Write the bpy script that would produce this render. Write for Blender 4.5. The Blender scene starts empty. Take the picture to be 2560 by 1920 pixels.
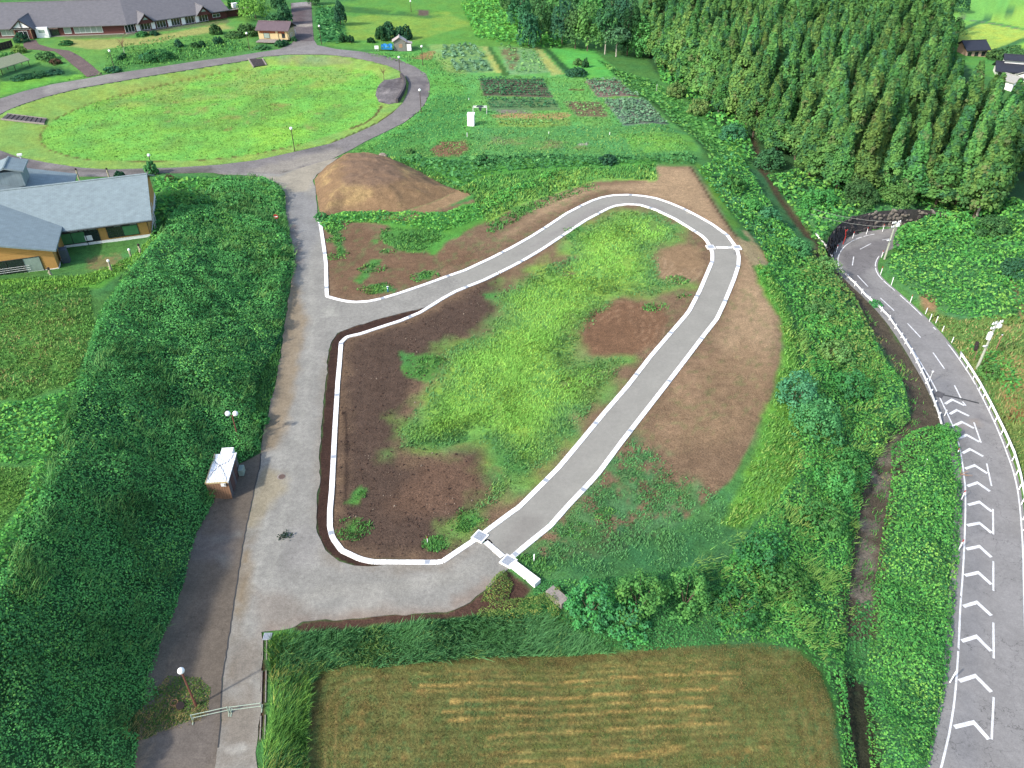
import bpy, bmesh, math, random, time
import numpy as np
from mathutils import Vector, Matrix
from mathutils.geometry import delaunay_2d_cdt
_T0 = time.time()
random.seed(7)
RNG = np.random.default_rng(7)
SC = bpy.context.scene
COL = SC.collection
rad = math.radians

# ------------------------------------------------------------------ camera, world, sun, exposure
H_CAM, F_PX, PITCH = 58.0, 1950.0, 36.6
cam_data = bpy.data.cameras.new('camera')
cam = bpy.data.objects.new('camera', cam_data)
COL.objects.link(cam)
cam.location = (0, 0, H_CAM)
cam.rotation_euler = (rad(90 - PITCH), 0, 0)
cam_data.sensor_width = 36.0
cam_data.lens = 36.0 * F_PX / 2560.0
cam_data.clip_start = 0.5
cam_data.clip_end = 4000
SC.camera = cam

SUN_EL = 36.0
SUN_AZ = np.array([-0.80, -0.60])          # the sun stands to the left and behind the camera
world = bpy.data.worlds.new('World')
SC.world = world
world.use_nodes = True
wn = world.node_tree.nodes
sky = wn.new('ShaderNodeTexSky')
sky.sky_type = 'NISHITA'
sky.sun_disc = False
sky.sun_elevation = rad(SUN_EL)
sky.sun_rotation = math.atan2(SUN_AZ[0], SUN_AZ[1])
sky.air_density = 1.0
sky.dust_density = 2.0
wn['Background'].inputs['Strength'].default_value = 0.15
world.node_tree.links.new(sky.outputs[0], wn['Background'].inputs[0])
sun_data = bpy.data.lights.new('sun', 'SUN')
sun_data.energy = 2.3
sun_data.angle = rad(2.5)
sun_data.color = (1.0, 0.94, 0.86)
sun = bpy.data.objects.new('sun', sun_data)
COL.objects.link(sun)
ce, se = math.cos(rad(SUN_EL)), math.sin(rad(SUN_EL))
sun.rotation_euler = Vector((SUN_AZ[0] * ce, SUN_AZ[1] * ce, se)).to_track_quat('Z', 'Y').to_euler()
sun.location = (-80, -60, 90)
SC.view_settings.view_transform = 'Standard'
SC.view_settings.look = 'None'
SC.view_settings.gamma = 1.0
SC.view_settings.use_curve_mapping = False
SC.view_settings.exposure = 1.25
SC.render.engine = 'CYCLES'
SC.cycles.max_bounces = 5
SC.cycles.diffuse_bounces = 3
SC.cycles.transmission_bounces = 3
SC.cycles.transparent_max_bounces = 4

# ------------------------------------------------------------------ survey: bearings of the photograph -> places on the terrain
TH = rad(PITCH)
FWD = np.array([0, math.cos(TH), -math.sin(TH)])
UP = np.array([0, math.sin(TH), math.cos(TH)])


def ray(p):
    p = np.atleast_2d(np.asarray(p, float))
    d = np.outer((960 - p[:, 1]) / F_PX, UP) + FWD
    d[:, 0] += (p[:, 0] - 1280) / F_PX
    return d


def P(px, py, z=0.0):
    d = ray([(px, py)])[0]
    t = (z - H_CAM) / d[2]
    return np.array([d[0] * t, d[1] * t, z])


def PL(pts, z):
    return np.array([P(a[0], a[1], z) for a in pts])


# value noise
def _hash(ix, iy, seed):
    h = (ix.astype(np.int64) * 374761393 + iy.astype(np.int64) * 668265263 + seed * 974634541) & 0xffffffff
    h = ((h ^ (h >> 13)) * 1274126177) & 0xffffffff
    h = h ^ (h >> 16)
    return (h & 0xffff) / 65535.0


def vnoise(x, y, seed=0):
    x0 = np.floor(x); y0 = np.floor(y)
    fx = x - x0; fy = y - y0
    fx = fx * fx * (3 - 2 * fx); fy = fy * fy * (3 - 2 * fy)
    a = _hash(x0, y0, seed); b = _hash(x0 + 1, y0, seed)
    c = _hash(x0, y0 + 1, seed); d = _hash(x0 + 1, y0 + 1, seed)
    return (a * (1 - fx) + b * fx) * (1 - fy) + (c * (1 - fx) + d * fx) * fy


def fbm(x, y, scale, seed=0, oct=3):
    s = 0.0; a = 1.0; n = 0.0; k = 1.0 / scale
    for i in range(oct):
        s = s + a * (vnoise(x * k + 17.3 * i, y * k - 9.1 * i, seed + i) - 0.5)
        n += a; a *= 0.55; k *= 2.03
    return 2 * s / n            # about -1..1


# ------------------------------------------------------------------ terrain heights (triangulated survey points)
ROADL = [(2330, 560), (2280, 572), (2235, 579), (2180, 586), (2137, 598), (2111, 615), (2096.5, 636), (2093.6, 656.5), (2105, 679.6), (2140, 714),
         (2180, 749), (2209, 778), (2247, 824), (2281.7, 876), (2305, 914), (2333, 960), (2360, 1018), (2383, 1067),
         (2400, 1122), (2412, 1206), (2413, 1249), (2412, 1321.7), (2406, 1440), (2400, 1512), (2394.5, 1642.5),
         (2383, 1787), (2354, 1914.5), (2340, 1960)]
ROADR = [(2330, 600), (2290, 603), (2250, 612), (2215, 627), (2198, 639), (2187, 659), (2189, 679.6), (2203.6, 700), (2238, 729), (2279, 766), (2325, 810),
         (2371, 862), (2412, 920), (2437, 960), (2470, 1023.7), (2498.7, 1087), (2516, 1133.6), (2533.4, 1180),
         (2548, 1249), (2556.6, 1365), (2558, 1440), (2560, 1512), (2564, 1642), (2572, 1787), (2580, 1914), (2584, 1960)]


def zr(py):
    return float(np.interp(py, [560, 700, 824, 960, 1122, 1250, 1440, 1640, 1915],
                           [-8, -7.3, -6.6, -5.7, -5.1, -4.7, -4.2, -3.7, -3.1]))


LEFT_FOOT = [(712, 480), (714, 538), (721, 581), (730, 625), (735, 668), (728, 711), (721, 755), (712, 813), (701, 894), (689, 960), (657, 1090), (651.6, 1125)]
OLD_LEFT = [(600, 1165), (541, 1252), (521, 1287), (498, 1330), (480, 1388), (472, 1440), (466, 1457), (440, 1541), (405, 1628), (393, 1666), (362, 1822), (345, 1925), (340, 1980)]
CREST = [(430, 545, 5), (390, 610, 6.5), (315, 690, 7.6), (250, 790, 8.4), (205, 920, 9), (165, 1080, 9.4), (120, 1200, 9.7), (60, 1330, 10), (0, 1450, 10), (-150, 1650, 10), (-330, 1925, 10)]
TRACK = [(1868, 300, -4), (1885, 345, -4), (1910, 430, -4.5), (1960, 510, -5.5), (2020, 590, -6.5), (2100, 700, -6.9), (2165, 772, -6.7), (2230, 870, -6.3), (2285, 950, -5.9), (2322, 1050, -5.4), (2262, 1110, -5), (2203, 1185, -4.8), (2172, 1330, -4.4), (2162, 1430, -4.2), (2140, 1600, -3.8), (2128, 1720, -3.6), (2150, 1850, -3.3), (2155, 1940, -3.2)]
PLATEAU = [(1727, 418, 0), (1790, 520, 0), (1840, 590, 0), (1890, 680, 0), (1950, 790, 0), (1958, 880, 0), (1935, 980, 0), (1890, 1090, 0), (1850, 1200, 0), (1800, 1300, -.2)]
WALL_FOOT = [(2078, 668), (2084, 630), (2108, 602), (2150, 585), (2200, 573), (2250, 566), (2330, 562), (2420, 572)]
WALL_TOP = [(2062, 612), (2078, 576), (2112, 549), (2165, 533), (2225, 526), (2290, 524), (2350, 529), (2420, 550)]
lines = [
    [(a, b, 0) for a, b in LEFT_FOOT + OLD_LEFT], CREST, TRACK, PLATEAU,
    [(a, b, zr(b)) for a, b in ROADL], [(a, b, zr(b)) for a, b in ROADR],
    [(0, 246, 2), (130, 211, 2), (266, 187, 2), (492, 153, 2), (640, 133, 2), (727, 111, 2)],
    [(793, 113, 2), (900, 129, 1.5), (1001, 150, 1), (1065, 185, .8), (1074, 220, .5), (1045, 280, .3), (958, 333, .2), (880, 373, .1)],
    [(0, 286, 1.8), (58, 260, 2), (202, 220, 2), (405, 185, 2), (619, 150, 2), (813, 136, 2), (929, 153, 1.5), (1013, 191, .8), (1022, 231, .6), (981, 284, .4), (886, 336, .2), (828, 359, .2), (640, 401, .5), (434, 420, 1), (275, 424, 1.1), (116, 406, 1.2), (0, 376, 1.2)],
    [(0, 420, 1.2), (100, 440, 1.2), (200, 446, 1.2), (300, 447, 1.2), (385, 440, 1.2), (430, 436, 1), (560, 440, .8), (640, 437, .4), (690, 455, .2)],
]
loose = [
    (0, 720, 9), (150, 800, 9), (-200, 900, 9.5), (0, 1000, 9.6), (-200, 1300, 10), (-500, 800, 9), (-500, 1500, 10), (-700, 1925, 10),
    (380, 592, 5), (148, 674, 5.3), (0, 695, 5.6), (330, 640, 5.5), (-150, 700, 6), (200, 520, 4.6), (60, 560, 5),
    (420, 470, 3.5), (500, 480, 3), (600, 490, 1.8), (520, 560, 4), (620, 600, 2.4), (460, 690, 5.2), (440, 900, 5.0), (350, 1200, 5.2), (240, 1500, 5.2),
    (137, 298, .6), (260, 249, .6), (434, 207, .6), (608, 174, .6), (800, 165, .6), (930, 190, .5), (100, 345, .6), (231, 395, .7), (492, 395, .7), (640, 380, .5), (877, 318, .2), (500, 290, .5),
    (0, 150, 3), (100, 110, 3), (250, 90, 3), (310, 84, 3), (570, 46, 3.2), (400, 110, 3), (600, 95, 2.6), (-100, 90, 3), (0, 0, 3), (300, -20, 3.6), (600, 0, 3.6), (-100, 200, 2.6),
    (725, 60, 2.6), (790, 60, 2.6), (735, 10, 3), (775, 10, 3), (850, 30, 2.0), (1000, 60, .4), (1200, 60, -.6), (1250, 20, -.6), (1300, 100, -1.4), (1150, 120, 0), (960, 115, .6),
    (300, -100, 5), (800, -60, 3), (1300, -60, 0), (1600, -60, -2),
    (1080, 150, 0), (1200, 200, 0), (1200, 300, 0), (1350, 180, -.4), (1480, 200, -.8), (1600, 290, -.8), (1700, 365, -.5), (1300, 400, 0), (1500, 400, -.2), (1000, 470, 0), (1000, 600, 0), (820, 620, 0),
    (1500, 150, -1.6), (1560, 190, -2.4), (1640, 250, -2.8), (1720, 310, -3), (1790, 370, -3),
    (1530, 180, -1), (1630, 265, -1), (1730, 355, -1),
    (1000, 900, 0), (1300, 800, 0), (1600, 700, 0), (1300, 1100, 0), (1000, 1300, 0), (1600, 1150, 0), (1800, 900, 0), (1200, 1380, 0), (700, 1300, 0), (750, 1000, 0), (650, 1500, 0), (600, 1700, 0), (560, 1940, 0), (900, 1480, 0),
    (780, 1665, -1.1), (770, 1960, -1.1), (1400, 1645, -1.4), (2000, 1640, -1.8), (2080, 1760, -2), (2100, 1960, -2), (1400, 1900, -1.4),
    (735, 1575, 0), (1060, 1548, 0), (1190, 1510, 0), (1290, 1430, 0), (700, 1700, .1), (700, 1940, .1), (655, 1620, 0), (648, 1940, 0),
    (1420, 1530, -.6), (1600, 1500, -.5), (1800, 1430, -.8), (1950, 1450, -2.0), (1950, 1250, -1.2), (2000, 1100, -1.6), (2040, 950, -2.2), (2040, 800, -3.0), (1990, 700, -3.0), (1920, 600, -2.6), (1850, 480, -2.2),
    (2080, 1480, -3.0), (2090, 1650, -2.9),
    (2310, 1200, -3.9), (2285, 1400, -3.3), (2265, 1600, -2.9), (2250, 1850, -2.6),
    (2330, 640, -5.4), (2420, 660, -4.4), (2500, 720, -4.5), (2580, 640, -4.2), (2450, 600, -5.6), (2250, 670, -6.6), (2320, 740, -6.2), (2420, 800, -5.6),
    (2480, 880, -5.4), (2580, 860, -5), (2580, 1000, -4.7), (2620, 1150, -4.4), (2490, 950, -5.3), (2640, 1500, -3.8), (2660, 1900, -3),
    (2000, 450, -5), (2560, 520, -5), (2000, 380, -5), (2200, 420, -4.4), (2400, 420, -5), (2560, 420, -6), (1800, 250, -4), (1700, 190, -3.5),
    (2000, 250, -5), (2300, 250, -6), (1600, 110, -3), (1900, 100, -6), (2300, 100, -8), (2560, 250, -9), (2480, 130, -10), (2560, 60, -10), (2400, 20, -10), (2600, -60, -10), (2000, -60, -8), (2800, 200, -10), (2800, 600, -6), (2900, 1200, -4),
]
tp, te = [], []
for ln in lines:
    base = len(tp)
    for a in ln:
        tp.append(P(*a))
    te += [(base + i, base + i + 1) for i in range(len(ln) - 1)]
for wl, wz in ((WALL_FOOT, -8.0), (WALL_TOP, -4.4)):
    base = len(tp)
    for i, a in enumerate(wl):
        q = P(a[0], a[1], wz)
        if wz > -5:
            q = q + np.array([0, 0.9, 0])
        tp.append(q)
    te += [(base + i, base + i + 1) for i in range(len(wl) - 1)]
for a in loose:
    tp.append(P(*a))
for q in ((-420, -20, 10), (420, -20, -3), (-420, 700, 5), (420, 700, -10), (0, -20, 0), (-25, 8, 0), (25, 8, -2), (-420, 250, 4), (420, 250, -8), (60, 8, -3), (-70, 8, 10)):
    tp.append(np.array(q, float))
tp = np.array(tp)
cv, ced, cf, ov, _, _ = delaunay_2d_cdt([Vector((a[0], a[1])) for a in tp], te, [], 0, 1e-4)
cvz = []
for i, o in enumerate(ov):
    if o:
        cvz.append(tp[o[0], 2])
    else:
        dd = np.hypot(tp[:, 0] - cv[i].x, tp[:, 1] - cv[i].y)
        k = np.argsort(dd)[:2]
        cvz.append(tp[k, 2].mean())
GX0, GY0, GS, GNX, GNY = -400.0, -10.0, 0.8, 1001, 876
GZ = np.zeros((GNY, GNX))
for f in cf:
    A = np.array([[cv[i].x, cv[i].y, cvz[i]] for i in f])
    i0 = max(0, int((A[:, 0].min() - GX0) / GS)); i1 = min(GNX - 1, int((A[:, 0].max() - GX0) / GS) + 1)
    j0 = max(0, int((A[:, 1].min() - GY0) / GS)); j1 = min(GNY - 1, int((A[:, 1].max() - GY0) / GS) + 1)
    if i1 < i0 or j1 < j0:
        continue
    X, Y = np.meshgrid(GX0 + GS * np.arange(i0, i1 + 1), GY0 + GS * np.arange(j0, j1 + 1))
    (x0, y0, z0), (x1, y1, z1), (x2, y2, z2) = A
    den = (y1 - y2) * (x0 - x2) + (x2 - x1) * (y0 - y2)
    if abs(den) < 1e-9:
        continue
    l0 = ((y1 - y2) * (X - x2) + (x2 - x1) * (Y - y2)) / den
    l1 = ((y2 - y0) * (X - x2) + (x0 - x2) * (Y - y2)) / den
    l2 = 1 - l0 - l1
    m = (l0 > -1e-6) & (l1 > -1e-6) & (l2 > -1e-6)
    sub = GZ[j0:j1 + 1, i0:i1 + 1]
    sub[m] = (l0 * z0 + l1 * z1 + l2 * z2)[m]
for _ in range(2):                                                  # soften the facets
    g = np.pad(GZ, 1, mode='edge')
    GZ = (g[:-2, 1:-1] + g[2:, 1:-1] + g[1:-1, :-2] + g[1:-1, 2:] + 2 * g[1:-1, 1:-1]) / 6


def TZ(x, y):
    x = np.asarray(x, float); y = np.asarray(y, float)
    u = np.clip((x - GX0) / GS, 0, GNX - 1.001); v = np.clip((y - GY0) / GS, 0, GNY - 1.001)
    i = u.astype(int); j = v.astype(int); fu = u - i; fv = v - j
    return (GZ[j, i] * (1 - fu) + GZ[j, i + 1] * fu) * (1 - fv) + (GZ[j + 1, i] * (1 - fu) + GZ[j + 1, i + 1] * fu) * fv


def G(pts):
    """Where the sight lines first meet the terrain."""
    d = ray(pts)
    t = np.full(len(d), 30.0)
    hit = np.zeros(len(d), bool)
    lo = t.copy()
    for k in range(900):
        s = np.where(hit, 0, np.maximum(0.35, t * 0.004))
        lo = np.where(hit, lo, t)
        t = t + s
        z = H_CAM + d[:, 2] * t
        hit = hit | (z <= TZ(d[:, 0] * t, d[:, 1] * t))
        if hit.all():
            break
    hi = t
    for k in range(18):
        mid = (lo + hi) / 2
        below = H_CAM + d[:, 2] * mid <= TZ(d[:, 0] * mid, d[:, 1] * mid)
        hi = np.where(below, mid, hi); lo = np.where(below, lo, mid)
    q = d * hi[:, None]
    q[:, 2] = TZ(q[:, 0], q[:, 1])
    return q


def G1(px, py):
    return G([(px, py)])[0]


def height_to(base, py_top):
    """Height of an upright thing at base whose top shows at image row py_top."""
    lo, hi = 0.0, 40.0
    for _ in range(40):
        m = (lo + hi) / 2
        r = base + np.array([0, 0, m]) - np.array([0, 0, H_CAM])
        y = 960 - F_PX * (r @ UP) / (r @ FWD)
        if y > py_top: lo = m
        else: hi = m
    return lo


# ------------------------------------------------------------------ helpers: tags, meshes, materials
def tag(o, label=None, cat=None, group=None, kind=None):
    if label: o['label'] = label
    if cat: o['category'] = cat
    if group: o['group'] = group
    if kind: o['kind'] = kind
    return o


def empty(name, loc, rz=0.0, label=None, cat=None, group=None):
    o = bpy.data.objects.new(name, None)
    o.empty_display_size = 0.3
    COL.objects.link(o)
    o.location = tuple(float(a) for a in loc)
    o.rotation_euler = (0, 0, rz)
    return tag(o, label, cat, group)


def np_mesh(name, V, F, mats, parent=None, cols=None, smooth=False, midx=None):
    """V (n,3); F (m,3) or (m,4) int array; cols (n,3)."""
    V = np.asarray(V, np.float32); F = np.asarray(F, np.int32)
    me = bpy.data.meshes.new(name)
    k = F.shape[1]
    me.vertices.add(len(V)); me.vertices.foreach_set('co', V.ravel())
    me.loops.add(F.size); me.loops.foreach_set('vertex_index', F.ravel())
    me.polygons.add(len(F))
    me.polygons.foreach_set('loop_start', np.arange(0, F.size, k, dtype=np.int32))
    me.polygons.foreach_set('loop_total', np.full(len(F), k, np.int32))
    if smooth:
        me.polygons.foreach_set('use_smooth', np.ones(len(F), bool))
    if midx is not None:
        me.polygons.foreach_set('material_index', np.asarray(midx, np.int32))
    me.update(calc_edges=True)
    me.validate()
    if cols is not None:
        at = me.color_attributes.new('Col', 'FLOAT_COLOR', 'POINT')
        c = np.ones((len(V), 4), np.float32); c[:, :3] = cols
        at.data.foreach_set('color', c.ravel())
    for m in (mats if isinstance(mats, (list, tuple)) else [mats]):
        me.materials.append(m)
    o = bpy.data.objects.new(name, me)
    COL.objects.link(o)
    if parent is not None:
        o.parent = parent
    return o


class MB:
    """Collects boxes, bars, prisms, balls; build() links them as one mesh object."""
    def __init__(s):
        s.v = []; s.f = []; s.m = []
    def add(s, vs, fs, m=0):
        b = len(s.v)
        s.v += [tuple(float(c) for c in q) for q in vs]
        s.f += [tuple(b + i for i in f) for f in fs]
        s.m += [m] * len(fs)
        return s
    def box(s, c, size, rz=0.0, m=0):
        x, y, z = size[0] / 2, size[1] / 2, size[2] / 2
        co, si = math.cos(rz), math.sin(rz)
        vs = []
        for dz in (-z, z):
            for dx, dy in ((-x, -y), (x, -y), (x, y), (-x, y)):
                vs.append((c[0] + dx * co - dy * si, c[1] + dx * si + dy * co, c[2] + dz))
        return s.add(vs, [(3, 2, 1, 0), (4, 5, 6, 7), (0, 1, 5, 4), (1, 2, 6, 5), (2, 3, 7, 6), (3, 0, 4, 7)], m)
    def bar(s, p0, p1, r0, r1=None, n=8, m=0):
        r1 = r0 if r1 is None else r1
        p0 = Vector(p0); p1 = Vector(p1); d = (p1 - p0).normalized()
        a = d.orthogonal().normalized(); b = d.cross(a)
        vs = []
        for p, r in ((p0, r0), (p1, r1)):
            for i in range(n):
                t = 2 * math.pi * i / n
                vs.append(p + a * (r * math.cos(t)) + b * (r * math.sin(t)))
        fs = [(i, (i + 1) % n, n + (i + 1) % n, n + i) for i in range(n)]
        fs += [tuple(range(n - 1, -1, -1)), tuple(range(n, 2 * n))]
        return s.add(vs, fs, m)
    def plank(s, p0, p1, w, h, m=0):
        """A board from p0 to p1, w across (level), h deep."""
        p0 = Vector(p0); p1 = Vector(p1); d = (p1 - p0)
        a = Vector((-d.y, d.x, 0)).normalized() * (w / 2); b = Vector((0, 0, h / 2))
        vs = [p + q for p in (p0, p1) for q in (-a - b, a - b, a + b, -a + b)]
        return s.add(vs, [(0, 1, 2, 3), (7, 6, 5, 4), (0, 4, 5, 1), (1, 5, 6, 2), (2, 6, 7, 3), (3, 7, 4, 0)], m)
    def ball(s, c, r, nu=12, nv=8, m=0, sz=1.0):
        vs = [(c[0], c[1], c[2] + r * sz)]
        for j in range(1, nv):
            t = math.pi * j / nv
            for i in range(nu):
                u = 2 * math.pi * i / nu
                vs.append((c[0] + r * math.sin(t) * math.cos(u), c[1] + r * math.sin(t) * math.sin(u), c[2] + r * sz * math.cos(t)))
        vs.append((c[0], c[1], c[2] - r * sz))
        fs = [(0, 1 + i, 1 + (i + 1) % nu) for i in range(nu)]
        for j in range(nv - 2):
            for i in range(nu):
                a = 1 + j * nu + i; b = 1 + j * nu + (i + 1) % nu
                fs.append((a, a + nu, b + nu, b))
        k = 1 + (nv - 2) * nu
        fs += [(k + i, len(vs) - 1, k + (i + 1) % nu) for i in range(nu)]
        return s.add(vs, fs, m)
    def prism(s, poly, thick, m=0):
        """poly: list of 3-D points in order; thick: vector."""
        t = Vector(thick); n = len(poly)
        vs = [Vector(p) for p in poly] + [Vector(p) + t for p in poly]
        fs = [tuple(range(n - 1, -1, -1)), tuple(range(n, 2 * n))]
        fs += [(i, (i + 1) % n, n + (i + 1) % n, n + i) for i in range(n)]
        return s.add(vs, fs, m)
    def mesh(s, name, mats, smooth=False):
        me = bpy.data.meshes.new(name)
        me.from_pydata(s.v, [], s.f)
        bm = bmesh.new(); bm.from_mesh(me)
        bmesh.ops.recalc_face_normals(bm, faces=bm.faces)
        bm.to_mesh(me); bm.free()
        for q in (mats if isinstance(mats, (list, tuple)) else [mats]):
            me.materials.append(q)
        for p, i in zip(me.polygons, s.m):
            p.material_index = i
            p.use_smooth = smooth
        return me
    def build(s, name, mats, parent=None, smooth=False, loc=None, rz=None):
        return link(name, s.mesh(name, mats, smooth), parent, loc, rz)


def link(name, me, parent=None, loc=None, rz=None):
    o = bpy.data.objects.new(name, me)
    COL.objects.link(o)
    if parent is not None: o.parent = parent
    if loc is not None: o.location = tuple(float(a) for a in loc)
    if rz is not None: o.rotation_euler = (0, 0, rz)
    return o


def copy_tree(o, loc=None, rz=None, label=None, parent=None):
    c = o.copy(); COL.objects.link(c)
    if parent is not None: c.parent = parent
    if loc is not None: c.location = tuple(float(a) for a in loc)
    if rz is not None: c.rotation_euler = (0, 0, rz)
    if label: c['label'] = label
    for ch in list(o.children):
        copy_tree(ch, parent=c)
    return c


def s2l(c):
    c = np.asarray(c, float) / 255.0
    return np.where(c <= 0.04045, c / 12.92, ((c + 0.055) / 1.055) ** 2.4)


KALB = np.array([0.55, 0.55, 0.50])                 # base colour of a level sunlit surface that photographs as this sRGB value


def A(r, g, b, k=1.0):
    return np.minimum(s2l((r, g, b)) * KALB * k, 0.85)


MATS = {}


def mat(name, color, rough=0.8, var=0.15, scale=4.0, metal=0.0, spec=0.3, bump=0.0, attr=False, var2=0.0, scale2=0.5):
    if name in MATS:
        return MATS[name]
    m = bpy.data.materials.new(name)
    m.use_nodes = True
    nt = m.node_tree; n = nt.nodes; L = nt.links
    b = n['Principled BSDF']
    b.inputs['Roughness'].default_value = rough
    b.inputs['Metallic'].default_value = metal
    b.inputs['Specular IOR Level'].default_value = spec
    tc = n.new('ShaderNodeTexCoord')
    nz = n.new('ShaderNodeTexNoise'); nz.inputs['Scale'].default_value = scale; nz.inputs['Detail'].default_value = 5
    L.new(tc.outputs['Object'], nz.inputs['Vector'])
    mr = n.new('ShaderNodeMapRange')
    mr.inputs[1].default_value = 0.3; mr.inputs[2].default_value = 0.7
    mr.inputs[3].default_value = 1 - var; mr.inputs[4].default_value = 1 + var
    L.new(nz.outputs[0], mr.inputs[0])
    fac = mr.outputs[0]
    if var2:
        n2 = n.new('ShaderNodeTexNoise'); n2.inputs['Scale'].default_value = scale2; n2.inputs['Detail'].default_value = 3
        L.new(tc.outputs['Object'], n2.inputs['Vector'])
        m2 = n.new('ShaderNodeMapRange'); m2.inputs[1].default_value = 0.3; m2.inputs[2].default_value = 0.7
        m2.inputs[3].default_value = 1 - var2; m2.inputs[4].default_value = 1 + var2
        L.new(n2.outputs[0], m2.inputs[0])
        mu = n.new('ShaderNodeMath'); mu.operation = 'MULTIPLY'
        L.new(fac, mu.inputs[0]); L.new(m2.outputs[0], mu.inputs[1]); fac = mu.outputs[0]
    mx = n.new('ShaderNodeMix'); mx.data_type = 'RGBA'; mx.blend_type = 'MULTIPLY'
    mx.inputs[0].default_value = 1.0
    if attr:
        at = n.new('ShaderNodeAttribute'); at.attribute_name = 'Col'
        L.new(at.outputs['Color'], mx.inputs[6])
    else:
        mx.inputs[6].default_value = (*[float(c) for c in color], 1)
    L.new(fac, mx.inputs[7])
    L.new(mx.outputs[2], b.inputs['Base Color'])
    if bump:
        bp = n.new('ShaderNodeBump'); bp.inputs['Strength'].default_value = 0.8; bp.inputs['Distance'].default_value = bump
        L.new(nz.outputs[0], bp.inputs['Height']); L.new(bp.outputs[0], b.inputs['Normal'])
    MATS[name] = m
    return m


def leaf_mat(name, hue_var=0.0, transl=0.3, soft=0.0):
    """Foliage: colour from the leaf's own attribute, a little per-plant variation, light through the leaf."""
    m = bpy.data.materials.new(name); m.use_nodes = True
    nt = m.node_tree; n = nt.nodes; L = nt.links
    n.remove(n['Principled BSDF'])
    at = n.new('ShaderNodeAttribute'); at.attribute_name = 'Col'
    col = at.outputs['Color']
    if hue_var:
        oi = n.new('ShaderNodeObjectInfo')
        hs = n.new('ShaderNodeHueSaturation')
        r1 = n.new('ShaderNodeMapRange'); r1.inputs[3].default_value = 0.5 - 0.028 * hue_var; r1.inputs[4].default_value = 0.5 + 0.028 * hue_var
        r2 = n.new('ShaderNodeMapRange'); r2.inputs[3].default_value = 1 - 0.25 * hue_var; r2.inputs[4].default_value = 1 + 0.25 * hue_var
        w = n.new('ShaderNodeMath'); w.operation = 'FRACT'
        w0 = n.new('ShaderNodeMath'); w0.operation = 'MULTIPLY'; w0.inputs[1].default_value = 7.31
        L.new(oi.outputs['Random'], r1.inputs[0]); L.new(oi.outputs['Random'], w0.inputs[0]); L.new(w0.outputs[0], w.inputs[0]); L.new(w.outputs[0], r2.inputs[0])
        L.new(r1.outputs[0], hs.inputs['Hue']); L.new(r2.outputs[0], hs.inputs['Value']); L.new(col, hs.inputs['Color'])
        col = hs.outputs[0]
    d = n.new('ShaderNodeBsdfDiffuse'); t = n.new('ShaderNodeBsdfTranslucent')
    if soft:                                                         # massed leaves and blades take the light of the sward as a whole
        ge = n.new('ShaderNodeNewGeometry'); vm = n.new('ShaderNodeVectorMath'); vm.operation = 'MULTIPLY_ADD'
        vm.inputs[1].default_value = (1 - soft,) * 3; vm.inputs[2].default_value = (0, 0, soft)
        L.new(ge.outputs['Normal'], vm.inputs[0])
        vn = n.new('ShaderNodeVectorMath'); vn.operation = 'NORMALIZE'; L.new(vm.outputs[0], vn.inputs[0])
        L.new(vn.outputs[0], d.inputs['Normal'])
    mx = n.new('ShaderNodeMixShader'); mx.inputs[0].default_value = transl
    L.new(col, d.inputs[0]); L.new(col, t.inputs[0])
    L.new(d.outputs[0], mx.inputs[1]); L.new(t.outputs[0], mx.inputs[2])
    L.new(mx.outputs[0], n['Material Output'].inputs[0])
    MATS[name] = m
    return m


# ------------------------------------------------------------------ plan geometry
def inside(x, y, poly):
    c = np.zeros(len(x), bool)
    n = len(poly)
    for i in range(n):
        x0, y0 = poly[i][:2]; x1, y1 = poly[(i + 1) % n][:2]
        if y0 == y1: continue
        k = ((y0 > y) != (y1 > y)) & (x < (x1 - x0) * (y - y0) / (y1 - y0) + x0)
        c ^= k
    return c


def dist_line(x, y, poly, closed=False):
    d = np.full(len(x), 1e9)
    n = len(poly)
    for i in range(n if closed else n - 1):
        x0, y0 = poly[i][:2]; x1, y1 = poly[(i + 1) % n][:2]
        dx, dy = x1 - x0, y1 - y0
        q = dx * dx + dy * dy + 1e-12
        t = np.clip(((x - x0) * dx + (y - y0) * dy) / q, 0, 1)
        d = np.minimum(d, (x - x0 - t * dx) ** 2 + (y - y0 - t * dy) ** 2)
    return np.sqrt(d)


def sdist(x, y, poly):
    d = dist_line(x, y, poly, True)
    return np.where(inside(x, y, poly), d, -d)


def smooth(a, lo, hi):
    t = np.clip((a - lo) / (hi - lo), 0, 1)
    return t * t * (3 - 2 * t)


LAYERS = []


def layer(pts, col, feather=0.5, amp=0.6, ns=2.0, op=1.0, patch=0.0, pscale=2.0, line=None):
    """A patch (or, with line=half width, a streak) of ground colour; ragged edge of amp metres; patch: share left bare."""
    LAYERS.append((G(pts), np.asarray(col, float), feather, amp, ns, op, patch, pscale, line, len(LAYERS)))


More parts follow.
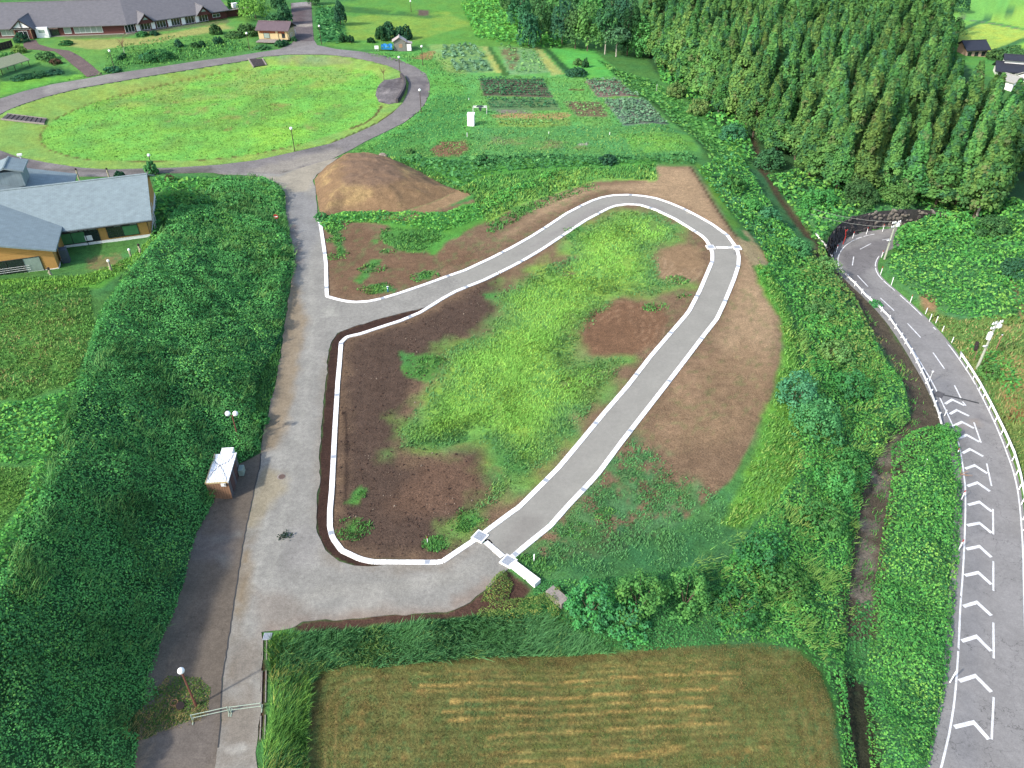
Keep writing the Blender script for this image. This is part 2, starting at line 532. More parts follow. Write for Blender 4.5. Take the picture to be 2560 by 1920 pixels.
def paint(x, y, base, layers):
    c = np.tile(np.asarray(base, float), (len(x), 1)) if np.ndim(base) == 1 else np.array(base, float)
    for pl, col, fe, amp, ns, op, patch, psc, lw, seed in layers:
        mg = fe + amp + (lw or 0) + 0.5
        k = np.nonzero((x > pl[:, 0].min() - mg) & (x < pl[:, 0].max() + mg) & (y > pl[:, 1].min() - mg) & (y < pl[:, 1].max() + mg))[0]
        if not len(k): continue
        xx, yy = x[k], y[k]
        if lw is None:
            s = sdist(xx, yy, pl)
        else:
            s = lw - dist_line(xx, yy, pl)
        if amp:
            s = s + amp * fbm(xx, yy, ns, seed * 7 + 1, 4)
        w = smooth(s, -fe / 2, fe / 2) * op
        if patch:
            w = w * smooth(fbm(xx, yy, psc, seed * 7 + 3, 4) + (1 - 2 * patch), -0.25, 0.25)
        c[k] = c[k] * (1 - w[:, None]) + col * w[:, None]
    return c
# ------------------------------------------------------------------ colours of the ground
GREEN = A(92, 148, 80); TEAL = A(84, 142, 92); BRIGHT = A(140, 196, 84); LIME = A(152, 202, 88)
SOILD = A(101, 83, 74); SOILM = A(142, 117, 96); SOILP = A(186, 158, 129); SOILR = A(150, 115, 94)
UNDER = np.array([.030, .085, .030])          # ground under thick growth, shade depth painted in as dark green
# under the thick vegetation
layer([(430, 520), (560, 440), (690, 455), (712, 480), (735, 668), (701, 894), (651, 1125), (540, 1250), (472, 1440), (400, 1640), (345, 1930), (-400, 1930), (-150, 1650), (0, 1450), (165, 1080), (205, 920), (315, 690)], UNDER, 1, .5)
layer([(0, 720), (225, 720), (240, 830), (180, 960), (60, 1005), (-80, 1010), (-80, 720)], A(98, 150, 72), 1.5, .8)
layer([(0, 720), (215, 730), (215, 850), (150, 950), (0, 1000)], A(130, 118, 74), 1, .5, 1.0, .5, .72, .7)
layer([(0, 1170), (90, 1165), (60, 1240), (0, 1330), (-60, 1330)], A(100, 150, 70), 1, .5)
layer([(150, 700), (330, 640), (370, 610), (440, 560), (400, 590), (300, 690), (250, 720), (0, 740), (-60, 690)], A(112, 176, 70), 1, .5)
layer([(215, 645), (300, 630), (310, 665), (220, 680)], A(150, 132, 95), .6, .4, 1, .8, .4, 1)
# top left: lawns of the long building
layer([(0, 60), (600, 0), (640, 120), (376, 165), (266, 183), (130, 208), (0, 243), (-60, 250)], A(112, 168, 84), 2, 1)
layer([(160, 100), (330, 98), (560, 60), (580, 70), (400, 105), (250, 125), (170, 115)], A(176, 180, 110), 2, 1.5, 4)
layer([(270, 140), (560, 100), (640, 118), (480, 148), (376, 165), (290, 180)], A(82, 142, 74), 2, 2, 5, .9, .35, 5)
layer([(0, 160), (150, 165), (215, 190), (100, 205), (0, 225)], A(66, 118, 70), 2, 1)
layer([(0, 205), (210, 186), (222, 192), (130, 207), (0, 240)], A(120, 186, 76), 1.5, 1)
layer([(160, 88), (310, 82), (430, 68), (570, 48), (575, 56), (430, 76), (310, 92), (160, 98)], A(118, 126, 96), 1, .6, 2, .8)
# oval ground
RING_IN = [(0, 286.5), (20, 275), (58, 260), (116, 241.6), (202, 220), (289, 205), (405, 185), (550, 162), (619, 150.5), (657, 142), (727, 136), (813, 136), (871, 142), (929, 153), (973, 165), (998, 176.5), (1013, 191), (1022, 208), (1019, 231.5), (1007, 257.5), (981, 283.6), (943, 309.6), (886, 335.6), (828, 358.8), (741, 379), (640, 400.8), (550, 412), (434, 419.6), (275, 424), (202, 419.6), (116, 406.5), (43, 392), (0, 376), (-60, 355), (-80, 320), (-50, 300)]
RING_OUT = [(-60, 260), (0, 247), (58, 228.6), (130, 211), (214, 197), (266, 186.6), (376, 170.7), (492, 153), (579, 142), (640, 132), (698, 123), (727, 111), (738, 98), (784, 98), (793, 113), (842, 123), (900, 128.8), (958, 139), (1001, 150.5), (1039, 168), (1065, 185), (1074, 208), (1074, 234), (1062, 260), (1045, 280.7), (1010, 306.7), (958, 332.8), (915, 353), (880, 373), (830, 398), (700, 436), (640, 434), (560, 436), (530, 432), (430, 432), (385, 435), (300, 442), (200, 441), (100, 433), (0, 414), (-80, 395), (-160, 330), (-130, 290)]
layer(RING_IN, A(152, 190, 98), .6, .3)
OVAL = [(137, 298), (179, 278), (208, 266), (260, 249), (347, 227), (434, 207), (521, 188), (608, 173.6), (700, 164), (820, 168), (930, 178), (955, 200), (938, 230), (950, 258), (938, 289), (915, 307), (877, 321), (756, 360), (640, 385), (579, 393.5), (492, 401), (376, 403.6), (231, 401), (162, 388), (121, 373), (101, 356), (100, 338), (116, 315)]
layer(OVAL, A(136, 204, 92), .8, .2)
layer([(300, 215), (620, 168), (900, 168), (930, 190), (700, 240), (420, 262), (280, 270)], A(166, 178, 102), 3, 3, 8, .55, .45, 5)
layer([(180, 270), (420, 220), (700, 200), (900, 230), (900, 310), (640, 370), (300, 380), (150, 340)], A(118, 158, 82), 3, 3, 8, .55, .55, 6)
layer([(400, 250), (640, 260), (900, 240), (920, 300), (700, 350), (420, 330)], A(166, 146, 100), 2, 2, 5, .6, .68, 3)
layer([(620, 320), (740, 290), (800, 310), (740, 360), (630, 380)], A(150, 215, 90), 3, 3, 8, .8, .4, 7)
layer([(690, 140), (860, 142), (890, 160), (700, 158)], A(150, 168, 118), 1, 1, 3, .8, .35, 2)
layer([(137, 298), (179, 278), (208, 266), (260, 249), (347, 227), (434, 207), (521, 188), (608, 173.6)], A(120, 112, 62), .3, .15, 3, .9, .2, 3, line=.28)
layer([(116, 315), (100, 338), (101, 356), (121, 373), (162, 388), (231, 401), (376, 403.6), (492, 401), (579, 393.5), (640, 385), (756, 360)], A(118, 96, 66), .3, .15, 3, .9, .3, 3, line=.22)
layer([(877, 321), (915, 307), (938, 289), (955, 263)], A(105, 72, 60), .2, .08, 3, .95, line=.3)
layer([(828, 357), (886, 333), (943, 307), (985, 280), (1012, 255)], A(88, 70, 60), .2, .1, 3, .9, .2, 3, line=.25)
# slope between ring road and garden, garden
layer([(900, 131), (1065, 120), (1100, 170), (1180, 230), (1180, 330), (1050, 380), (860, 392), (920, 355), (1010, 308), (1062, 262), (1076, 215), (1040, 166)], A(112, 186, 92), 1.5, .8)
layer([(1090, 240), (1175, 240), (1150, 330), (1000, 380), (900, 380), (1010, 330)], A(82, 150, 82), 4, 2, 5, .8)
layer([(860, 385), (1030, 372), (1210, 330), (1210, 400), (1000, 395), (860, 398)], A(92, 156, 82), 1, .6)
layer([(862, 379), (930, 372), (1000, 378), (1050, 372)], A(60, 92, 60), .6, .3, 2, .7, line=.25)
layer([(1070, 110), (1240, 105), (1370, 112), (1420, 180), (1500, 195), (1570, 195), (1640, 270), (1740, 350), (1755, 395), (1600, 400), (1180, 400), (1180, 240), (1090, 150)], A(118, 188, 100), 1.5, .8)
layer([(1068, 112), (1190, 108), (1250, 180), (1120, 183)], A(150, 190, 112), 1, .6)
layer([(1110, 115), (1180, 112), (1210, 145), (1105, 148)], A(112, 160, 110), .6, .4, 1.5, .8, .4, 1.2)
layer([(1125, 150), (1215, 148), (1240, 178), (1140, 182)], A(108, 156, 112), .6, .4, 1.5, .8, .4, 1.2)
layer([(1245, 108), (1345, 118), (1380, 182), (1270, 188)], A(140, 186, 124), 1, .6)
layer([(1250, 125), (1290, 118), (1300, 150), (1280, 178)], A(142, 118, 92), .6, .6, 2, .8, .4, 2)
layer([(1328, 118), (1345, 116), (1410, 186), (1382, 188)], A(186, 198, 120), .6, .4)
layer([(1196, 104), (1215, 108), (1262, 184), (1238, 182)], A(182, 198, 118), .6, .4)
layer([(1212, 108), (1224, 110), (1276, 190), (1258, 190)], A(78, 128, 66), .5, .3)
layer([(1060, 130), (1090, 128), (1075, 150), (1030, 146)], A(178, 150, 104), .6, .4)
layer([(1378, 120), (1480, 122), (1510, 150), (1570, 195), (1480, 196), (1420, 185)], A(110, 200, 96), 1, .6)
layer([(1358, 122), (1372, 120), (1440, 188), (1420, 192)], A(58, 108, 62), 1, .4)
layer([(1198, 196), (1355, 198), (1382, 243), (1208, 238)], A(116, 112, 96), .5, .3)
layer([(1218, 248), (1385, 247), (1402, 275), (1225, 276)], A(112, 150, 104), .5, .3)
layer([(1240, 275), (1330, 278), (1328, 288), (1245, 284)], A(148, 142, 132), .5, .3)
layer([(1228, 285), (1420, 282), (1428, 290), (1400, 298), (1235, 296)], A(188, 164, 112), .5, .4)
layer([(1240, 298), (1425, 298), (1430, 318), (1250, 316)], A(150, 178, 92), .5, .4, 1, .9, .25, 1)
layer([(1408, 254), (1500, 256), (1522, 292), (1445, 292)], A(134, 122, 96), .6, .4)
layer([(1445, 292), (1522, 292), (1540, 314), (1458, 314)], A(122, 170, 92), .5, .4, 1, .8, .4, 1)
layer([(1462, 202), (1545, 200), (1600, 244), (1495, 244)], A(152, 132, 124), .5, .3)
layer([(1508, 250), (1610, 250), (1672, 312), (1560, 314)], A(132, 144, 132), .5, .3)
layer([(1180, 320), (1740, 330), (1755, 395), (1600, 398), (1250, 398), (1180, 380)], A(104, 170, 96), 1, .6)
layer([(1190, 340), (1480, 345), (1480, 372), (1200, 375)], A(150, 150, 108), 1, 1, 3, .7, .6, 3)
layer([(1550, 335), (1735, 340), (1745, 380), (1590, 385)], A(126, 190, 84), 1, 1, 3, .8, .3, 3)
layer([(1447, 358), (1470, 356), (1472, 362), (1448, 364)], A(190, 184, 176), .4, .2)
layer([(1075, 375), (1100, 356), (1160, 352), (1175, 372), (1150, 390), (1090, 390)], A(142, 112, 88), .5, .5)
layer([(1420, 221), (1460, 222), (1460, 225), (1420, 225)], A(120, 100, 70), .4, .3)
# far meadow top middle
layer([(795, 10), (1010, -10), (1270, -10), (1330, 120), (1060, 110), (900, 125), (795, 110)], A(112, 172, 78), 2, 1)
layer([(790, 15), (850, 30), (860, 105), (800, 105)], A(60, 132, 74), 2, 1)
layer([(850, 40), (1120, 30), (1180, 60), (1050, 100), (880, 100)], A(148, 186, 84), 2, 1, 4, .9, .3, 5)
layer([(845, 12), (1100, 40), (1080, 46), (850, 30)], A(70, 120, 66), 2, 1, 5, .8, .3, 4)
layer([(1043, 25), (1070, 25), (1075, 38), (1048, 39)], A(120, 106, 96), .5, .3)
# the site
layer([(800, 545), (870, 545), (1000, 550), (1180, 500), (1400, 440), (1640, 418), (1727, 418), (1830, 580), (1905, 690), (1958, 800), (1952, 900), (1925, 1000), (1870, 1120), (1830, 1200), (1700, 1310), (1500, 1400), (1290, 1400), (1200, 1340), (1103, 1408), (830, 1395), (800, 1300), (818, 914), (850, 835), (820, 745)], SOILM, .5, .15)
layer([(860, 850), (1060, 790), (1240, 690), (1260, 760), (1190, 830), (1080, 900), (1030, 980), (1000, 1110), (1020, 1160), (1200, 1130), (1230, 1200), (1200, 1290), (1150, 1380), (1100, 1405), (940, 1400), (850, 1370), (835, 1320)], SOILD, 4, 2, 3)
layer([(1100, 1140), (1230, 1150), (1230, 1230), (1130, 1280), (1000, 1300), (980, 1250)], A(130, 102, 86), 3, 2, 5, .7)
layer([(850, 560), (1050, 590), (1200, 640), (980, 730), (840, 740), (810, 640)], A(134, 106, 86), 2, 1.5, 4, .8)
layer([(1640, 418), (1727, 418), (1905, 690), (1960, 860), (1880, 940), (1800, 870), (1860, 640), (1720, 520), (1580, 478), (1500, 470), (1300, 570), (1250, 600), (1400, 480), (1600, 455)], SOILP, 4, 1.2, 4)
layer([(1620, 1050), (1720, 920), (1860, 860), (1950, 890), (1930, 990), (1880, 1080), (1700, 1130), (1580, 1100)], A(160, 133, 107), 5, 2.5, 4, .8, .12, 2)
layer([(1700, 900), (1800, 860), (1760, 960), (1690, 1080), (1640, 1090)], A(182, 150, 124), 2, 1, 3, .5, .4, 3)
layer([(1860, 610), (1905, 600), (1925, 640), (1915, 665), (1880, 662), (1855, 620)], A(205, 182, 142), 1, .6)
layer([(1855, 575), (1885, 580), (1920, 620), (1890, 615)], A(205, 182, 142), 1, .6)
layer([(1727, 418), (1790, 520), (1840, 590), (1862, 615), (1880, 660), (1915, 720), (1950, 790)], A(96, 78, 60), .25, .1, 3, .9, .15, 3, line=.22)
# green on the plot
layer([(830, 560), (1200, 560), (1500, 470), (1740, 560), (1780, 640), (1500, 500), (1280, 640), (990, 725), (830, 735)], A(120, 142, 92), 3, 2, 3, .5, .62, 1.0)
layer([(1700, 700), (1860, 640), (1950, 860), (1900, 1060), (1700, 1120), (1560, 1110), (1700, 930)], A(128, 138, 92), 3, 2, 3, .5, .66, .8)
layer([(1620, 640), (1760, 640), (1700, 780), (1660, 850), (1560, 940), (1480, 880)], A(120, 142, 90), 3, 2, 3, .5, .6, .9)
layer([(1000, 530), (1080, 506), (1150, 474), (1170, 485), (1100, 512), (1010, 545), (940, 540)], A(178, 148, 118), .6, .4)
layer([(1540, 525), (1640, 528), (1720, 575), (1715, 605), (1640, 620), (1660, 700), (1720, 712), (1640, 745), (1560, 740), (1500, 790), (1470, 830), (1440, 870), (1450, 900), (1530, 890), (1578, 900), (1490, 1010), (1440, 1085), (1390, 1160), (1290, 1230), (1200, 1290), (1155, 1335), (1150, 1310), (1235, 1200), (1235, 1130), (1180, 1105), (1080, 1130), (1000, 1128), (985, 1080), (1040, 1010), (1070, 950), (1100, 880), (1180, 840), (1240, 790), (1230, 740), (1300, 690), (1420, 640), (1395, 600), (1470, 555)], A(126, 176, 88), 4.5, 3.2, 3, .88, .14, 1.2)
layer([(1440, 600), (1560, 540), (1640, 620), (1630, 690), (1500, 760), (1440, 840), (1380, 900), (1280, 960), (1200, 900), (1290, 800), (1330, 700)], A(150, 198, 92), 4, 2.5, 4, .8, .3, 1.6)
layer([(1140, 900), (1300, 820), (1400, 900), (1400, 1000), (1280, 1130), (1150, 1080), (1060, 1080), (1090, 960)], LIME, 4, 2.5, 4, .8, .3, 1.6)
layer([(1040, 1060), (1200, 1080), (1330, 1100), (1400, 1020), (1420, 1080), (1330, 1180), (1240, 1200), (1220, 1110), (1100, 1125), (1000, 1120)], A(84, 152, 82), 3, 1.5, 4, .8, .3, 3)
layer([(1380, 640), (1450, 640), (1430, 720), (1400, 720)], SOILM, 1.5, 1.5, 3, .8, .3, 2)
layer([(1380, 780), (1470, 800), (1440, 860), (1400, 850)], A(120, 128, 84), 2, 2, 3, .8, .35, 2)
layer([(1400, 910), (1540, 900), (1500, 960), (1400, 1010)], A(124, 140, 80), 2, 1.5, 3, .7, .45, 1.2)
layer([(1620, 700), (1700, 640), (1690, 720), (1640, 745)], A(76, 140, 88), 2, 1.5, 3, .6, .5, 2)
layer([(1640, 650), (1655, 625), (1700, 612), (1745, 620), (1760, 655), (1745, 690), (1700, 705), (1650, 695)], A(164, 136, 108), 1.6, .8)
layer([(1450, 830), (1480, 780), (1560, 748), (1640, 760), (1670, 800), (1650, 850), (1580, 890), (1480, 888)], A(138, 106, 84), 1.6, .8)
for k in range(5):
    r = 1 - k * .17
    layer([(1560 + 100 * r * math.cos(a), 820 + 68 * r * math.sin(a)) for a in np.linspace(-3.4 + .3 * k, .8, 14)], A(176, 142, 116), .2, .12, 2, .55, .35, 1.2, line=.12)
    layer([(1700 + 58 * r * math.cos(a), 662 + 46 * r * math.sin(a)) for a in np.linspace(.2 * k, 3.6, 12)], A(196, 168, 140), .2, .1, 2, .55, .3, 1.2, line=.14)
    layer([(1150 + 120 * r * math.cos(a), 1220 + 75 * r * math.sin(a)) for a in np.linspace(-1.2, 1.4, 12)], A(136, 108, 90), .2, .12, 2, .35, .4, 1.2, line=.12)
layer([(863, 1030), (868, 1110), (866, 1200), (862, 1260)], A(62, 50, 46), .4, .15, 2, .8, .2, 2, line=.2)
layer([(1290, 1392), (1480, 1190), (1580, 1085), (1620, 1115), (1700, 1180), (1780, 1220), (1850, 1240), (1830, 1330), (1700, 1420), (1450, 1445), (1330, 1430)], A(92, 146, 92), 2, 2, 3, .9, .46, 1.0)
layer([(1320, 1400), (1450, 1340), (1700, 1330), (1860, 1250), (1840, 1340), (1700, 1430), (1450, 1450)], A(70, 124, 76), 3, 2, 4, .8)
layer([(1895, 700), (1945, 790), (1962, 860), (1950, 930), (1900, 1080), (1850, 1220), (1800, 1310), (1880, 1330), (1990, 1200), (2010, 1000), (2000, 860), (1950, 720), (1880, 610)], A(122, 182, 76), 1.2, .8)
layer([(840, 532), (960, 528), (1120, 530), (1250, 478), (1400, 425), (1500, 412), (1640, 425), (1645, 452), (1500, 448), (1310, 508), (1215, 556), (1130, 596), (1080, 635), (1015, 618), (960, 560), (850, 552)], A(98, 166, 74), 1, 1.2, 3)
layer([(980, 390), (1180, 400), (1640, 400), (1640, 430), (1400, 430), (1250, 480), (1160, 500), (1140, 465), (1060, 425)], A(100, 170, 78), 1, .8)
layer([(1180, 480), (1400, 425), (1630, 430), (1640, 452), (1500, 450), (1310, 510), (1220, 556)], A(146, 196, 92), 1, 1.2, 3, .9, .2, 3)
for q in ([(806, 548), (850, 540), (862, 575), (850, 580), (862, 640), (845, 642), (832, 590), (812, 575)], [(955, 575), (1080, 570), (1110, 590), (1050, 632), (1000, 628), (950, 600)], [(926, 600), (944, 600), (944, 606), (926, 606)], [(960, 622), (980, 618), (972, 634), (958, 632)], [(900, 690), (930, 650), (955, 650), (920, 690), (905, 715), (890, 700)], [(925, 712), (960, 706), (990, 722), (985, 730), (930, 730)], [(1040, 685), (1085, 680), (1075, 698), (1045, 700)], [(1205, 735), (1240, 730), (1245, 750), (1215, 748)], [(1000, 880), (1100, 890), (1110, 930), (1060, 960), (1010, 940)], [(885, 1230), (905, 1215), (912, 1225), (900, 1262), (860, 1262)], [(865, 1310), (895, 1300), (898, 1335), (872, 1340)], [(1150, 1290), (1190, 1275), (1210, 1300), (1170, 1330), (1150, 1320)], [(1060, 1360), (1120, 1345), (1125, 1365), (1070, 1372)], [(1410, 590), (1450, 560), (1470, 575), (1430, 600)], [(1250, 508), (1345, 520), (1300, 545)]):
    layer(q, A(92, 156, 78), .6, .7, 1.6, .9, .25, 1.1)
layer([(1010, 534), (1080, 507), (1150, 474), (1185, 482), (1120, 516), (1020, 552), (930, 545)], A(174, 145, 114), .8, .5, 1.5)
# the bare rims
layer([(1068, 768), (1016, 779), (943, 798), (886, 817), (842, 833), (828, 853), (822, 876), (818, 914), (815, 960), (807, 1032), (799, 1122), (797, 1206), (789, 1293), (793, 1333), (813, 1377), (848, 1403), (886, 1416), (920, 1419), (1000, 1413), (930, 1408), (854, 1378), (826, 1340), (824, 1278), (836, 1145), (845, 957), (852, 857), (870, 840), (1000, 803), (1055, 780)], A(78, 58, 52), .3, .15)
layer([(735, 1569), (760, 1554), (815, 1548), (944, 1539), (1060, 1532), (1117, 1530), (1175, 1505), (1220, 1470), (1265, 1425), (1330, 1470), (1290, 1520), (1200, 1535), (1100, 1550), (900, 1570), (760, 1585)], A(98, 74, 66), .4, .25)
layer([(640, 1585), (660, 1590), (664, 1700), (655, 1850), (645, 1860), (648, 1700)], A(92, 66, 56), .5, .3)
# bottom field
layer([(690, 1925), (680, 1720), (740, 1600), (1000, 1560), (1260, 1560), (1430, 1580), (1900, 1590), (2080, 1680), (2125, 1940)], A(84, 140, 74), 1, .5)
FIELD = [(768, 1930), (775, 1720), (800, 1680), (860, 1660), (940, 1672), (1060, 1655), (1300, 1640), (1560, 1632), (1740, 1615), (1900, 1608), (1990, 1625), (2050, 1680), (2085, 1780), (2105, 1930)]
layer(FIELD, A(126, 127, 78), .6, .35)
layer(FIELD, A(98, 130, 76), 1, 1, 3, .6, .5, .6)
layer(FIELD, A(146, 118, 76), .8, .6, 3, .5, .64, .8)
layer([(930, 1660), (1300, 1650), (1560, 1640), (1740, 1620), (1900, 1612)], A(112, 90, 58), .6, .3, 3, .6, .35, 2, line=.5)
for (y0, w, op) in ((1676, .2, .4), (1690, .2, .45), (1707.6, .3, .9), (1722, .2, .6), (1746.7, .34, 1), (1770, .24, .75), (1791.5, .3, .9), (1812, .2, .5), (1835, .3, .85), (1857, .18, .4), (1880, .22, .5), (1906, .3, .8)):
    xl = 1060 + (y0 - 1700) * .9 + RNG.uniform(-40, 40)
    xr = 1770 - abs(y0 - 1760) * .5 + RNG.uniform(-60, 130)
    layer([(xl, y0 + 8), (1280, y0), (1500, y0 - 9), (1660, y0 - 19), (xr, y0 - 27)], A(200, 168, 104), .16, .08, .4, min(1, op * 1.1), .24, .4, line=w * .42)
layer([(1350, 1925), (1500, 1905), (1700, 1870)], A(190, 160, 98), .3, .2, .6, .7, .36, .5, line=.2)
layer([(1480, 1895), (1600, 1885), (1710, 1868)], A(190, 160, 98), .3, .2, .6, .7, .36, .5, line=.2)
layer([(1770, 1890), (1860, 1877), (1905, 1872)], A(186, 152, 94), .3, .2, .6, .6, .4, .5, line=.2)
for k in range(13):
    x0 = 880 + k * 23
    layer([(x0, 1840 + 6 * (k % 3)), (x0 + 14, 1880), (x0 + 24, 1925)], A(164, 128, 84), .3, .2, .6, .4, .5, .5, line=.12)
for (a, b) in (((865, 1805), (905, 1812)), ((880, 1850), (915, 1845)), ((860, 1868), (910, 1872)), ((860, 1895), (900, 1905)), ((870, 1795), (960, 1760)), ((1000, 1808), (1090, 1772)), ((1020, 1720), (1060, 1735)), ((920, 1740), (980, 1725))):
    layer([a, b], A(176, 136, 86), .5, .3, .6, .5, .5, .5, line=.2)
for k in range(4):
    layer([(2015 + 14 * k, 1700 + 20 * k), (2030 + 13 * k, 1800), (2034 + 12 * k, 1925)], A(166, 130, 82), .5, .3, 1, .45, .5, .7, line=.1)
for k in range(26):
    y0 = 1668 + k * 10.5
    layer([(800 - k * 1.0, y0 + 14), (1280, y0), (1660, y0 - 16), (2000 + 2 * k, y0 - 34)], A(104, 104, 62) if k % 2 else A(140, 138, 84), .12, .08, .5, .6, .34, .6, line=.08)
for k in range(5):
    layer([(1880 - 10 * k, 1626 + 13 * k), (1975 - 12 * k, 1644 + 13 * k), (2032 - 14 * k, 1698 + 12 * k), (2062 - 16 * k, 1790 + 8 * k), (2082 - 17 * k, 1930)], A(150, 134, 88) if k % 2 else A(104, 100, 60), .14, .08, .6, .6, .32, .7, line=.11)
    layer([(800 + 12 * k, 1930), (806 + 12 * k, 1760), (836 + 12 * k, 1706 + 9 * k), (900 + 10 * k, 1684 + 11 * k), (980, 1682 + 11 * k)], A(150, 130, 86) if k % 2 else A(104, 102, 60), .14, .08, .6, .6, .34, .7, line=.11)
# east slope, lane, strip by the road
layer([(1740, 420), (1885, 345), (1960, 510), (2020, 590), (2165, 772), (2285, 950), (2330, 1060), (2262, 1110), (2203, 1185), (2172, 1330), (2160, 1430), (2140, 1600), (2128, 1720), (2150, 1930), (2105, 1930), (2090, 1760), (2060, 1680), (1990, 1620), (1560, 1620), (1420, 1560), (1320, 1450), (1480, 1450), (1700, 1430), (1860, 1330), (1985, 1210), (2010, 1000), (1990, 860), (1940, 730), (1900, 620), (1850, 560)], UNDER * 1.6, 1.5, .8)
layer([(1840, 590), (1880, 610), (1925, 640), (1915, 665), (1880, 660)], A(200, 178, 140), .8, .5)
layer([(1730, 400), (1760, 415), (1850, 570), (1835, 575)], A(112, 168, 76), 1, .6)
layer([(1880, 665), (1920, 665), (1975, 780), (1965, 830), (1950, 790)], A(110, 190, 80), 1, .5)
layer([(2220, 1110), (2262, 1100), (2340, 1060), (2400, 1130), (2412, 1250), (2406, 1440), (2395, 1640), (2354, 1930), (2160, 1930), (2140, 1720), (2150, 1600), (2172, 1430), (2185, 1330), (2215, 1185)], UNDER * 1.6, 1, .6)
layer([(1868, 300), (1885, 345), (1910, 430), (1960, 510), (2020, 590), (2060, 640)], A(96, 78, 66), 1, .5, 2, .95, .1, 2, line=1.0)
layer([(2060, 640), (2105, 705), (2165, 772), (2230, 870), (2285, 950), (2322, 1050), (2262, 1110), (2203, 1185), (2172, 1330), (2162, 1430), (2140, 1560)], A(104, 90, 82), 1, .5, 2, .95, .1, 2, line=1.9)
layer([(2240, 1100), (2203, 1185), (2180, 1300), (2162, 1430), (2150, 1520)], A(150, 140, 132), .8, .6, 1.5, .7, .5, 1.5, line=1.0)
layer([(2128, 1720), (2145, 1800), (2160, 1930)], A(60, 48, 46), .8, .5, 2, .9, .2, 2, line=1.4)
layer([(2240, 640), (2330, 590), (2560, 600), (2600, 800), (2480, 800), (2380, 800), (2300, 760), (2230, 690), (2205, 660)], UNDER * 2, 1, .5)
layer([(2300, 735), (2330, 740), (2345, 780), (2320, 790), (2300, 760)], A(170, 140, 108), .8, .6)
layer([(2300, 770), (2400, 800), (2560, 790), (2600, 1300), (2560, 1240), (2500, 1080), (2440, 950), (2370, 850)], A(116, 148, 80), 1, .8)
layer([(2480, 880), (2560, 880), (2580, 1060), (2520, 1040)], A(186, 166, 110), 1.5, 1.2, 3, .9, .35, 2)
layer([(2490, 950), (2540, 940), (2560, 1060), (2510, 1050)], A(160, 112, 80), 1, 1, 3, .8, .4, 2)
layer([(2500, 815), (2560, 810), (2570, 835), (2510, 830)], A(200, 180, 130), 1, .8, 3, .8, .3, 2)
layer([(2530, 700), (2545, 700), (2570, 800), (2550, 790)], A(190, 160, 120), 1, .5)
layer([(2400, 880), (2412, 905), (2440, 958), (2476, 1022), (2506, 1086), (2528, 1136), (2546, 1190), (2560, 1250), (2566, 1300), (2570, 1240), (2548, 1180), (2510, 1090), (2470, 1005), (2430, 930)], A(122, 172, 80), .4, .2)
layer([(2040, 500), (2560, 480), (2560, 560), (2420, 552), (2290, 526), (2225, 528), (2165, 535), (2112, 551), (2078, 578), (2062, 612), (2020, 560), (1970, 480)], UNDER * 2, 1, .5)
# forest floor and gully
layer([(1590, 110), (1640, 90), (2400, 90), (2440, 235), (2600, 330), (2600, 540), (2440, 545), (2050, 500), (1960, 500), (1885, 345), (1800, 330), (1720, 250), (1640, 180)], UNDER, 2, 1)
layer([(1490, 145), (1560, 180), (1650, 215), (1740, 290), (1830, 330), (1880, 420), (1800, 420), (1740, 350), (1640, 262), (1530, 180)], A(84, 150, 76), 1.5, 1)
layer([(1540, 185), (1640, 262), (1740, 345), (1800, 420), (1860, 500)], A(58, 98, 58), 1, .4, 3, .7, .2, 3, line=.9)  # dark streak paints the shadow in the ditch
# paddies
layer([(2380, -40), (2700, -40), (2700, 260), (2500, 200), (2440, 180), (2360, 120)], A(110, 180, 90), 1, .3)
layer([(2388, 75), (2450, 54), (2560, 18), (2600, 0), (2600, -60), (2380, -60), (2370, 40)], A(136, 204, 100), .5, .2)
layer([(2380, 50), (2440, 52), (2380, 80)], A(140, 206, 100), .5, .2)
layer([(2380, 85), (2450, 58), (2560, 76), (2600, 85), (2600, 80), (2470, 132), (2400, 128), (2385, 110)], A(190, 218, 100), .5, .2)
layer([(2465, 52), (2560, 18), (2600, 5), (2600, 80), (2560, 70)], A(168, 218, 100), .5, .2)
layer([(2485, 135), (2600, 92), (2620, 160), (2520, 150)], A(160, 216, 96), .5, .2)
layer([(2385, 82), (2450, 55), (2560, 17), (2600, 3)], A(86, 140, 84), .4, .2, line=1.1)
layer([(2470, 134), (2560, 98), (2600, 84)], A(86, 140, 84), .4, .2, line=1.1)
layer([(2390, 46), (2450, 54), (2560, 74), (2600, 82)], A(134, 150, 116), .4, .2, line=.8)
layer([(2400, 0), (2480, 4), (2540, -4)], A(140, 140, 132), .4, .2, line=1.4)

# ------------------------------------------------------------------ ground sheet
ys = [9.0]
while ys[-1] < 330: ys.append(ys[-1] + max(.22, .0068 * ys[-1]))
while ys[-1] < 1900: ys.append(ys[-1] * 1.05)
ys = np.array(ys)
us = np.concatenate([np.linspace(-2.6, -.98, 30)[:-1], np.linspace(-.98, .95, 660), np.linspace(.95, 2.6, 30)[1:]])
U, Yg = np.meshgrid(us, ys)
Xg = U * (Yg + 22)
gx, gy = Xg.ravel(), Yg.ravel()
gz = TZ(gx, gy)
nr, nc = U.shape
base_col = np.tile(GREEN, (len(gx), 1)) * (1 + .12 * fbm(gx, gy, 9, 3, 3))[:, None]
gcol = paint(gx, gy, base_col, LAYERS)
lum = gcol.sum(1)
gcol *= (1 + .16 * fbm(gx, gy, 2.2, 11, 3) + .10 * fbm(gx, gy, .7, 12, 2))[:, None]
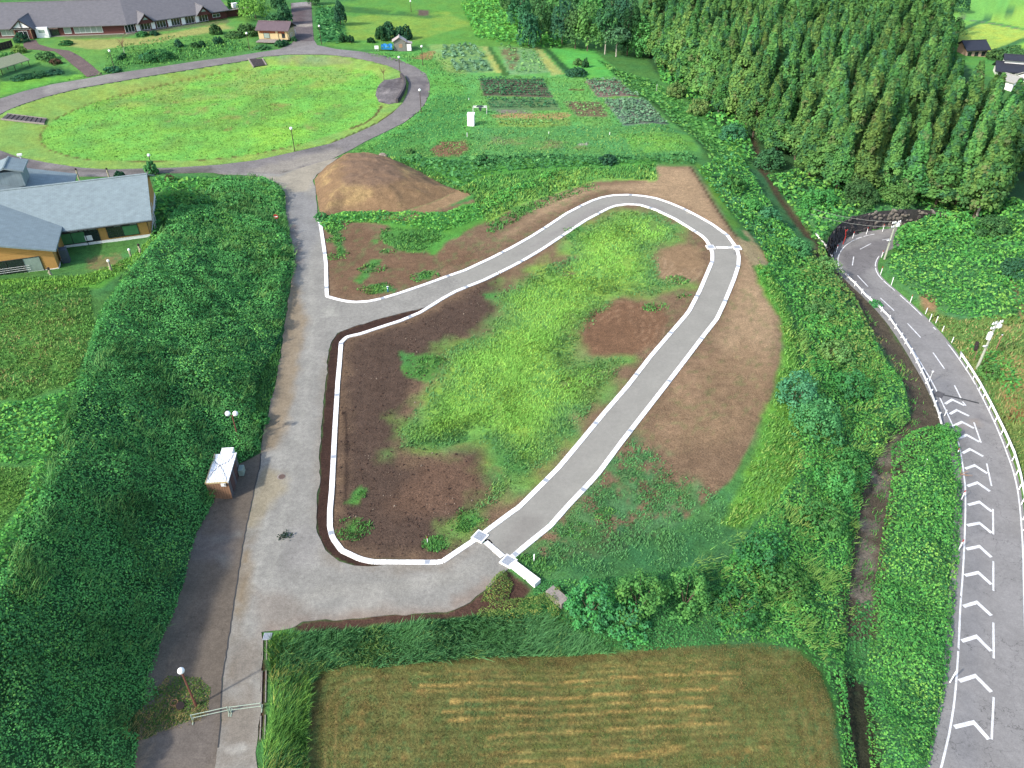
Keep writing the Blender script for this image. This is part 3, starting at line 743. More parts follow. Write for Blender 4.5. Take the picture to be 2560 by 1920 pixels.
# yellowing / bluing of the green so that it is never one tone
hn = fbm(gx, gy, 3.5, 21, 3)
gm = (gcol[:, 1] > gcol[:, 0] * 1.15)
gcol[:, 0] *= np.where(gm, 1 + .22 * hn, 1); gcol[:, 2] *= np.where(gm, 1 - .18 * hn, 1)
gz = gz + .05 * fbm(gx, gy, 1.3, 31, 3)
ROADS = {}
idx = np.arange(nr * nc).reshape(nr, nc)
GF = np.stack([idx[:-1, :-1].ravel(), idx[:-1, 1:].ravel(), idx[1:, 1:].ravel(), idx[1:, :-1].ravel()], 1)


def ground_material():
    m = bpy.data.materials.new('ground'); m.use_nodes = True
    nt = m.node_tree; n = nt.nodes; L = nt.links
    b = n['Principled BSDF']; b.inputs['Roughness'].default_value = .95; b.inputs['Specular IOR Level'].default_value = .1
    at = n.new('ShaderNodeAttribute'); at.attribute_name = 'Col'
    tc = n.new('ShaderNodeTexCoord')
    last = at.outputs['Color']
    for sc, lo, hi, det in ((1.1, .80, 1.2, 4), (5.0, .62, 1.38, 5)):
        nz = n.new('ShaderNodeTexNoise'); nz.inputs['Scale'].default_value = sc; nz.inputs['Detail'].default_value = det
        nz.inputs['Roughness'].default_value = .7
        L.new(tc.outputs['Object'], nz.inputs['Vector'])
        mr = n.new('ShaderNodeMapRange'); mr.inputs[1].default_value = .32; mr.inputs[2].default_value = .68
        mr.inputs[3].default_value = lo; mr.inputs[4].default_value = hi
        L.new(nz.outputs[0], mr.inputs[0])
        mx = n.new('ShaderNodeMix'); mx.data_type = 'RGBA'; mx.blend_type = 'MULTIPLY'; mx.inputs[0].default_value = 1
        L.new(last, mx.inputs[6]); L.new(mr.outputs[0], mx.inputs[7]); last = mx.outputs[2]
    bp = n.new('ShaderNodeBump'); bp.inputs['Strength'].default_value = .9; bp.inputs['Distance'].default_value = .12
    L.new(nz.outputs[0], bp.inputs['Height']); L.new(bp.outputs[0], b.inputs['Normal'])
    L.new(last, b.inputs['Base Color'])
    return m


# ------------------------------------------------------------------ roads: slabs draped on the terrain
def densify(pl, step):
    out = []
    n = len(pl)
    for i in range(n):
        a, b = np.asarray(pl[i][:2]), np.asarray(pl[(i + 1) % n][:2])
        k = max(1, int(np.hypot(*(b - a)) / step))
        for j in range(k): out.append(a + (b - a) * j / k)
    return np.array(out)


def slab(name, px, off, material, cell, base, layers, skirt=.35, edge_amp=.0, world=None, cell_y=None):
    W = np.asarray(world)[:, :2] if world is not None else G(px)[:, :2]
    B = densify(W, cell)
    if edge_amp:
        nn = np.roll(B, -1, 0) - np.roll(B, 1, 0); nn = np.stack([nn[:, 1], -nn[:, 0]], 1) / (np.hypot(*nn.T)[:, None] + 1e-9)
        B = B + nn * (edge_amp * fbm(B[:, 0], B[:, 1], 1.2, 77, 3))[:, None]
    lo, hi = B.min(0), B.max(0)
    X, Y = np.meshgrid(np.arange(lo[0], hi[0], cell), np.arange(lo[1], hi[1], cell))
    Q = np.stack([X.ravel(), Y.ravel()], 1) + RNG.uniform(-.2, .2, (X.size, 2)) * cell
    ok = inside(Q[:, 0], Q[:, 1], B)
    Q = Q[ok]
    Q = Q[dist_line(Q[:, 0], Q[:, 1], B, True) > cell * .45]
    allp = np.concatenate([B, Q])
    nb = len(B)
    v, e, f, o1, o2, o3 = delaunay_2d_cdt([Vector((float(a), float(b))) for a, b in allp], [(i, (i + 1) % nb) for i in range(nb)], [], 0, 1e-5)
    V = np.array([(a.x, a.y) for a in v])
    z = TZ(V[:, 0], V[:, 1]) + off
    F = np.array([t for t in f if len(t) == 3])
    c = V[F].mean(1)
    F = F[inside(c[:, 0], c[:, 1], B)]
    a = V[F]
    cr = (a[:, 1, 0] - a[:, 0, 0]) * (a[:, 2, 1] - a[:, 0, 1]) - (a[:, 1, 1] - a[:, 0, 1]) * (a[:, 2, 0] - a[:, 0, 0])
    F[cr < 0] = F[cr < 0][:, ::-1]
    col = paint(V[:, 0], V[:, 1], base, layers)
    # skirt under the rim
    m = len(V)
    BT = np.column_stack([B, TZ(B[:, 0], B[:, 1]) + off]); BB = BT.copy(); BB[:, 2] -= skirt
    V3 = np.concatenate([np.column_stack([V, z]), BT, BB])
    i = np.arange(nb); j = (i + 1) % nb
    sk = np.concatenate([np.stack([m + i, m + nb + i, m + nb + j], 1), np.stack([m + i, m + nb + j, m + j], 1)])
    col = np.concatenate([col, np.tile(np.asarray(base) * .8, (2 * nb, 1))])
    o = np_mesh(name, V3, np.concatenate([F, sk]), material, cols=col)
    ROADS[name] = B
    return tag(o, kind='structure')


def grab(fn):
    """Collect the layers declared inside fn without adding them to the ground's list."""
    n = len(LAYERS); fn(); out = LAYERS[n:]; del LAYERS[n:]
    return out


def road_mat(name, crack=0.0, var=.12, scale=9.0, crack_scale=.55, rough=.9):
    m = bpy.data.materials.new(name); m.use_nodes = True
    nt = m.node_tree; n = nt.nodes; L = nt.links
    b = n['Principled BSDF']; b.inputs['Roughness'].default_value = rough; b.inputs['Specular IOR Level'].default_value = .25
    at = n.new('ShaderNodeAttribute'); at.attribute_name = 'Col'
    tc = n.new('ShaderNodeTexCoord')
    last = at.outputs['Color']
    for sc, v in ((.35, var * .8), (2.2, var * .7), (scale, var), (scale * 3.1, var * 1.1)):
        nz = n.new('ShaderNodeTexNoise'); nz.inputs['Scale'].default_value = sc; nz.inputs['Detail'].default_value = 4
        L.new(tc.outputs['Object'], nz.inputs['Vector'])
        mr = n.new('ShaderNodeMapRange'); mr.inputs[1].default_value = .3; mr.inputs[2].default_value = .7
        mr.inputs[3].default_value = 1 - v; mr.inputs[4].default_value = 1 + v
        L.new(nz.outputs[0], mr.inputs[0])
        mx = n.new('ShaderNodeMix'); mx.data_type = 'RGBA'; mx.blend_type = 'MULTIPLY'; mx.inputs[0].default_value = 1
        L.new(last, mx.inputs[6]); L.new(mr.outputs[0], mx.inputs[7]); last = mx.outputs[2]
    if crack:
        nd = n.new('ShaderNodeTexNoise'); nd.inputs['Scale'].default_value = 1.6
        L.new(tc.outputs['Object'], nd.inputs['Vector'])
        va = n.new('ShaderNodeVectorMath'); va.operation = 'MULTIPLY_ADD'
        va.inputs[1].default_value = (.9, .9, .9)
        L.new(nd.outputs['Color'], va.inputs[0]); L.new(tc.outputs['Object'], va.inputs[2])
        va.inputs[1].default_value = (1.6, 1.6, 1.6)
        vo = n.new('ShaderNodeTexVoronoi'); vo.feature = 'DISTANCE_TO_EDGE'; vo.inputs['Scale'].default_value = crack_scale
        L.new(va.outputs[0], vo.inputs['Vector'])
        mr = n.new('ShaderNodeMapRange'); mr.inputs[1].default_value = .004; mr.inputs[2].default_value = .022
        mr.inputs[4].default_value = 1
        nk = n.new('ShaderNodeTexNoise'); nk.inputs['Scale'].default_value = .22; L.new(tc.outputs['Object'], nk.inputs['Vector'])
        mk = n.new('ShaderNodeMapRange'); mk.inputs[1].default_value = .42; mk.inputs[2].default_value = .62; mk.inputs[3].default_value = 1; mk.inputs[4].default_value = 1 - crack
        L.new(nk.outputs[0], mk.inputs[0]); L.new(mk.outputs[0], mr.inputs[3])
        L.new(vo.outputs['Distance'], mr.inputs[0])
        mx = n.new('ShaderNodeMix'); mx.data_type = 'RGBA'; mx.blend_type = 'MULTIPLY'; mx.inputs[0].default_value = 1
        L.new(last, mx.inputs[6]); L.new(mr.outputs[0], mx.inputs[7]); last = mx.outputs[2]
    L.new(last, b.inputs['Base Color'])
    MATS[name] = m
    return m


PAVE = A(166, 163, 160)


def pave_layers():
    dirt = A(164, 146, 124)
    layer(LEFT_FOOT, A(150, 132, 112), 1.6, .8, 1.5, .7, .25, 2, line=.8)
    layer([(800, 1300), (815, 1385), (850, 1412), (960, 1424), (1100, 1420), (1190, 1362)], A(150, 136, 122), 1.2, .6, 1.2, .5, .35, 1.2, line=.5)
    layer([(660, 1580), (756, 1554), (944, 1538), (1117, 1528), (1223, 1465)], A(150, 128, 116), 1.2, .6, 1.2, .6, .3, 1.2, line=.6)
    layer([(818, 900), (812, 1000), (800, 1150), (796, 1290)], A(152, 140, 128), 1.2, .5, 1.2, .5, .35, 1.2, line=.5)
    for dx in (-22, 14):
        layer([(620 + dx, 1900), (640 + dx, 1560), (690 + dx, 1300), (748 + dx, 1000), (768 + dx, 800), (760 + dx, 640), (748 + dx, 480)], A(188, 185, 180), .8, .25, 3, .5, .3, 4, line=.35)
    layer([(700 , 1540), (800, 1480), (1000, 1470), (1150, 1440), (1230, 1380)], A(182, 178, 172), 1.2, .4, 3, .5, .3, 3, line=.5)
    layer([(728, 690), (712, 813), (701, 894), (689, 960), (657, 1090), (651, 1130), (690, 1130), (720, 1060), (735, 980), (750, 880), (765, 800), (745, 740), (738, 700)], dirt, 1, .8, 3, .9, .1, 3)
    layer([(640, 1200), (652, 1160), (690, 1175), (720, 1200), (700, 1240), (660, 1290), (625, 1330), (620, 1300)], A(172, 158, 130), 1, .8, 3, .7, .2, 2)
    layer([(600, 1400), (620, 1330), (640, 1330), (615, 1480), (590, 1650), (560, 1800), (552, 1800), (570, 1620)], A(150, 130, 104), 1, .6, 3, .8, .25, 2)
    layer([(560, 1700), (600, 1560), (650, 1600), (650, 1900), (545, 1925)], A(140, 126, 114), 2, 1, 3, .6, .3, 3)
    layer([(712, 470), (735, 690), (760, 690), (800, 560), (790, 500), (770, 480)], A(150, 150, 156), 2, 1, 4, .6)  # cool darker tone paints the shadow lying across this stretch of road
    layer([(728, 560), (745, 560), (752, 660), (735, 668)], A(142, 122, 112), 1, .6, 3, .7, .3, 2)
    layer([(560, 440), (700, 440), (780, 405), (850, 390), (790, 440), (770, 480), (712, 480), (690, 455)], A(186, 176, 160), 1, .8, 3, .8, .2, 3)
    layer([(800, 775), (835, 765), (850, 790), (815, 790)], A(192, 190, 184), .6, .5, 2, .7, .2, 1.5)
    layer([(710, 1330), (780, 1300), (800, 1340), (770, 1420), (700, 1420)], A(164, 160, 160), 2, 1, 4, .6)
    layer([(640, 1480), (760, 1500), (820, 1545), (740, 1560), (650, 1570)], A(160, 148, 140), 1.5, 1, 3, .6, .3, 3)
    layer([(547, 1862), (560, 1855), (562, 1880), (548, 1890)], A(205, 202, 198), .25, .2, .7, .8)
    layer([(574, 1868), (585, 1868), (583, 1895), (574, 1893)], A(205, 202, 198), .25, .2, .7, .8)
    layer([(598, 1862), (612, 1860), (610, 1900), (597, 1897)], A(205, 202, 198), .25, .2, .7, .8)
    layer([(616, 1855), (626, 1852), (624, 1890), (615, 1888)], A(205, 202, 198), .25, .2, .7, .8)


MAIN_ROAD = [(560, 436), (640, 434), (700, 436), (780, 412), (849, 393), (794, 436), (784, 450), (787, 467), (792, 503), (795, 541), (802, 567), (808, 610), (814, 660), (815.5, 744), (842, 751), (866, 756.5), (889, 758.5), (921, 756.5), (950, 751), (996, 737), (1060, 715), (1120, 693), (1160, 700), (1108, 746), (1068, 768), (1016, 779.5), (944, 798), (886, 817), (842.5, 833), (828, 853), (822, 876), (818, 914), (815, 960), (808, 1032), (799, 1122), (798, 1206), (789, 1293), (793, 1333), (813.6, 1377), (848, 1403), (886, 1416), (921, 1418.6), (960, 1415), (1000, 1412), (1103, 1411), (1146, 1383), (1185, 1358), (1200, 1352), (1232, 1372), (1266, 1405), (1273, 1418), (1223, 1467), (1175, 1506.5), (1117, 1531), (1060, 1533), (944, 1540), (814, 1549), (756, 1556), (735, 1569), (657, 1582), (657, 1614), (651.6, 1700), (653, 1752), (646, 1816), (643, 1903), (642, 1960), (532, 1960), (545, 1880), (553, 1802), (556, 1700), (570, 1614), (593, 1460), (607.6, 1365), (622, 1293), (637, 1221), (649, 1172), (653, 1130), (657, 1090), (689, 960), (701, 894), (712, 813), (721, 755), (728, 711), (735, 668), (730, 625), (721, 581), (714, 538), (712, 480), (690, 456), (640, 440)]
main_l = grab(pave_layers)
slab('gravel_road', MAIN_ROAD, .06, road_mat('worn_pavement', 0, .17), .7, PAVE, main_l, edge_amp=.22)


def old_layers():
    layer([(480, 1290), (600, 1320), (590, 1400), (470, 1400)], A(128, 122, 124), 2, 1, 3, .6, .3, 3)
    layer([(380, 1820), (545, 1780), (530, 1925), (360, 1925)], A(132, 124, 122), 2, 1, 3, .6, .3, 3)
    layer([(530, 1350), (600, 1335)], A(150, 148, 146), .3, .2, 2, .6, .3, 1, line=.18)
    layer([(540, 1395), (575, 1400), (560, 1420)], A(156, 154, 152), .5, .4, 1, .6, .3, 1)


slab('old_asphalt', [(653, 1132), (600, 1160), (560, 1200), (541, 1240), (515, 1290), (492, 1330), (472, 1388), (460, 1457), (430, 1541), (390, 1628), (370, 1690), (350, 1822), (335, 1925), (330, 1960), (532, 1960), (545, 1880), (553, 1802), (556, 1700), (570, 1614), (593, 1460), (607.6, 1365), (622, 1293), (637, 1221), (649, 1172)], .035,
     road_mat('dark_asphalt', .25, .16, 8, .4), .8, A(124, 113, 104), grab(old_layers))


def ring_layers():
    layer([(1040, 190), (1074, 200), (1074, 240), (1050, 240), (1020, 215)], A(110, 104, 110), 1.5, 1.2, 3, .8, .4, 3)
    layer([(760, 365), (830, 365), (800, 380), (740, 385)], A(116, 112, 116), .8, .8, 3, .8, .2, 3)
    layer([(0, 420), (385, 425), (530, 421), (530, 433), (385, 436), (0, 420)], A(112, 106, 104), 1, .4, 3, .9)
    layer([(560, 436), (700, 405), (850, 372), (860, 392), (780, 412), (700, 436), (640, 434)], A(176, 168, 158), 1.5, 1, 4, .7, .2, 3)
    layer([(640, 133), (800, 110), (900, 129), (900, 145), (700, 138)], A(164, 160, 164), 2, 1, 4, .5)
    layer([(0, 376), (100, 406), (100, 433), (0, 414)], A(112, 106, 110), 1, .5, 3, .9)
    layer([(100, 215), (300, 180), (310, 195), (120, 235)], A(170, 166, 164), 1, 1, 3, .6, .3, 3)


slab('ring_road', RING_OUT + [RING_OUT[0]] + [RING_IN[-1]] + RING_IN[::-1], .04, road_mat('ring_asphalt', .3, .16, 3.0, .25), 1.6, A(144, 138, 140), grab(ring_layers))
BRICK = A(122, 104, 104)
slab('street', [(739, 103), (731, 60), (727, 8), (778, 4), (781, 60), (785, 103)], .07, road_mat('brick_street', .2, .2, 2.5, .5), 1.2, A(118, 108, 112),
     grab(lambda: (layer([(738, 62), (782, 60), (783, 66), (738, 68)], A(176, 166, 160), .6, .4), layer([(730, 5), (780, 4), (780, 16), (732, 18)], A(168, 162, 166), .8, .5), layer([(732, 25), (760, 25), (762, 60), (738, 60)], A(104, 86, 90), 1, 1, 2, .8, .3, 2))))
slab('garden_path', [(217, 192), (200, 176.5), (185, 165), (162, 145), (136, 128), (60, 122), (58, 103), (90, 100), (97, 111), (130, 121), (173, 127), (202, 142), (228, 162), (256, 187)], .06, MATS['brick_street'], 1.0, BRICK, [])
KA = [(794.8, 540.8), (802, 567), (806.4, 595.7), (810.7, 624.7), (815, 659.4), (816, 705.7), (817.4, 741.9), (842.5, 749), (865.7, 754.3), (888.8, 756.3), (920.7, 754.3), (949.6, 748.5), (996, 734.6), (1059.6, 713), (1120, 691), (1161, 677), (1230, 645), (1280, 619), (1329, 591.4), (1369.7, 565.4), (1416, 534.4), (1453.6, 514.7), (1479.7, 502.6), (1505.7, 493.9), (1534.6, 488.7), (1572, 487.5), (1607, 490.4), (1638.8, 495.9), (1673.5, 507.5), (1708, 522), (1743, 540), (1777.7, 559.6), (1818, 588.5), (1832.7, 608.8), (1841.4, 620.3), (1847, 642), (1845.7, 665), (1835.6, 697), (1824, 726), (1809.5, 760.7), (1792, 798), (1760, 838.8), (1714, 899.6), (1667.7, 960), (1607, 1038), (1554.9, 1104.7), (1497, 1182.8), (1473.9, 1208.8), (1418.9, 1266.7), (1375.5, 1316), (1329, 1353.5), (1288.7, 1386.8), (1270, 1404)]
KB1 = [(1200, 1343), (1214, 1330), (1280, 1281), (1297, 1269.6), (1358, 1208.8), (1395.7, 1171), (1442, 1116), (1511.5, 1032), (1569, 965.8), (1627, 890.9), (1670.6, 840), (1714, 789.6), (1722.7, 778), (1748.7, 728.8), (1766, 688), (1780.6, 653.6), (1780.6, 633), (1776, 619), (1766, 601.5), (1754.5, 590), (1719.8, 568), (1685, 546.5), (1638.8, 524.8), (1601, 513), (1569, 511), (1540, 514.7), (1520, 522), (1465, 551), (1404, 591.4), (1355, 624), (1314.7, 647.8), (1280, 666.6), (1244.8, 684)]
KB2 = [(1244.8, 684), (1210, 701), (1169.5, 717), (1137.7, 730), (1108.8, 746), (1050.9, 782), (1001.7, 802.6), (952.5, 818.5), (900.4, 835.9), (867, 843), (852.7, 857.6), (849.8, 899.6), (844.5, 958), (837, 1081.5), (833.9, 1145), (829.5, 1229), (825, 1278), (825, 1318.8), (831, 1344.8), (854, 1376.7), (900, 1398.4), (932, 1405.6), (998.8, 1406.5), (1103, 1407), (1143.5, 1379.6), (1189.8, 1349), (1200, 1343)]
i0 = KA.index((1059.6, 713))
LOOP = KA[i0:] + [(1232, 1372)] + KB1 + KB2[:5]


def loop_layers():
    layer([(1400, 1250), (1700, 880), (1740, 840), (1560, 1090), (1430, 1250)], A(178, 175, 170), 1, .5, 3, .6, .3, 4)
    layer([(1240, 1370), (1300, 1290), (1360, 1300), (1290, 1380)], A(150, 145, 142), 1, .8, 3, .6, .2, 3)
    layer([(1290, 640), (1480, 520), (1600, 495), (1720, 550), (1700, 540), (1560, 500)], A(158, 152, 152), 1, .6, 3, .6)


slab('loop_road', LOOP, .05, road_mat('new_pavement', 0, .08, 11), .8, A(170, 167, 163), grab(loop_layers))


def offset_line(W, d):
    """Shift a plan polyline sideways by d (left of travel positive)."""
    t = np.gradient(W[:, :2], axis=0); t /= np.hypot(*t.T)[:, None] + 1e-9
    return W[:, :2] + np.stack([-t[:, 1], t[:, 0]], 1) * d


def resample(W, step):
    W = np.asarray(W)[:, :2]
    s = np.r_[0, np.cumsum(np.hypot(*np.diff(W, axis=0).T))]
    n = max(2, int(round(s[-1] / step)) + 1)
    q = np.linspace(0, s[-1], n)
    return np.stack([np.interp(q, s, W[:, 0]), np.interp(q, s, W[:, 1])], 1)


def chaikin(W, n=2):
    W = np.asarray(W)[:, :2]
    for _ in range(n):
        a = W[:-1] * .75 + W[1:] * .25; b = W[:-1] * .25 + W[1:] * .75
        W = np.concatenate([W[:1], np.stack([a, b], 1).reshape(-1, 2), W[-1:]])
    return W


RL = chaikin(PL([(a, b) for a, b in ROADL], 0)[:, :2]) if False else chaikin(np.array([P(a, b, zr(b)) for a, b in ROADL]))
RR = chaikin(np.array([P(a, b, zr(b)) for a, b in ROADR]))
RLr, RRr = resample(RL, 1.0), resample(RR, 1.0)
lo_ = offset_line(RLr, -1.1)[8:]
ro_ = offset_line(RRr, .35)[8:]


def pub_layers():
    layer([(2300, 950), (2380, 950), (2440, 1150), (2460, 1400), (2440, 1920), (2380, 1900), (2410, 1400), (2400, 1150)], A(142, 142, 150), 1.5, .6, 5, .5, .3, 5)
    layer([(2100, 630), (2230, 590), (2230, 620), (2160, 690), (2200, 740), (2120, 700)], A(128, 124, 130), 1, .8, 3, .7, .25, 3)
    layer([(2433, 1017), (2450, 1045), (2462, 1052)], A(120, 116, 122), .4, .2, 2, .6, .2, 2, line=.35)
    layer([(2395, 1067), (2440, 1050), (2450, 1060), (2400, 1075)], A(190, 170, 156), .5, .3, 1, .6, .4, 1)


slab('public_road', None, .05, road_mat('cracked_asphalt', .45, .12, 9, .5), .8, A(162, 159, 162), grab(pub_layers), world=np.concatenate([lo_, ro_[::-1]]))

# ground sheet goes under the slabs
sink = np.zeros(len(gx))
for nm, B in ROADS.items():
    k = np.nonzero((gx > B[:, 0].min()) & (gx < B[:, 0].max()) & (gy > B[:, 1].min()) & (gy < B[:, 1].max()))[0]
    if len(k):
        sd = sdist(gx[k], gy[k], B[::2] if len(B) > 600 and nm != 'ring_road' else B)
        sink[k] = np.maximum(sink[k], smooth(sd, .12, .45) * .22)
gz2 = gz - sink
ground = np_mesh('ground', np.stack([gx, gy, gz2], 1), GF, ground_material(), cols=gcol, smooth=True)
tag(ground, kind='structure')
print('ground', len(gx), round(time.time() - _T0, 1))

# ------------------------------------------------------------------ painted markings (parts of the road)
PAINT = mat('road_paint', (.60, .60, .59), .7, .2, 9, var2=.2, scale2=1.5)
FADED = mat('faded_paint', (.48, .48, .48), .8, .25, 5, var2=.2, scale2=1)
road_obj = bpy.data.objects['public_road']


def ribbon(name, W, width, off, material, parent=None, ends=None):
    W = np.asarray(W)[:, :2]
    t = np.gradient(W, axis=0); t /= np.hypot(*t.T)[:, None] + 1e-9
    nrm = np.stack([-t[:, 1], t[:, 0]], 1) * width / 2
    a, b = W + nrm, W - nrm
    V = np.concatenate([np.column_stack([q, TZ(q[:, 0], q[:, 1]) + off]) for q in (a, b)])
    n = len(W); i = np.arange(n - 1)
    F = np.stack([i, n + i, n + i + 1, i + 1], 1)
    return np_mesh(name, V, F, material, parent)


ribbon('edge_line', RLr[14:], .17, .062, PAINT, road_obj)
ribbon('edge_line', RRr[15:], .15, .062, PAINT, road_obj)
Z8 = lambda a, b: (1920 + a / 3.456, 480 + b / 3.456)
Z9 = lambda a, b: (1920 + a / 3.456, 960 + b / 3.456)
Z10 = lambda a, b: (1920 + a / 3.456, 1440 + b / 3.456)
for a, b in ((Z8(1050, 405), Z8(985, 418)), (Z8(890, 447), Z8(795, 497)), (Z8(740, 560), Z8(728, 637)), (Z8(772, 723), Z8(863, 820)), (Z8(970, 918), Z8(1088, 1027)), (Z8(1205, 1138), Z8(1318, 1260)), (Z8(1425, 1390), Z8(1523, 1530)), (Z9(1610, 15), Z9(1665, 125)), (Z9(1680, 155), Z9(1708, 190)), (Z9(1778, 335), Z9(1838, 508)), (Z9(1888, 690), Z9(1930, 885)), (Z9(1942, 1083), Z9(1945, 1302)), (Z9(1945, 1535), Z10(1945, 130)), (Z10(1945, 405), Z10(1948, 715)), (Z10(1948, 1050), Z10(1930, 1415))):
    q = G([a, b])
    ribbon('centre_dash', resample(q, .7), .17, .062, FADED if a[1] < 640 else PAINT, road_obj)
CH = [Z9(1530, 175) + Z9(1590, 137) + Z9(1695, 188), Z9(1570, 262) + Z9(1630, 228) + Z9(1735, 280), Z9(1605, 365) + Z9(1675, 330) + Z9(1778, 385), Z9(1645, 475) + Z9(1715, 443) + Z9(1825, 503), Z9(1680, 600) + Z9(1745, 566) + Z9(1857, 628), Z9(1702, 735) + Z9(1785, 706) + Z9(1893, 775), Z9(1720, 885) + Z9(1808, 855) + Z9(1915, 930), Z9(1727, 1048) + Z9(1825, 1022) + Z9(1930, 1105), Z9(1720, 1225) + Z9(1825, 1204) + Z9(1930, 1290), Z9(1712, 1430) + Z9(1825, 1406) + Z9(1928, 1500), Z9(1700, 1658) + Z9(1815, 1632) + Z10(1928, 75), Z10(1687, 266) + Z10(1803, 230) + Z10(1928, 345), Z10(1672, 566) + Z10(1800, 526) + Z10(1925, 652), Z10(1650, 910) + Z10(1790, 866) + Z10(1928, 1005), Z10(1608, 1308) + Z10(1775, 1268) + Z10(1905, 1415)]
for c in CH:
    p = G([c[0:2], c[2:4], c[4:6]])[:, :2]
    d1 = (p[1] - p[0]) / np.hypot(*(p[1] - p[0])); d2 = (p[2] - p[1]) / np.hypot(*(p[2] - p[1]))
    h = .18
    n1 = np.array([-d1[1], d1[0]]) * h; n2 = np.array([-d2[1], d2[0]]) * h
    mit = (n1 + n2); mit = mit / (mit @ mit) * (2 * h * h) if mit @ mit > 1e-6 else n1
    mit = (n1 + n2) / max(.35, 1 + (n1 @ n2) / h / h)
    V = [p[0] + n1, p[0] - n1, p[1] + mit, p[1] - mit, p[2] + n2, p[2] - n2]
    V = [(q[0], q[1], float(TZ(q[0], q[1])) + .062) for q in V]
    np_mesh('chevron_mark', V, [(0, 1, 3, 2), (2, 3, 5, 4)], PAINT, road_obj)
# dark joint across the road and the filled trench beside it
TAR = mat('tar', A(78, 78, 82), .8, .15, 3)
q = G([(2357, 988), (2400, 997), (2447, 1009)])
ribbon('tar_joint', resample(q, .8), .32, .066, TAR, road_obj)
q = G([(2337, 983), (2346, 987), (2358, 991)])
ribbon('tar_patch', resample(q, .6), 1.5, .064, mat('tar_worn', A(108, 106, 112), .9, .15, 3), road_obj)
# long joint between old and new paving
q = G([(652, 1135), (649, 1172), (637, 1221), (622, 1293), (607.6, 1365), (593, 1460), (570, 1614), (556, 1700), (553, 1802), (546, 1870)])
ribbon('tar_joint', resample(q, .5) + RNG.uniform(-.04, .04, (len(resample(q, .5)), 2)), .13, .068, TAR, bpy.data.objects['gravel_road'])

# ------------------------------------------------------------------ kerb of white gutter stones
KERB = mat('kerb_concrete', (.78, .77, .75), .85, .08, 7, var2=.08, scale2=1.3)
KERB2 = mat('kerb_concrete_dull', (.66, .655, .63), .85, .10, 7, var2=.10, scale2=1.3)
STAIN = mat('damp_concrete', (.52, .52, .52), .8, .15, 4)
GRATE = mat('grate_steel', (.40, .42, .44), .5, .12, 12, metal=.4)
kerb = empty('kerb', G1(845, 957)); tag(kerb, kind='structure')
KORG = np.array(kerb.location)
units = []
for K in (KA, KB1, KB2):
    W = G(K)[:, :2]
    s = np.r_[0, np.cumsum(np.hypot(*np.diff(W, axis=0).T))]
    for q in np.arange(.3, s[-1], .6):
        a = np.array([np.interp(q - .3, s, W[:, 0]), np.interp(q - .3, s, W[:, 1])])
        b = np.array([np.interp(min(q + .3, s[-1]), s, W[:, 0]), np.interp(min(q + .3, s[-1]), s, W[:, 1])])
        c = (a + b) / 2
        units.append((np.hypot(c[0], c[1] ), c, math.atan2(*(b - a)[::-1]), len(units)))
near = sorted(units, key=lambda u: u[0])[:300]


def block_mesh(mi):
    mb = MB()
    mb.box((0, 0, 0), (.58, .55, .16), 0, 3 if mi == 4 else 0)
    if mi == 1: mb.ball((.05, .04, .079), .17, 10, 4, 1, .03)
    if mi == 2: mb.ball((-.08, -.06, .079), .12, 10, 4, 1, .03); mb.ball((.16, .1, .079), .09, 8, 4, 1, .03)
    if mi == 3: mb.box((0, 0, .0815), (.5, .5, .01), 0, 2)
    return mb.mesh('kerb_block', [KERB, STAIN, GRATE, KERB2])


BM = [block_mesh(i) for i in range(5)]
rest = MB()
nearset = {u[3] for u in near}
RNG2 = random.Random(4)
for d, c, a, i in units:
    z = float(TZ(*c)) + .03
    east = c[0] > 2 and c[1] < 95
    r = RNG2.random()
    mi = 3 if i % 19 == 5 else (1 if r < (.16 if east else .0) else 2 if r < (.24 if east else 0) else 4 if r > .72 else 0)
    if i in nearset:
        link('kerb_block', BM[mi], kerb, np.array([c[0], c[1], z]) - KORG, a)
    else:
        rest.box((c[0] - KORG[0], c[1] - KORG[1], z - KORG[2]), (.59, .55, .16), a, 2 if mi == 3 else 0)
o = rest.build('kerb_run', [KERB, STAIN, GRATE], kerb); o['kind'] = 'stuff'
# catch basins, cross drains, culvert
CONC = mat('white_concrete', (.76, .75, .73), .85, .08, 4)
OLDC = mat('old_concrete', A(172, 162, 160), .9, .22, 5, bump=.02)
for (px, py, ang, lab) in ((1200, 1343, -.6, 'square steel grated catch basin on the inner corner of the near kerb junction'), (1271, 1405, -.6, 'square steel grated catch basin at the near end of the outer kerb'), (1776, 619, .1, 'steel grated catch basin on the inner kerb at the far bend'), (1842, 620, .1, 'steel grated catch basin on the outer kerb at the far bend')):
    g0 = G1(px, py)
    r = empty('catch_basin', g0 + [0, 0, .06], ang, lab, 'drain', 'grated catch basins on the loop road')
    MB().box((0, 0, .0), (1.3, 1.3, .2)).build('rim', CONC, r)
    g = MB().box((0, 0, .103), (1.02, 1.02, .014))
    for k in range(9): g.box((-.44 + .11 * k, 0, .116), (.03, 1.0, .014))
    g.build('grate', GRATE, r)
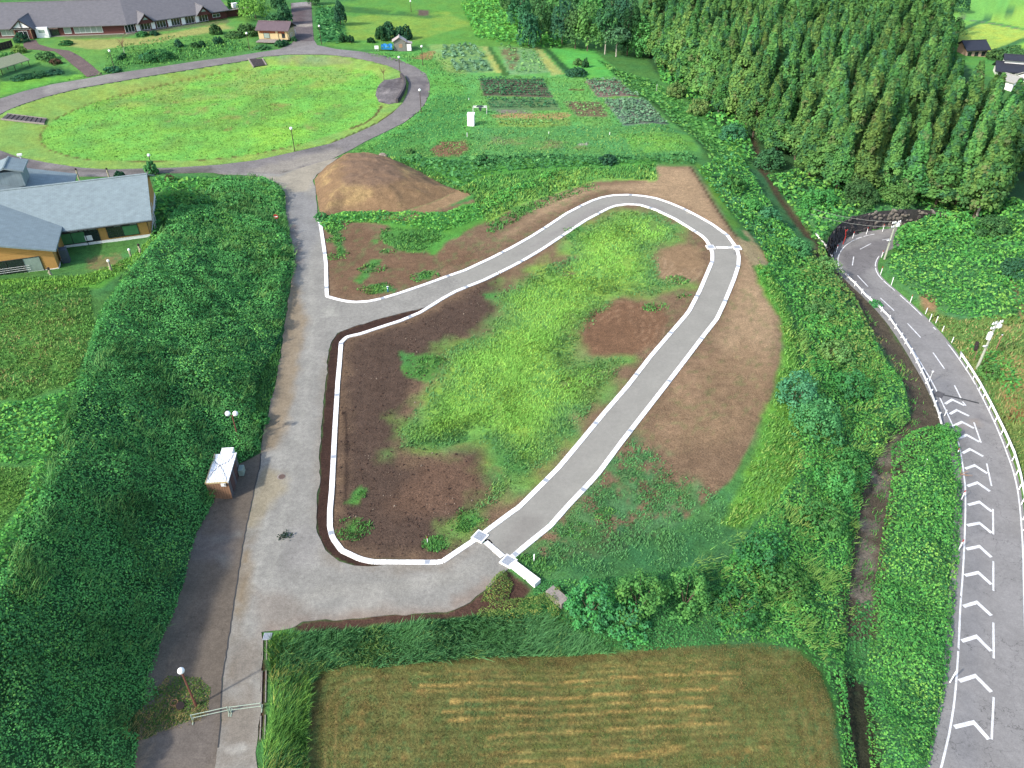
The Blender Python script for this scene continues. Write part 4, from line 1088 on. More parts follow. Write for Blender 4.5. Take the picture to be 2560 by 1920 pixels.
for i, (a, b, lab) in enumerate((((1214, 1356), (1257, 1393), 'white cross drain cover between the two near catch basins'), ((1790, 619.5), (1830, 620), 'white cross drain cover across the road at the far bend'))):
    q = G([a, b])
    W = resample(q, .6)
    r = empty('cross_drain', q[0], 0, lab, 'drain', 'cross drains over the loop road')
    for k in range(len(W) - 1):
        c = (W[k] + W[k + 1]) / 2
        dd = W[k + 1] - W[k]
        MB().box((0, 0, 0), (np.hypot(*dd) - .02, .55, .14)).build('cover_slab', KERB if RNG2.random() > .15 else STAIN, r, loc=np.array([c[0], c[1], float(TZ(*c)) + .055]) - q[0], rz=math.atan2(dd[1], dd[0]))
for (a, b, w, mt, lab) in (((1280, 1412), (1344, 1464), .8, CONC, 'white concrete culvert running from the catch basin into the weeds'), ((1373, 1483), (1412, 1520), .95, OLDC, 'weathered grey concrete slab lying in the weeds beyond the culvert')):
    q = G([a, b])
    d = q[1] - q[0]
    c = (q[0] + q[1]) / 2
    o = MB().box((0, 0, 0), (np.hypot(d[0], d[1]), w, .7)).build('culvert', mt, loc=c + [0, 0, .12 if w < .9 else .5], rz=math.atan2(d[1], d[0]))
    tag(o, lab, 'culvert')
# road side channel at the lower left of the mown field
q = G([(662, 1600), (660, 1700), (658, 1800), (656, 1850)])
W = resample(q, 1.0)
r = empty('side_channel', q[0], 0, 'concrete side channel half buried in earth beside the road', 'drain')
for k in range(len(W) - 1):
    c = (W[k] + W[k + 1]) / 2; dd = W[k + 1] - W[k]
    if k % 4 == 2: continue
    mb = MB().box((0, .17, 0), (.97, .08, .3)).box((0, -.17, 0), (.97, .08, .3)).box((0, 0, -.1), (.97, .28, .06))
    mb.build('channel_block', OLDC, r, loc=np.array([c[0], c[1], float(TZ(*c)) - .05]) - q[0], rz=math.atan2(dd[1], dd[0]))
g0 = G1(669, 1592)
r = empty('gutter_grate', g0 + [0, 0, .05], 0, 'small grey steel gutter grate at the field corner', 'drain')
g = MB().box((0, 0, 0), (.7, .7, .08))
for k in range(6): g.box((-.28 + .11 * k, 0, .05), (.04, .62, .03))
g.build('grate', GRATE, r)
g0 = G1(705, 1193)
r = empty('manhole', g0 + [0, 0, .05], 0, 'round brown manhole cover in the worn road by the hut', 'manhole')
MB().bar((0, 0, 0), (0, 0, .05), .36, n=20).build('cover', mat('rusty_iron', A(120, 100, 94), .8, .15, 8), r)
MB().bar((-.05, .03, 0), (-.05, .03, .035), .46, n=20).build('ring', OLDC, r)
# ------------------------------------------------------------------ vegetation
LEAF = leaf_mat('leaf', 0, .3, .35)
BLADE = leaf_mat('grass_blade', 0, .2, .75)
TREE = leaf_mat('tree_leaf', 1.0, .25, .15)
BARK = mat('bark', (.10, .075, .055), .95, .25, 6, bump=.02)
PALEBARK = mat('pale_bark', (.34, .31, .27), .9, .2, 6)
TRI = [0]
LIFT = np.array([1.85, 1.95, 1.5])
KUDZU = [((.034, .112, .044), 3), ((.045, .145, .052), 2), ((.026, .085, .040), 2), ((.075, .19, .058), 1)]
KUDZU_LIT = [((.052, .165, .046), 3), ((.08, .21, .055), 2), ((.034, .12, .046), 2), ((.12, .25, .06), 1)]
KUDZU_B = [((a * 1.65, b * 1.5, c * 1.4), w) for (a, b, c), w in KUDZU]
SCRUB = [((.044, .150, .046), 3), ((.078, .20, .052), 2), ((.028, .095, .038), 2), ((.12, .235, .06), 1.2)]
OLIVE = [((.10, .155, .050), 3), ((.062, .145, .050), 2), ((.15, .185, .068), 1.5), ((.045, .11, .042), 1)]
GRASSY = [((.065, .165, .050), 3), ((.045, .125, .048), 2), ((.11, .22, .065), 1.5)]
TEALY = [((.048, .135, .056), 3), ((.034, .10, .045), 2), ((.075, .175, .07), 1)]


def pal_pick(pal, x, y, scale, seed, n):
    w = np.array([p[1] for p in pal], float); w = np.cumsum(w) / w.sum()
    u = np.clip(.5 + .62 * fbm(x, y, scale, seed, 3) + RNG.normal(0, .17, n), 0, .9999)
    k = np.searchsorted(w, u)
    return np.array([p[0] for p in pal])[np.clip(k, 0, len(pal) - 1)] * LIFT


def quads(C, N, S, aspect=.62):
    """Leaf-shaped quads at C with normals N and sizes S."""
    n = len(C)
    r = RNG.normal(size=(n, 3))
    t1 = r - (r * N).sum(1)[:, None] * N
    t1 /= np.linalg.norm(t1, axis=1)[:, None] + 1e-9
    t2 = np.cross(N, t1)
    S = S[:, None]
    V = np.empty((n, 4, 3))
    V[:, 0] = C - t1 * S * .62; V[:, 1] = C + t2 * S * .62 * aspect + N * S * .07
    V[:, 2] = C + t1 * S * .62; V[:, 3] = C - t2 * S * .62 * aspect + N * S * .07
    return V.reshape(-1, 3), np.arange(4 * n).reshape(n, 4)


def sample(polys, smin, sfun, cover, holes=()):
    """Random places in the plan polygons, thinner where leaves are larger."""
    out = []
    for pl in polys:
        lo, hi = pl[:, :2].min(0), pl[:, :2].max(0)
        n = int((hi - lo).prod() * cover / smin ** 2)
        for c0 in range(0, n, 400000):
            m = min(400000, n - c0)
            q = RNG.uniform(lo, hi, (m, 2))
            s = sfun(np.hypot(np.hypot(q[:, 0], q[:, 1]), H_CAM))
            q = q[RNG.random(m) < (smin / s) ** 2]
            q = q[inside(q[:, 0], q[:, 1], pl)]
            for h in holes:
                if len(q): q = q[~inside(q[:, 0], q[:, 1], h)]
            out.append(q)
    return np.concatenate(out)


def lod(size):
    return lambda d: .82 * size * np.clip(d / 75, .85, 3.0)


def creeper(name, px_polys, size, cover, hlo, hhi, lump, pal, seed, label, cat='undergrowth', holes=(), pscale=4, edge=1.2, tilt=.38, world=False, thin=0.0, rise=0.0):
    polys = [np.asarray(p) if world else G(p) for p in px_polys]
    hw = [np.asarray(h)[:, :2] for h in holes]
    sf = lod(size)
    q = sample(polys, size * .85, sf, cover, hw)
    if thin:
        q = q[fbm(q[:, 0], q[:, 1], lump, seed + 40, 3) + RNG.normal(0, .08, len(q)) > thin * 2 - 1]
    x, y = q[:, 0], q[:, 1]
    sd = np.full(len(q), -1e9)
    for p in polys: sd = np.maximum(sd, sdist(x, y, p))
    for h in hw: sd = np.minimum(sd, -sdist(x, y, h))

    def hf(x, y):
        a = np.clip(.5 + .75 * fbm(x, y, lump, seed, 3), 0, 1)
        return hlo + (hhi - hlo) * a
    tap = smooth(sd, -.1, edge)
    h = hf(x, y) * (.25 + .75 * tap)
    e = .4
    z0 = TZ(x, y)
    gx_ = (TZ(x + e, y) + hf(x + e, y) - TZ(x - e, y) - hf(x - e, y)) / (2 * e)
    gy_ = (TZ(x, y + e) + hf(x, y + e) - TZ(x, y - e) - hf(x, y - e)) / (2 * e)
    N = np.stack([-gx_, -gy_, np.ones(len(x))], 1)
    N /= np.linalg.norm(N, axis=1)[:, None]
    N = N + RNG.normal(0, tilt, N.shape)
    N /= np.linalg.norm(N, axis=1)[:, None]
    S = sf(np.hypot(np.hypot(x, y), H_CAM)) * RNG.uniform(.65, 1.3, len(x))
    drop = np.minimum(RNG.exponential(.13, len(x)) * (1 + S), h)
    C = np.stack([x, y, z0 + h - drop + .04 + rise], 1)
    V, F = quads(C, N, S)
    col = pal_pick(pal, x, y, pscale, seed + 5, len(x)) * RNG.uniform(.75, 1.25, len(x))[:, None]
    o = np_mesh(name, V, F, LEAF, cols=np.repeat(col, 4, 0))
    TRI[0] += 2 * len(F)
    return tag(o, label, cat, kind='stuff')


def blades(name, px_polys, size, cover, hgt, pal, seed, label, cat='grass', holes=(), lean=(.25, 0), wid=.16, pscale=3, world=False, thin=0.0, fade=0.0, pal2=None, lift=0.0):
    polys = [np.asarray(p) if world else G(p) for p in px_polys]
    sf = lod(size)
    q = sample(polys, size * .85, sf, cover, [np.asarray(h)[:, :2] for h in holes])
    x, y = q[:, 0], q[:, 1]
    if thin:
        k = fbm(x, y, 1.5, seed + 9, 4) + RNG.normal(0, .18, len(x)) > (thin * 2 - 1)
        x, y = x[k], y[k]
    sd = np.full(len(x), 9.0)
    if fade:
        sd = np.full(len(x), -1e9)
        for p in polys: sd = np.maximum(sd, sdist(x, y, p))
        sd = sd + 1.6 * fbm(x, y, 2.6, seed + 31, 4)
        k = RNG.random(len(x)) < smooth(sd, -.6, fade)
        x, y, sd = x[k], y[k], sd[k]
    n = len(x)
    s = sf(np.hypot(np.hypot(x, y), H_CAM)) / size
    hh = hgt * RNG.uniform(.5, 1.25, n) * (1 + .4 * fbm(x, y, 2.5, seed, 2))
    a = RNG.uniform(0, 2 * np.pi, n)
    swirl = 2.2 * fbm(x, y, 5, seed + 3, 2)
    lx = hh * (lean[0] * np.cos(swirl) + RNG.normal(0, .38, n)); ly = hh * (lean[1] + lean[0] * np.sin(swirl) + RNG.normal(0, .38, n))
    w = wid * s * RNG.uniform(.7, 1.3, n)
    z = TZ(x, y) + lift
    V = np.empty((n, 3, 3))
    V[:, 0] = np.stack([x - np.cos(a) * w / 2, y - np.sin(a) * w / 2, z], 1)
    V[:, 1] = np.stack([x + np.cos(a) * w / 2, y + np.sin(a) * w / 2, z], 1)
    V[:, 2] = np.stack([x + lx, y + ly, z + hh], 1)
    col = pal_pick(pal, x, y, pscale, seed + 5, n) * RNG.uniform(.75, 1.25, n)[:, None]
    if pal2:
        w2 = (1 - smooth(sd + RNG.normal(0, .6, n), .6, fade * 1.5))[:, None]
        col = col * (1 - w2) + pal_pick(pal2, x, y, pscale, seed + 6, n) * RNG.uniform(.75, 1.25, n)[:, None] * w2
    o = np_mesh(name, V.reshape(-1, 3), np.arange(3 * n).reshape(n, 3), BLADE, cols=np.repeat(col, 3, 0))
    TRI[0] += n
    return tag(o, label, cat, kind='stuff')


# --- the creeper bank on the left
HUTPX = [(513, 1190), (500, 1235), (545, 1250), (600, 1245), (625, 1170), (590, 1120), (560, 1110), (535, 1130)]
bank = [(425, 548), (470, 520), (560, 450), (640, 446), (690, 462), (712, 484), (716, 540), (724, 581), (736, 625), (742, 668), (728, 711), (718, 755), (705, 830), (672, 900), (640, 960), (640, 1050), (655, 1128), (600, 1160), (570, 1180), (545, 1235), (521, 1287), (495, 1330), (478, 1388), (462, 1457), (436, 1541), (400, 1628), (380, 1690), (400, 1740), (340, 1780), (320, 1830), (350, 1840), (340, 1960), (-420, 1960), (-330, 1925), (-150, 1650), (0, 1450), (60, 1330), (120, 1200), (165, 1080), (205, 920), (250, 790), (315, 690), (390, 610)]
creeper('creeper_bank', [bank], .185, 2.3, .15, 2.1, 4.6, KUDZU_B, 101, 'dark green leafy creeper smothering the long bank beside the worn road', pscale=7, tilt=.45)
creeper('bank_vines', [bank], .19, 1.5, .5, 2.2, 3.2, [((.048, .14, .055), 3), ((.07, .17, .058), 2), ((.04, .115, .05), 2), ((.10, .20, .06), .6)], 105, 'paler vines and young leaves in clumps over the bank creeper', thin=.64, rise=.12, pscale=2.5, tilt=.6)
creeper('bank_upper_vines', [[(430, 470), (560, 455), (690, 470), (712, 500), (735, 640), (700, 690), (600, 640), (520, 600), (450, 560)]], .22, 1.6, .3, 1.6, 2.6, [((.075, .17, .05), 3), ((.055, .14, .05), 2), ((.12, .22, .06), 1)], 108, 'lighter yellowish growth on the upper end of the bank', thin=.45, rise=.15, pscale=3)
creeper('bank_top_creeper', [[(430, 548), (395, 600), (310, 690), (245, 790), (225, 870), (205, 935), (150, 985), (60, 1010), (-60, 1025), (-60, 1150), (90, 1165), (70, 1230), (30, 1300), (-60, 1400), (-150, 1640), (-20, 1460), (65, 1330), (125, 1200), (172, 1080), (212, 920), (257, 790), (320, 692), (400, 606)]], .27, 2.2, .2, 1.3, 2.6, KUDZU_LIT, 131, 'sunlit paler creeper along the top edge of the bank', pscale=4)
creeper('corner_weeds', [[(330, 1800), (370, 1740), (420, 1690), (500, 1695), (527, 1720), (520, 1780), (480, 1800), (440, 1815), (400, 1830), (360, 1850)]], .15, 3.2, .03, .35, 1.5, [((.075, .085, .032), 2), ((.045, .085, .028), 3), ((.16, .12, .06), 1.6)], 141, 'straw coloured weeds at the foot of the near lamp post', pscale=1.6)
blades('corner_straw', [[(290, 1830), (330, 1790), (380, 1760), (440, 1755), (500, 1770), (520, 1790), (480, 1812), (440, 1822), (400, 1835), (360, 1850), (310, 1850)]], .12, 1.7, .3, [((.22, .17, .09), 3), ((.15, .14, .06), 2), ((.09, .12, .05), 1)], 146, 'dry straw lying before the weeds at the near barrier', wid=.06, lean=(.6, 0), fade=.6)
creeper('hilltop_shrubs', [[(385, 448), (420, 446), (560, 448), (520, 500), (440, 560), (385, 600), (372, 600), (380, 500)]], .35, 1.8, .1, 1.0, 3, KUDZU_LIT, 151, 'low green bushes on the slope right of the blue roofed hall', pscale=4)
blades('bank_foot_grass', [[(640, 960), (672, 900), (703, 845), (699, 894), (687, 960), (655, 1090), (650, 1128), (636, 1050)]], .14, 2.0, .3, GRASSY, 161, 'strip of mown grass between the creeper bank and the road')
blades('hall_lawn_grass', [[(-60, 740), (0, 735), (240, 712), (300, 685), (390, 605), (430, 545), (372, 598), (330, 640), (200, 690), (0, 700)]], .2, 1.4, .3, [((.11, .22, .05), 3), ((.07, .16, .045), 2)], 171, 'bright uncut grass round the hall at the top of the bank')
# --- the east slope
creeper('slope_creeper', [[(1890, 690), (1935, 700), (1985, 790), (2000, 860), (2005, 1000), (1985, 1200), (1880, 1330), (1800, 1420), (1800, 1610), (1900, 1606), (1992, 1622), (2055, 1680), (2090, 1780), (2110, 1940), (2150, 1940), (2128, 1850), (2112, 1720), (2116, 1600), (2125, 1430), (2140, 1330), (2165, 1200), (2215, 1110), (2275, 1055), (2255, 965), (2195, 880), (2140, 800), (2090, 740), (2030, 660), (2000, 640), (1965, 560), (1900, 620), (1925, 660)]], .24, 2.3, .2, 2.6, 3.8, SCRUB, 201, 'bright green creeper and scrub covering the slope east of the plot', pscale=5)
creeper('foot_creeper', [[(1800, 1405), (1720, 1420), (1560, 1440), (1460, 1450), (1330, 1450), (1340, 1520), (1420, 1560), (1500, 1625), (1620, 1628), (1740, 1614), (1800, 1611)]], .2, 2.3, .05, .45, 2.2, KUDZU, 206, 'lower green scrub between the plot and the mown field', pscale=3)
creeper('olive_scrub', [[(2000, 640), (2060, 630), (2110, 720), (2160, 790), (2190, 860), (2200, 940), (2120, 960), (2060, 880), (2020, 780), (1985, 700)]], .27, 2.0, .8, 2.2, 2.4, OLIVE, 211, 'olive yellow scrub on the slope below the guardrail bend', pscale=3)
creeper('upper_slope_creeper', [[(1745, 425), (1800, 395), (1850, 400), (1895, 470), (1940, 535), (1990, 600), (2000, 645), (1960, 690), (1915, 650), (1890, 600), (1850, 560), (1800, 500)]], .26, 2.1, .3, 2.2, 3.2, SCRUB + [((.05, .15, .085), 2)], 221, 'mixed green scrub on the slope beside the far corner of the plot', pscale=4)
creeper('road_side_scrub', [[(2225, 1120), (2275, 1085), (2335, 1065), (2385, 1078), (2398, 1130), (2404, 1210), (2402, 1322), (2394, 1440), (2385, 1512), (2376, 1642), (2350, 1787), (2310, 1960), (2180, 1960), (2165, 1850), (2158, 1720), (2172, 1600), (2190, 1430), (2205, 1330), (2228, 1200)]], .22, 2.4, .3, 2.0, 3.0, SCRUB, 231, 'thick green scrub between the earth lane and the cracked road', pscale=3.5)
creeper('lane_weeds', [[(2140, 1500), (2180, 1500), (2175, 1600), (2165, 1700), (2120, 1720), (2110, 1640)]], .24, 1.6, .1, .8, 1.5, KUDZU, 241, 'dark weeds overgrowing the lower end of the earth lane')
creeper('roadside_mound_creeper', [[(2222, 655), (2232, 632), (2262, 610), (2310, 580), (2340, 560), (2420, 560), (2600, 560), (2640, 720), (2600, 800), (2440, 800), (2360, 780), (2300, 740), (2250, 705), (2218, 680)]], .26, 2.2, .3, 1.7, 3.5, SCRUB, 251, 'bright green creeper covering the mound inside the road bend', pscale=4)
creeper('mound_nose_creeper', [[(2236, 645), (2232, 612), (2238, 584), (2262, 568), (2300, 560), (2430, 558), (2440, 590), (2350, 610), (2300, 625)]], .28, 2.4, 1.2, 2.4, 3.0, SCRUB, 256, 'creeper spilling over the far end of the road behind the utility pole', pscale=3, edge=.9)
creeper('wall_top_scrub', [[(1915, 440), (1990, 430), (2100, 470), (2300, 470), (2480, 500), (2600, 520), (2600, 580), (2500, 562), (2425, 548), (2350, 526), (2290, 521), (2225, 523), (2165, 530), (2112, 546), (2076, 574), (2060, 610), (2050, 650), (2022, 585), (1965, 500)]], .36, 2.0, .3, 1.8, 3, SCRUB, 261, 'green scrub above the dark stone wall at the road bend', pscale=4)
creeper('field_edge_scrub', [[(2400, 800), (2440, 880), (2520, 880), (2560, 960), (2520, 990), (2470, 940), (2430, 880)]], .27, 1.5, .1, .8, 2, SCRUB, 271, 'patch of green weeds beside the utility pole by the road')
blades('verge_grass', [[(2400, 880), (2440, 958), (2476, 1022), (2506, 1086), (2528, 1136), (2546, 1190), (2560, 1250), (2640, 1400), (2640, 800), (2400, 800), (2310, 780), (2370, 850)]], .22, 1.3, .45, [((.12, .15, .06), 3), ((.075, .14, .05), 2.5), ((.20, .17, .09), 1.4), ((.07, .16, .05), 1)], 281, 'rough straw and green grass on the roadside field')
# --- between plot and garden
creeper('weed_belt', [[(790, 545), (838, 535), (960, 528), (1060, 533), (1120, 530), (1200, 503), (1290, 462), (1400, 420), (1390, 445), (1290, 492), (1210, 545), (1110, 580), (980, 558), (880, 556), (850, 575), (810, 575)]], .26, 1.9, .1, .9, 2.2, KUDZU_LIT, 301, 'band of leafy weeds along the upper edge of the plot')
creeper('hedge_belt', [[(1000, 395), (1130, 400), (1250, 392), (1400, 388), (1560, 392), (1740, 392), (1735, 412), (1600, 408), (1480, 416), (1290, 425), (1200, 440), (1150, 470), (1080, 430), (1010, 410)]], .34, 1.9, .2, 1.4, 2.4, TEALY, 311, 'dark bushy belt between the garden plots and the building plot')
blades('upper_plot_grass', [[(860, 400), (980, 392), (1080, 425), (1150, 470), (1200, 445), (1300, 430), (1480, 420), (1640, 410), (1640, 450), (1500, 446), (1310, 505), (1215, 553), (1180, 490), (1060, 445), (960, 405)]], .22, 1.6, .5, GRASSY + [((.16, .25, .07), 2)], 321, 'tall pale grass behind the soil heap and plot')
# --- plot grass
blades('plot_grass', [[(1540, 528), (1640, 530), (1715, 577), (1710, 604), (1640, 620), (1655, 700), (1715, 712), (1640, 742), (1560, 738), (1500, 788), (1470, 830), (1440, 870), (1450, 898), (1530, 888), (1575, 900), (1490, 1008), (1440, 1083), (1390, 1158), (1290, 1228), (1200, 1288), (1158, 1330), (1155, 1305), (1236, 1200), (1236, 1130), (1180, 1103), (1080, 1126), (1000, 1124), (990, 1080), (1045, 1010), (1075, 950), (1105, 880), (1185, 840), (1245, 790), (1235, 740), (1305, 690), (1420, 640), (1400, 600), (1470, 558)]], 0.12, 1.7, .24, [((.125, .26, .062), 3), ((.16, .285, .068), 2.5), ((.085, .20, .065), 2), ((.20, .30, .075), 1)], 331, 'bright fresh grass spreading over the middle of the plot', lean=(.5, .1), thin=.40, pscale=4, fade=3.2, pal2=[((.055, .13, .06), 3), ((.08, .16, .065), 2), ((.11, .18, .06), 1)])
blades('plot_weeds', [[(1295, 1388), (1480, 1192), (1580, 1088), (1700, 1180), (1850, 1240), (1835, 1330), (1700, 1425), (1450, 1445), (1330, 1440)]], .14, 1.2, .22, [((.06, .15, .07), 3), ((.07, .17, .07), 2), ((.035, .10, .05), 1.5)], 341, 'thin green weeds on the soil beside the near end of the loop road', thin=.52, pscale=3, fade=3)
blades('rim_grass', [[(1895, 700), (1945, 790), (1962, 860), (1950, 930), (1900, 1080), (1850, 1220), (1800, 1310), (1880, 1340), (1995, 1200), (2012, 1000), (2003, 860), (1955, 720), (1890, 640)]], .2, 1.8, .4, [((.11, .22, .06), 3), ((.07, .17, .05), 2), ((.15, .23, .07), 2)], 351, 'pale green grass along the eastern rim of the plot', fade=2, thin=.3)
spots = [(900, 1238), (882, 1322), (1175, 1300), (1090, 1360), (930, 722), (955, 718), (1062, 692), (1222, 742), (930, 670), (968, 628), (1045, 930), (1080, 905), (846, 640), (840, 600), (1430, 575), (1000, 600), (1060, 600), (1640, 770), (1330, 1420), (1440, 1330), (1520, 1290), (935, 545), (1690, 700), (1715, 740)]
tufts = []
for (a, b) in spots:
    c = G1(a, b)
    t = np.linspace(0, 2 * np.pi, 10)[:-1]
    r_ = RNG.uniform(.7, 2.0)
    tufts.append(np.stack([c[0] + r_ * 1.3 * np.cos(t), c[1] + r_ * np.sin(t)], 1))
blades('weed_tufts', tufts, .11, 1.1, .26, GRASSY, 361, 'scattered green weed tufts on the bare soil', world=True, thin=.5, fade=.8)
# --- field borders
blades('tall_grass', [[(690, 1600), (740, 1585), (820, 1575), (1000, 1562), (1190, 1540), (1290, 1530), (1360, 1545), (1450, 1590), (1540, 1632), (1300, 1640), (1060, 1656), (940, 1672), (880, 1660), (800, 1680), (775, 1720), (700, 1690)]], .14, 2.6, .85, [((.06, .155, .065), 3), ((.085, .20, .095), 2), ((.035, .105, .05), 2), ((.14, .22, .08), .8)], 371, 'tall arching grass between the road end and the mown field', lean=(.55, -.15), wid=.09)
blades('field_hedge_grass', [[(672, 1600), (700, 1580), (740, 1590), (775, 1700), (768, 1800), (765, 1960), (655, 1960), (660, 1850), (678, 1780)]], .13, 2.6, .7, [((.08, .18, .05), 3), ((.13, .24, .06), 2), ((.045, .115, .05), 2), ((.25, .25, .09), .7)], 381, 'shaggy grass ridge along the left side of the mown field', lean=(.5, .1), wid=.085)
creeper('yellow_weeds', [[(1215, 1470), (1240, 1440), (1262, 1425), (1285, 1462), (1270, 1500), (1350, 1490), (1400, 1470), (1420, 1500), (1390, 1560), (1250, 1560), (1190, 1545)]], .14, 2.2, .1, 1.1, 1.3, [((.10, .13, .045), 3), ((.06, .11, .035), 2), ((.16, .16, .055), 1.2), ((.04, .09, .032), 1)], 391, 'yellowing weeds round the culvert end', pscale=1.6, thin=.36, edge=.6)
blades('field_stubble', [FIELD], .10, 1.0, .10, [((.09, .085, .036), 3), ((.12, .095, .045), 2), ((.06, .085, .035), 2), ((.16, .115, .06), 1)], 395, 'short mown stubble over the whole olive field', wid=.07, pscale=1.2)
blades('bank_grass', [bank], .15, 1.4, .75, [((.06, .15, .06), 3), ((.09, .19, .075), 2), ((.12, .21, .07), 1)], 396, 'tall grass blades growing up through the bank creeper', lean=(.5, -.2), wid=.08, thin=.62, lift=.9)
blades('slope_grass', [[(1985, 790), (2005, 1000), (1985, 1200), (1870, 1330), (1720, 1420), (1740, 1600), (1990, 1610), (2055, 1680), (2110, 1700), (2125, 1430), (2165, 1200), (2255, 1080), (2195, 880)]], .16, 1.3, .7, [((.10, .19, .06), 3), ((.14, .23, .07), 2), ((.19, .24, .08), 1)], 397, 'tall pale grass among the scrub of the east slope', lean=(.5, -.2), wid=.08, thin=.64, lift=.9)
blades('lane_tufts', [[(2215, 1100), (2262, 1090), (2320, 1040), (2290, 950), (2230, 870), (2165, 772), (2130, 760), (2195, 880), (2255, 965), (2275, 1055), (2200, 1130), (2150, 1250), (2130, 1430), (2120, 1560), (2175, 1560), (2185, 1430), (2200, 1300), (2230, 1180)]], .15, .8, .4, SCRUB + [((.20, .17, .09), 2)], 398, 'weeds and dry stalks straggling over the earth lane', thin=.58, wid=.07)
blades('upper_weeds', [[(950, 572), (1080, 566), (1115, 590), (1055, 636), (1000, 630), (945, 602)], [(804, 548), (850, 540), (866, 575), (852, 582), (866, 642), (845, 646), (830, 590), (810, 577)], [(1205, 560), (1310, 512), (1400, 470), (1490, 452), (1500, 470), (1400, 500), (1300, 550), (1220, 590)]], .18, 1.8, .35, GRASSY, 399, 'weeds thinning out into the upper bare soil', thin=.4, fade=1.5)
# --- far greens
blades('garden_grass', [[(1076, 215), (1062, 262), (1010, 308), (920, 355), (860, 392), (1000, 390), (1200, 396), (1500, 392), (1740, 392), (1700, 340), (1630, 275), (1560, 200), (1420, 190), (1180, 190), (1090, 130), (900, 133), (1040, 166)]], .3, 1.5, .28, [((.085, .185, .06), 3), ((.065, .15, .055), 2), ((.12, .20, .07), 1.5)], 402, 'mown and rough grass round the garden plots', holes=[G(h) for h in ([(1196, 195), (1356, 197), (1384, 244), (1206, 240)], [(1216, 247), (1386, 246), (1404, 276), (1222, 278)], [(1460, 201), (1546, 199), (1602, 245), (1493, 246)], [(1506, 249), (1612, 249), (1674, 313), (1558, 316)], [(1406, 253), (1502, 255), (1524, 293), (1443, 294)])], pscale=6, thin=.3)
blades('oval_grass', [OVAL], .3, 1.3, .18, [((.095, .21, .055), 3), ((.125, .235, .06), 2), ((.14, .19, .075), 1)], 403, 'short bright grass of the oval lawn', pscale=7, thin=.35)
blades('upper_field_grass', [[(-60, 715), (225, 720), (240, 830), (180, 955), (60, 1000), (-80, 1005)], [(-60, 1170), (90, 1168), (60, 1240), (0, 1330), (-60, 1340)]], .2, 1.7, .25, [((.075, .17, .05), 3), ((.11, .18, .06), 2), ((.15, .14, .07), .8)], 404, 'rough grass of the field above the bank', pscale=2, thin=.3)
blades('slope_lawn', [[(20, 238), (130, 208), (266, 184), (376, 166), (492, 148), (640, 126), (600, 95), (430, 90), (310, 110), (260, 130), (260, 180), (210, 190)]], .3, 1.4, .35, GRASSY, 405, 'rough lawn between the long building and the ring road', pscale=5, thin=.35)
creeper('far_creeper', [[(1150, 8), (1240, -30), (1330, 60), (1420, 105), (1400, 122), (1280, 112), (1190, 92), (1170, 50)]], .42, 1.8, .3, 1.6, 4, [((.075, .21, .05), 3), ((.05, .16, .05), 2), ((.12, .26, .06), 1)], 401, 'bright creeper sloping down to the far garden plots', pscale=6)
creeper('gully_scrub', [[(1640, 150), (1700, 170), (1790, 250), (1860, 310), (1890, 400), (1850, 420), (1790, 330), (1720, 250), (1650, 200)]], .4, 1.8, .3, 2.2, 3, SCRUB, 411, 'scrub along the shady gully under the cedar edge', pscale=4)
creeper('gully_grass', [[(1490, 150), (1560, 180), (1640, 205), (1720, 260), (1800, 345), (1850, 420), (1800, 425), (1745, 355), (1640, 262), (1540, 190)]], .36, 1.5, .05, .5, 3, GRASSY, 421, 'grassy gully between the garden and the cedar wood', cat='grass')
creeper('street_bank', [[(790, 8), (850, 25), (870, 100), (850, 110), (795, 105)]], .45, 1.6, .1, .8, 3, TEALY, 431, 'dark green bank right of the brick street', pscale=6)
blades('lawn_weeds', [[(280, 165), (300, 140), (430, 118), (560, 100), (640, 120), (480, 150)]], .36, 1.5, .6, GRASSY, 441, 'uneven weeds on the slope above the ring road')
print('undergrowth tris', TRI[0], round(time.time() - _T0, 1))


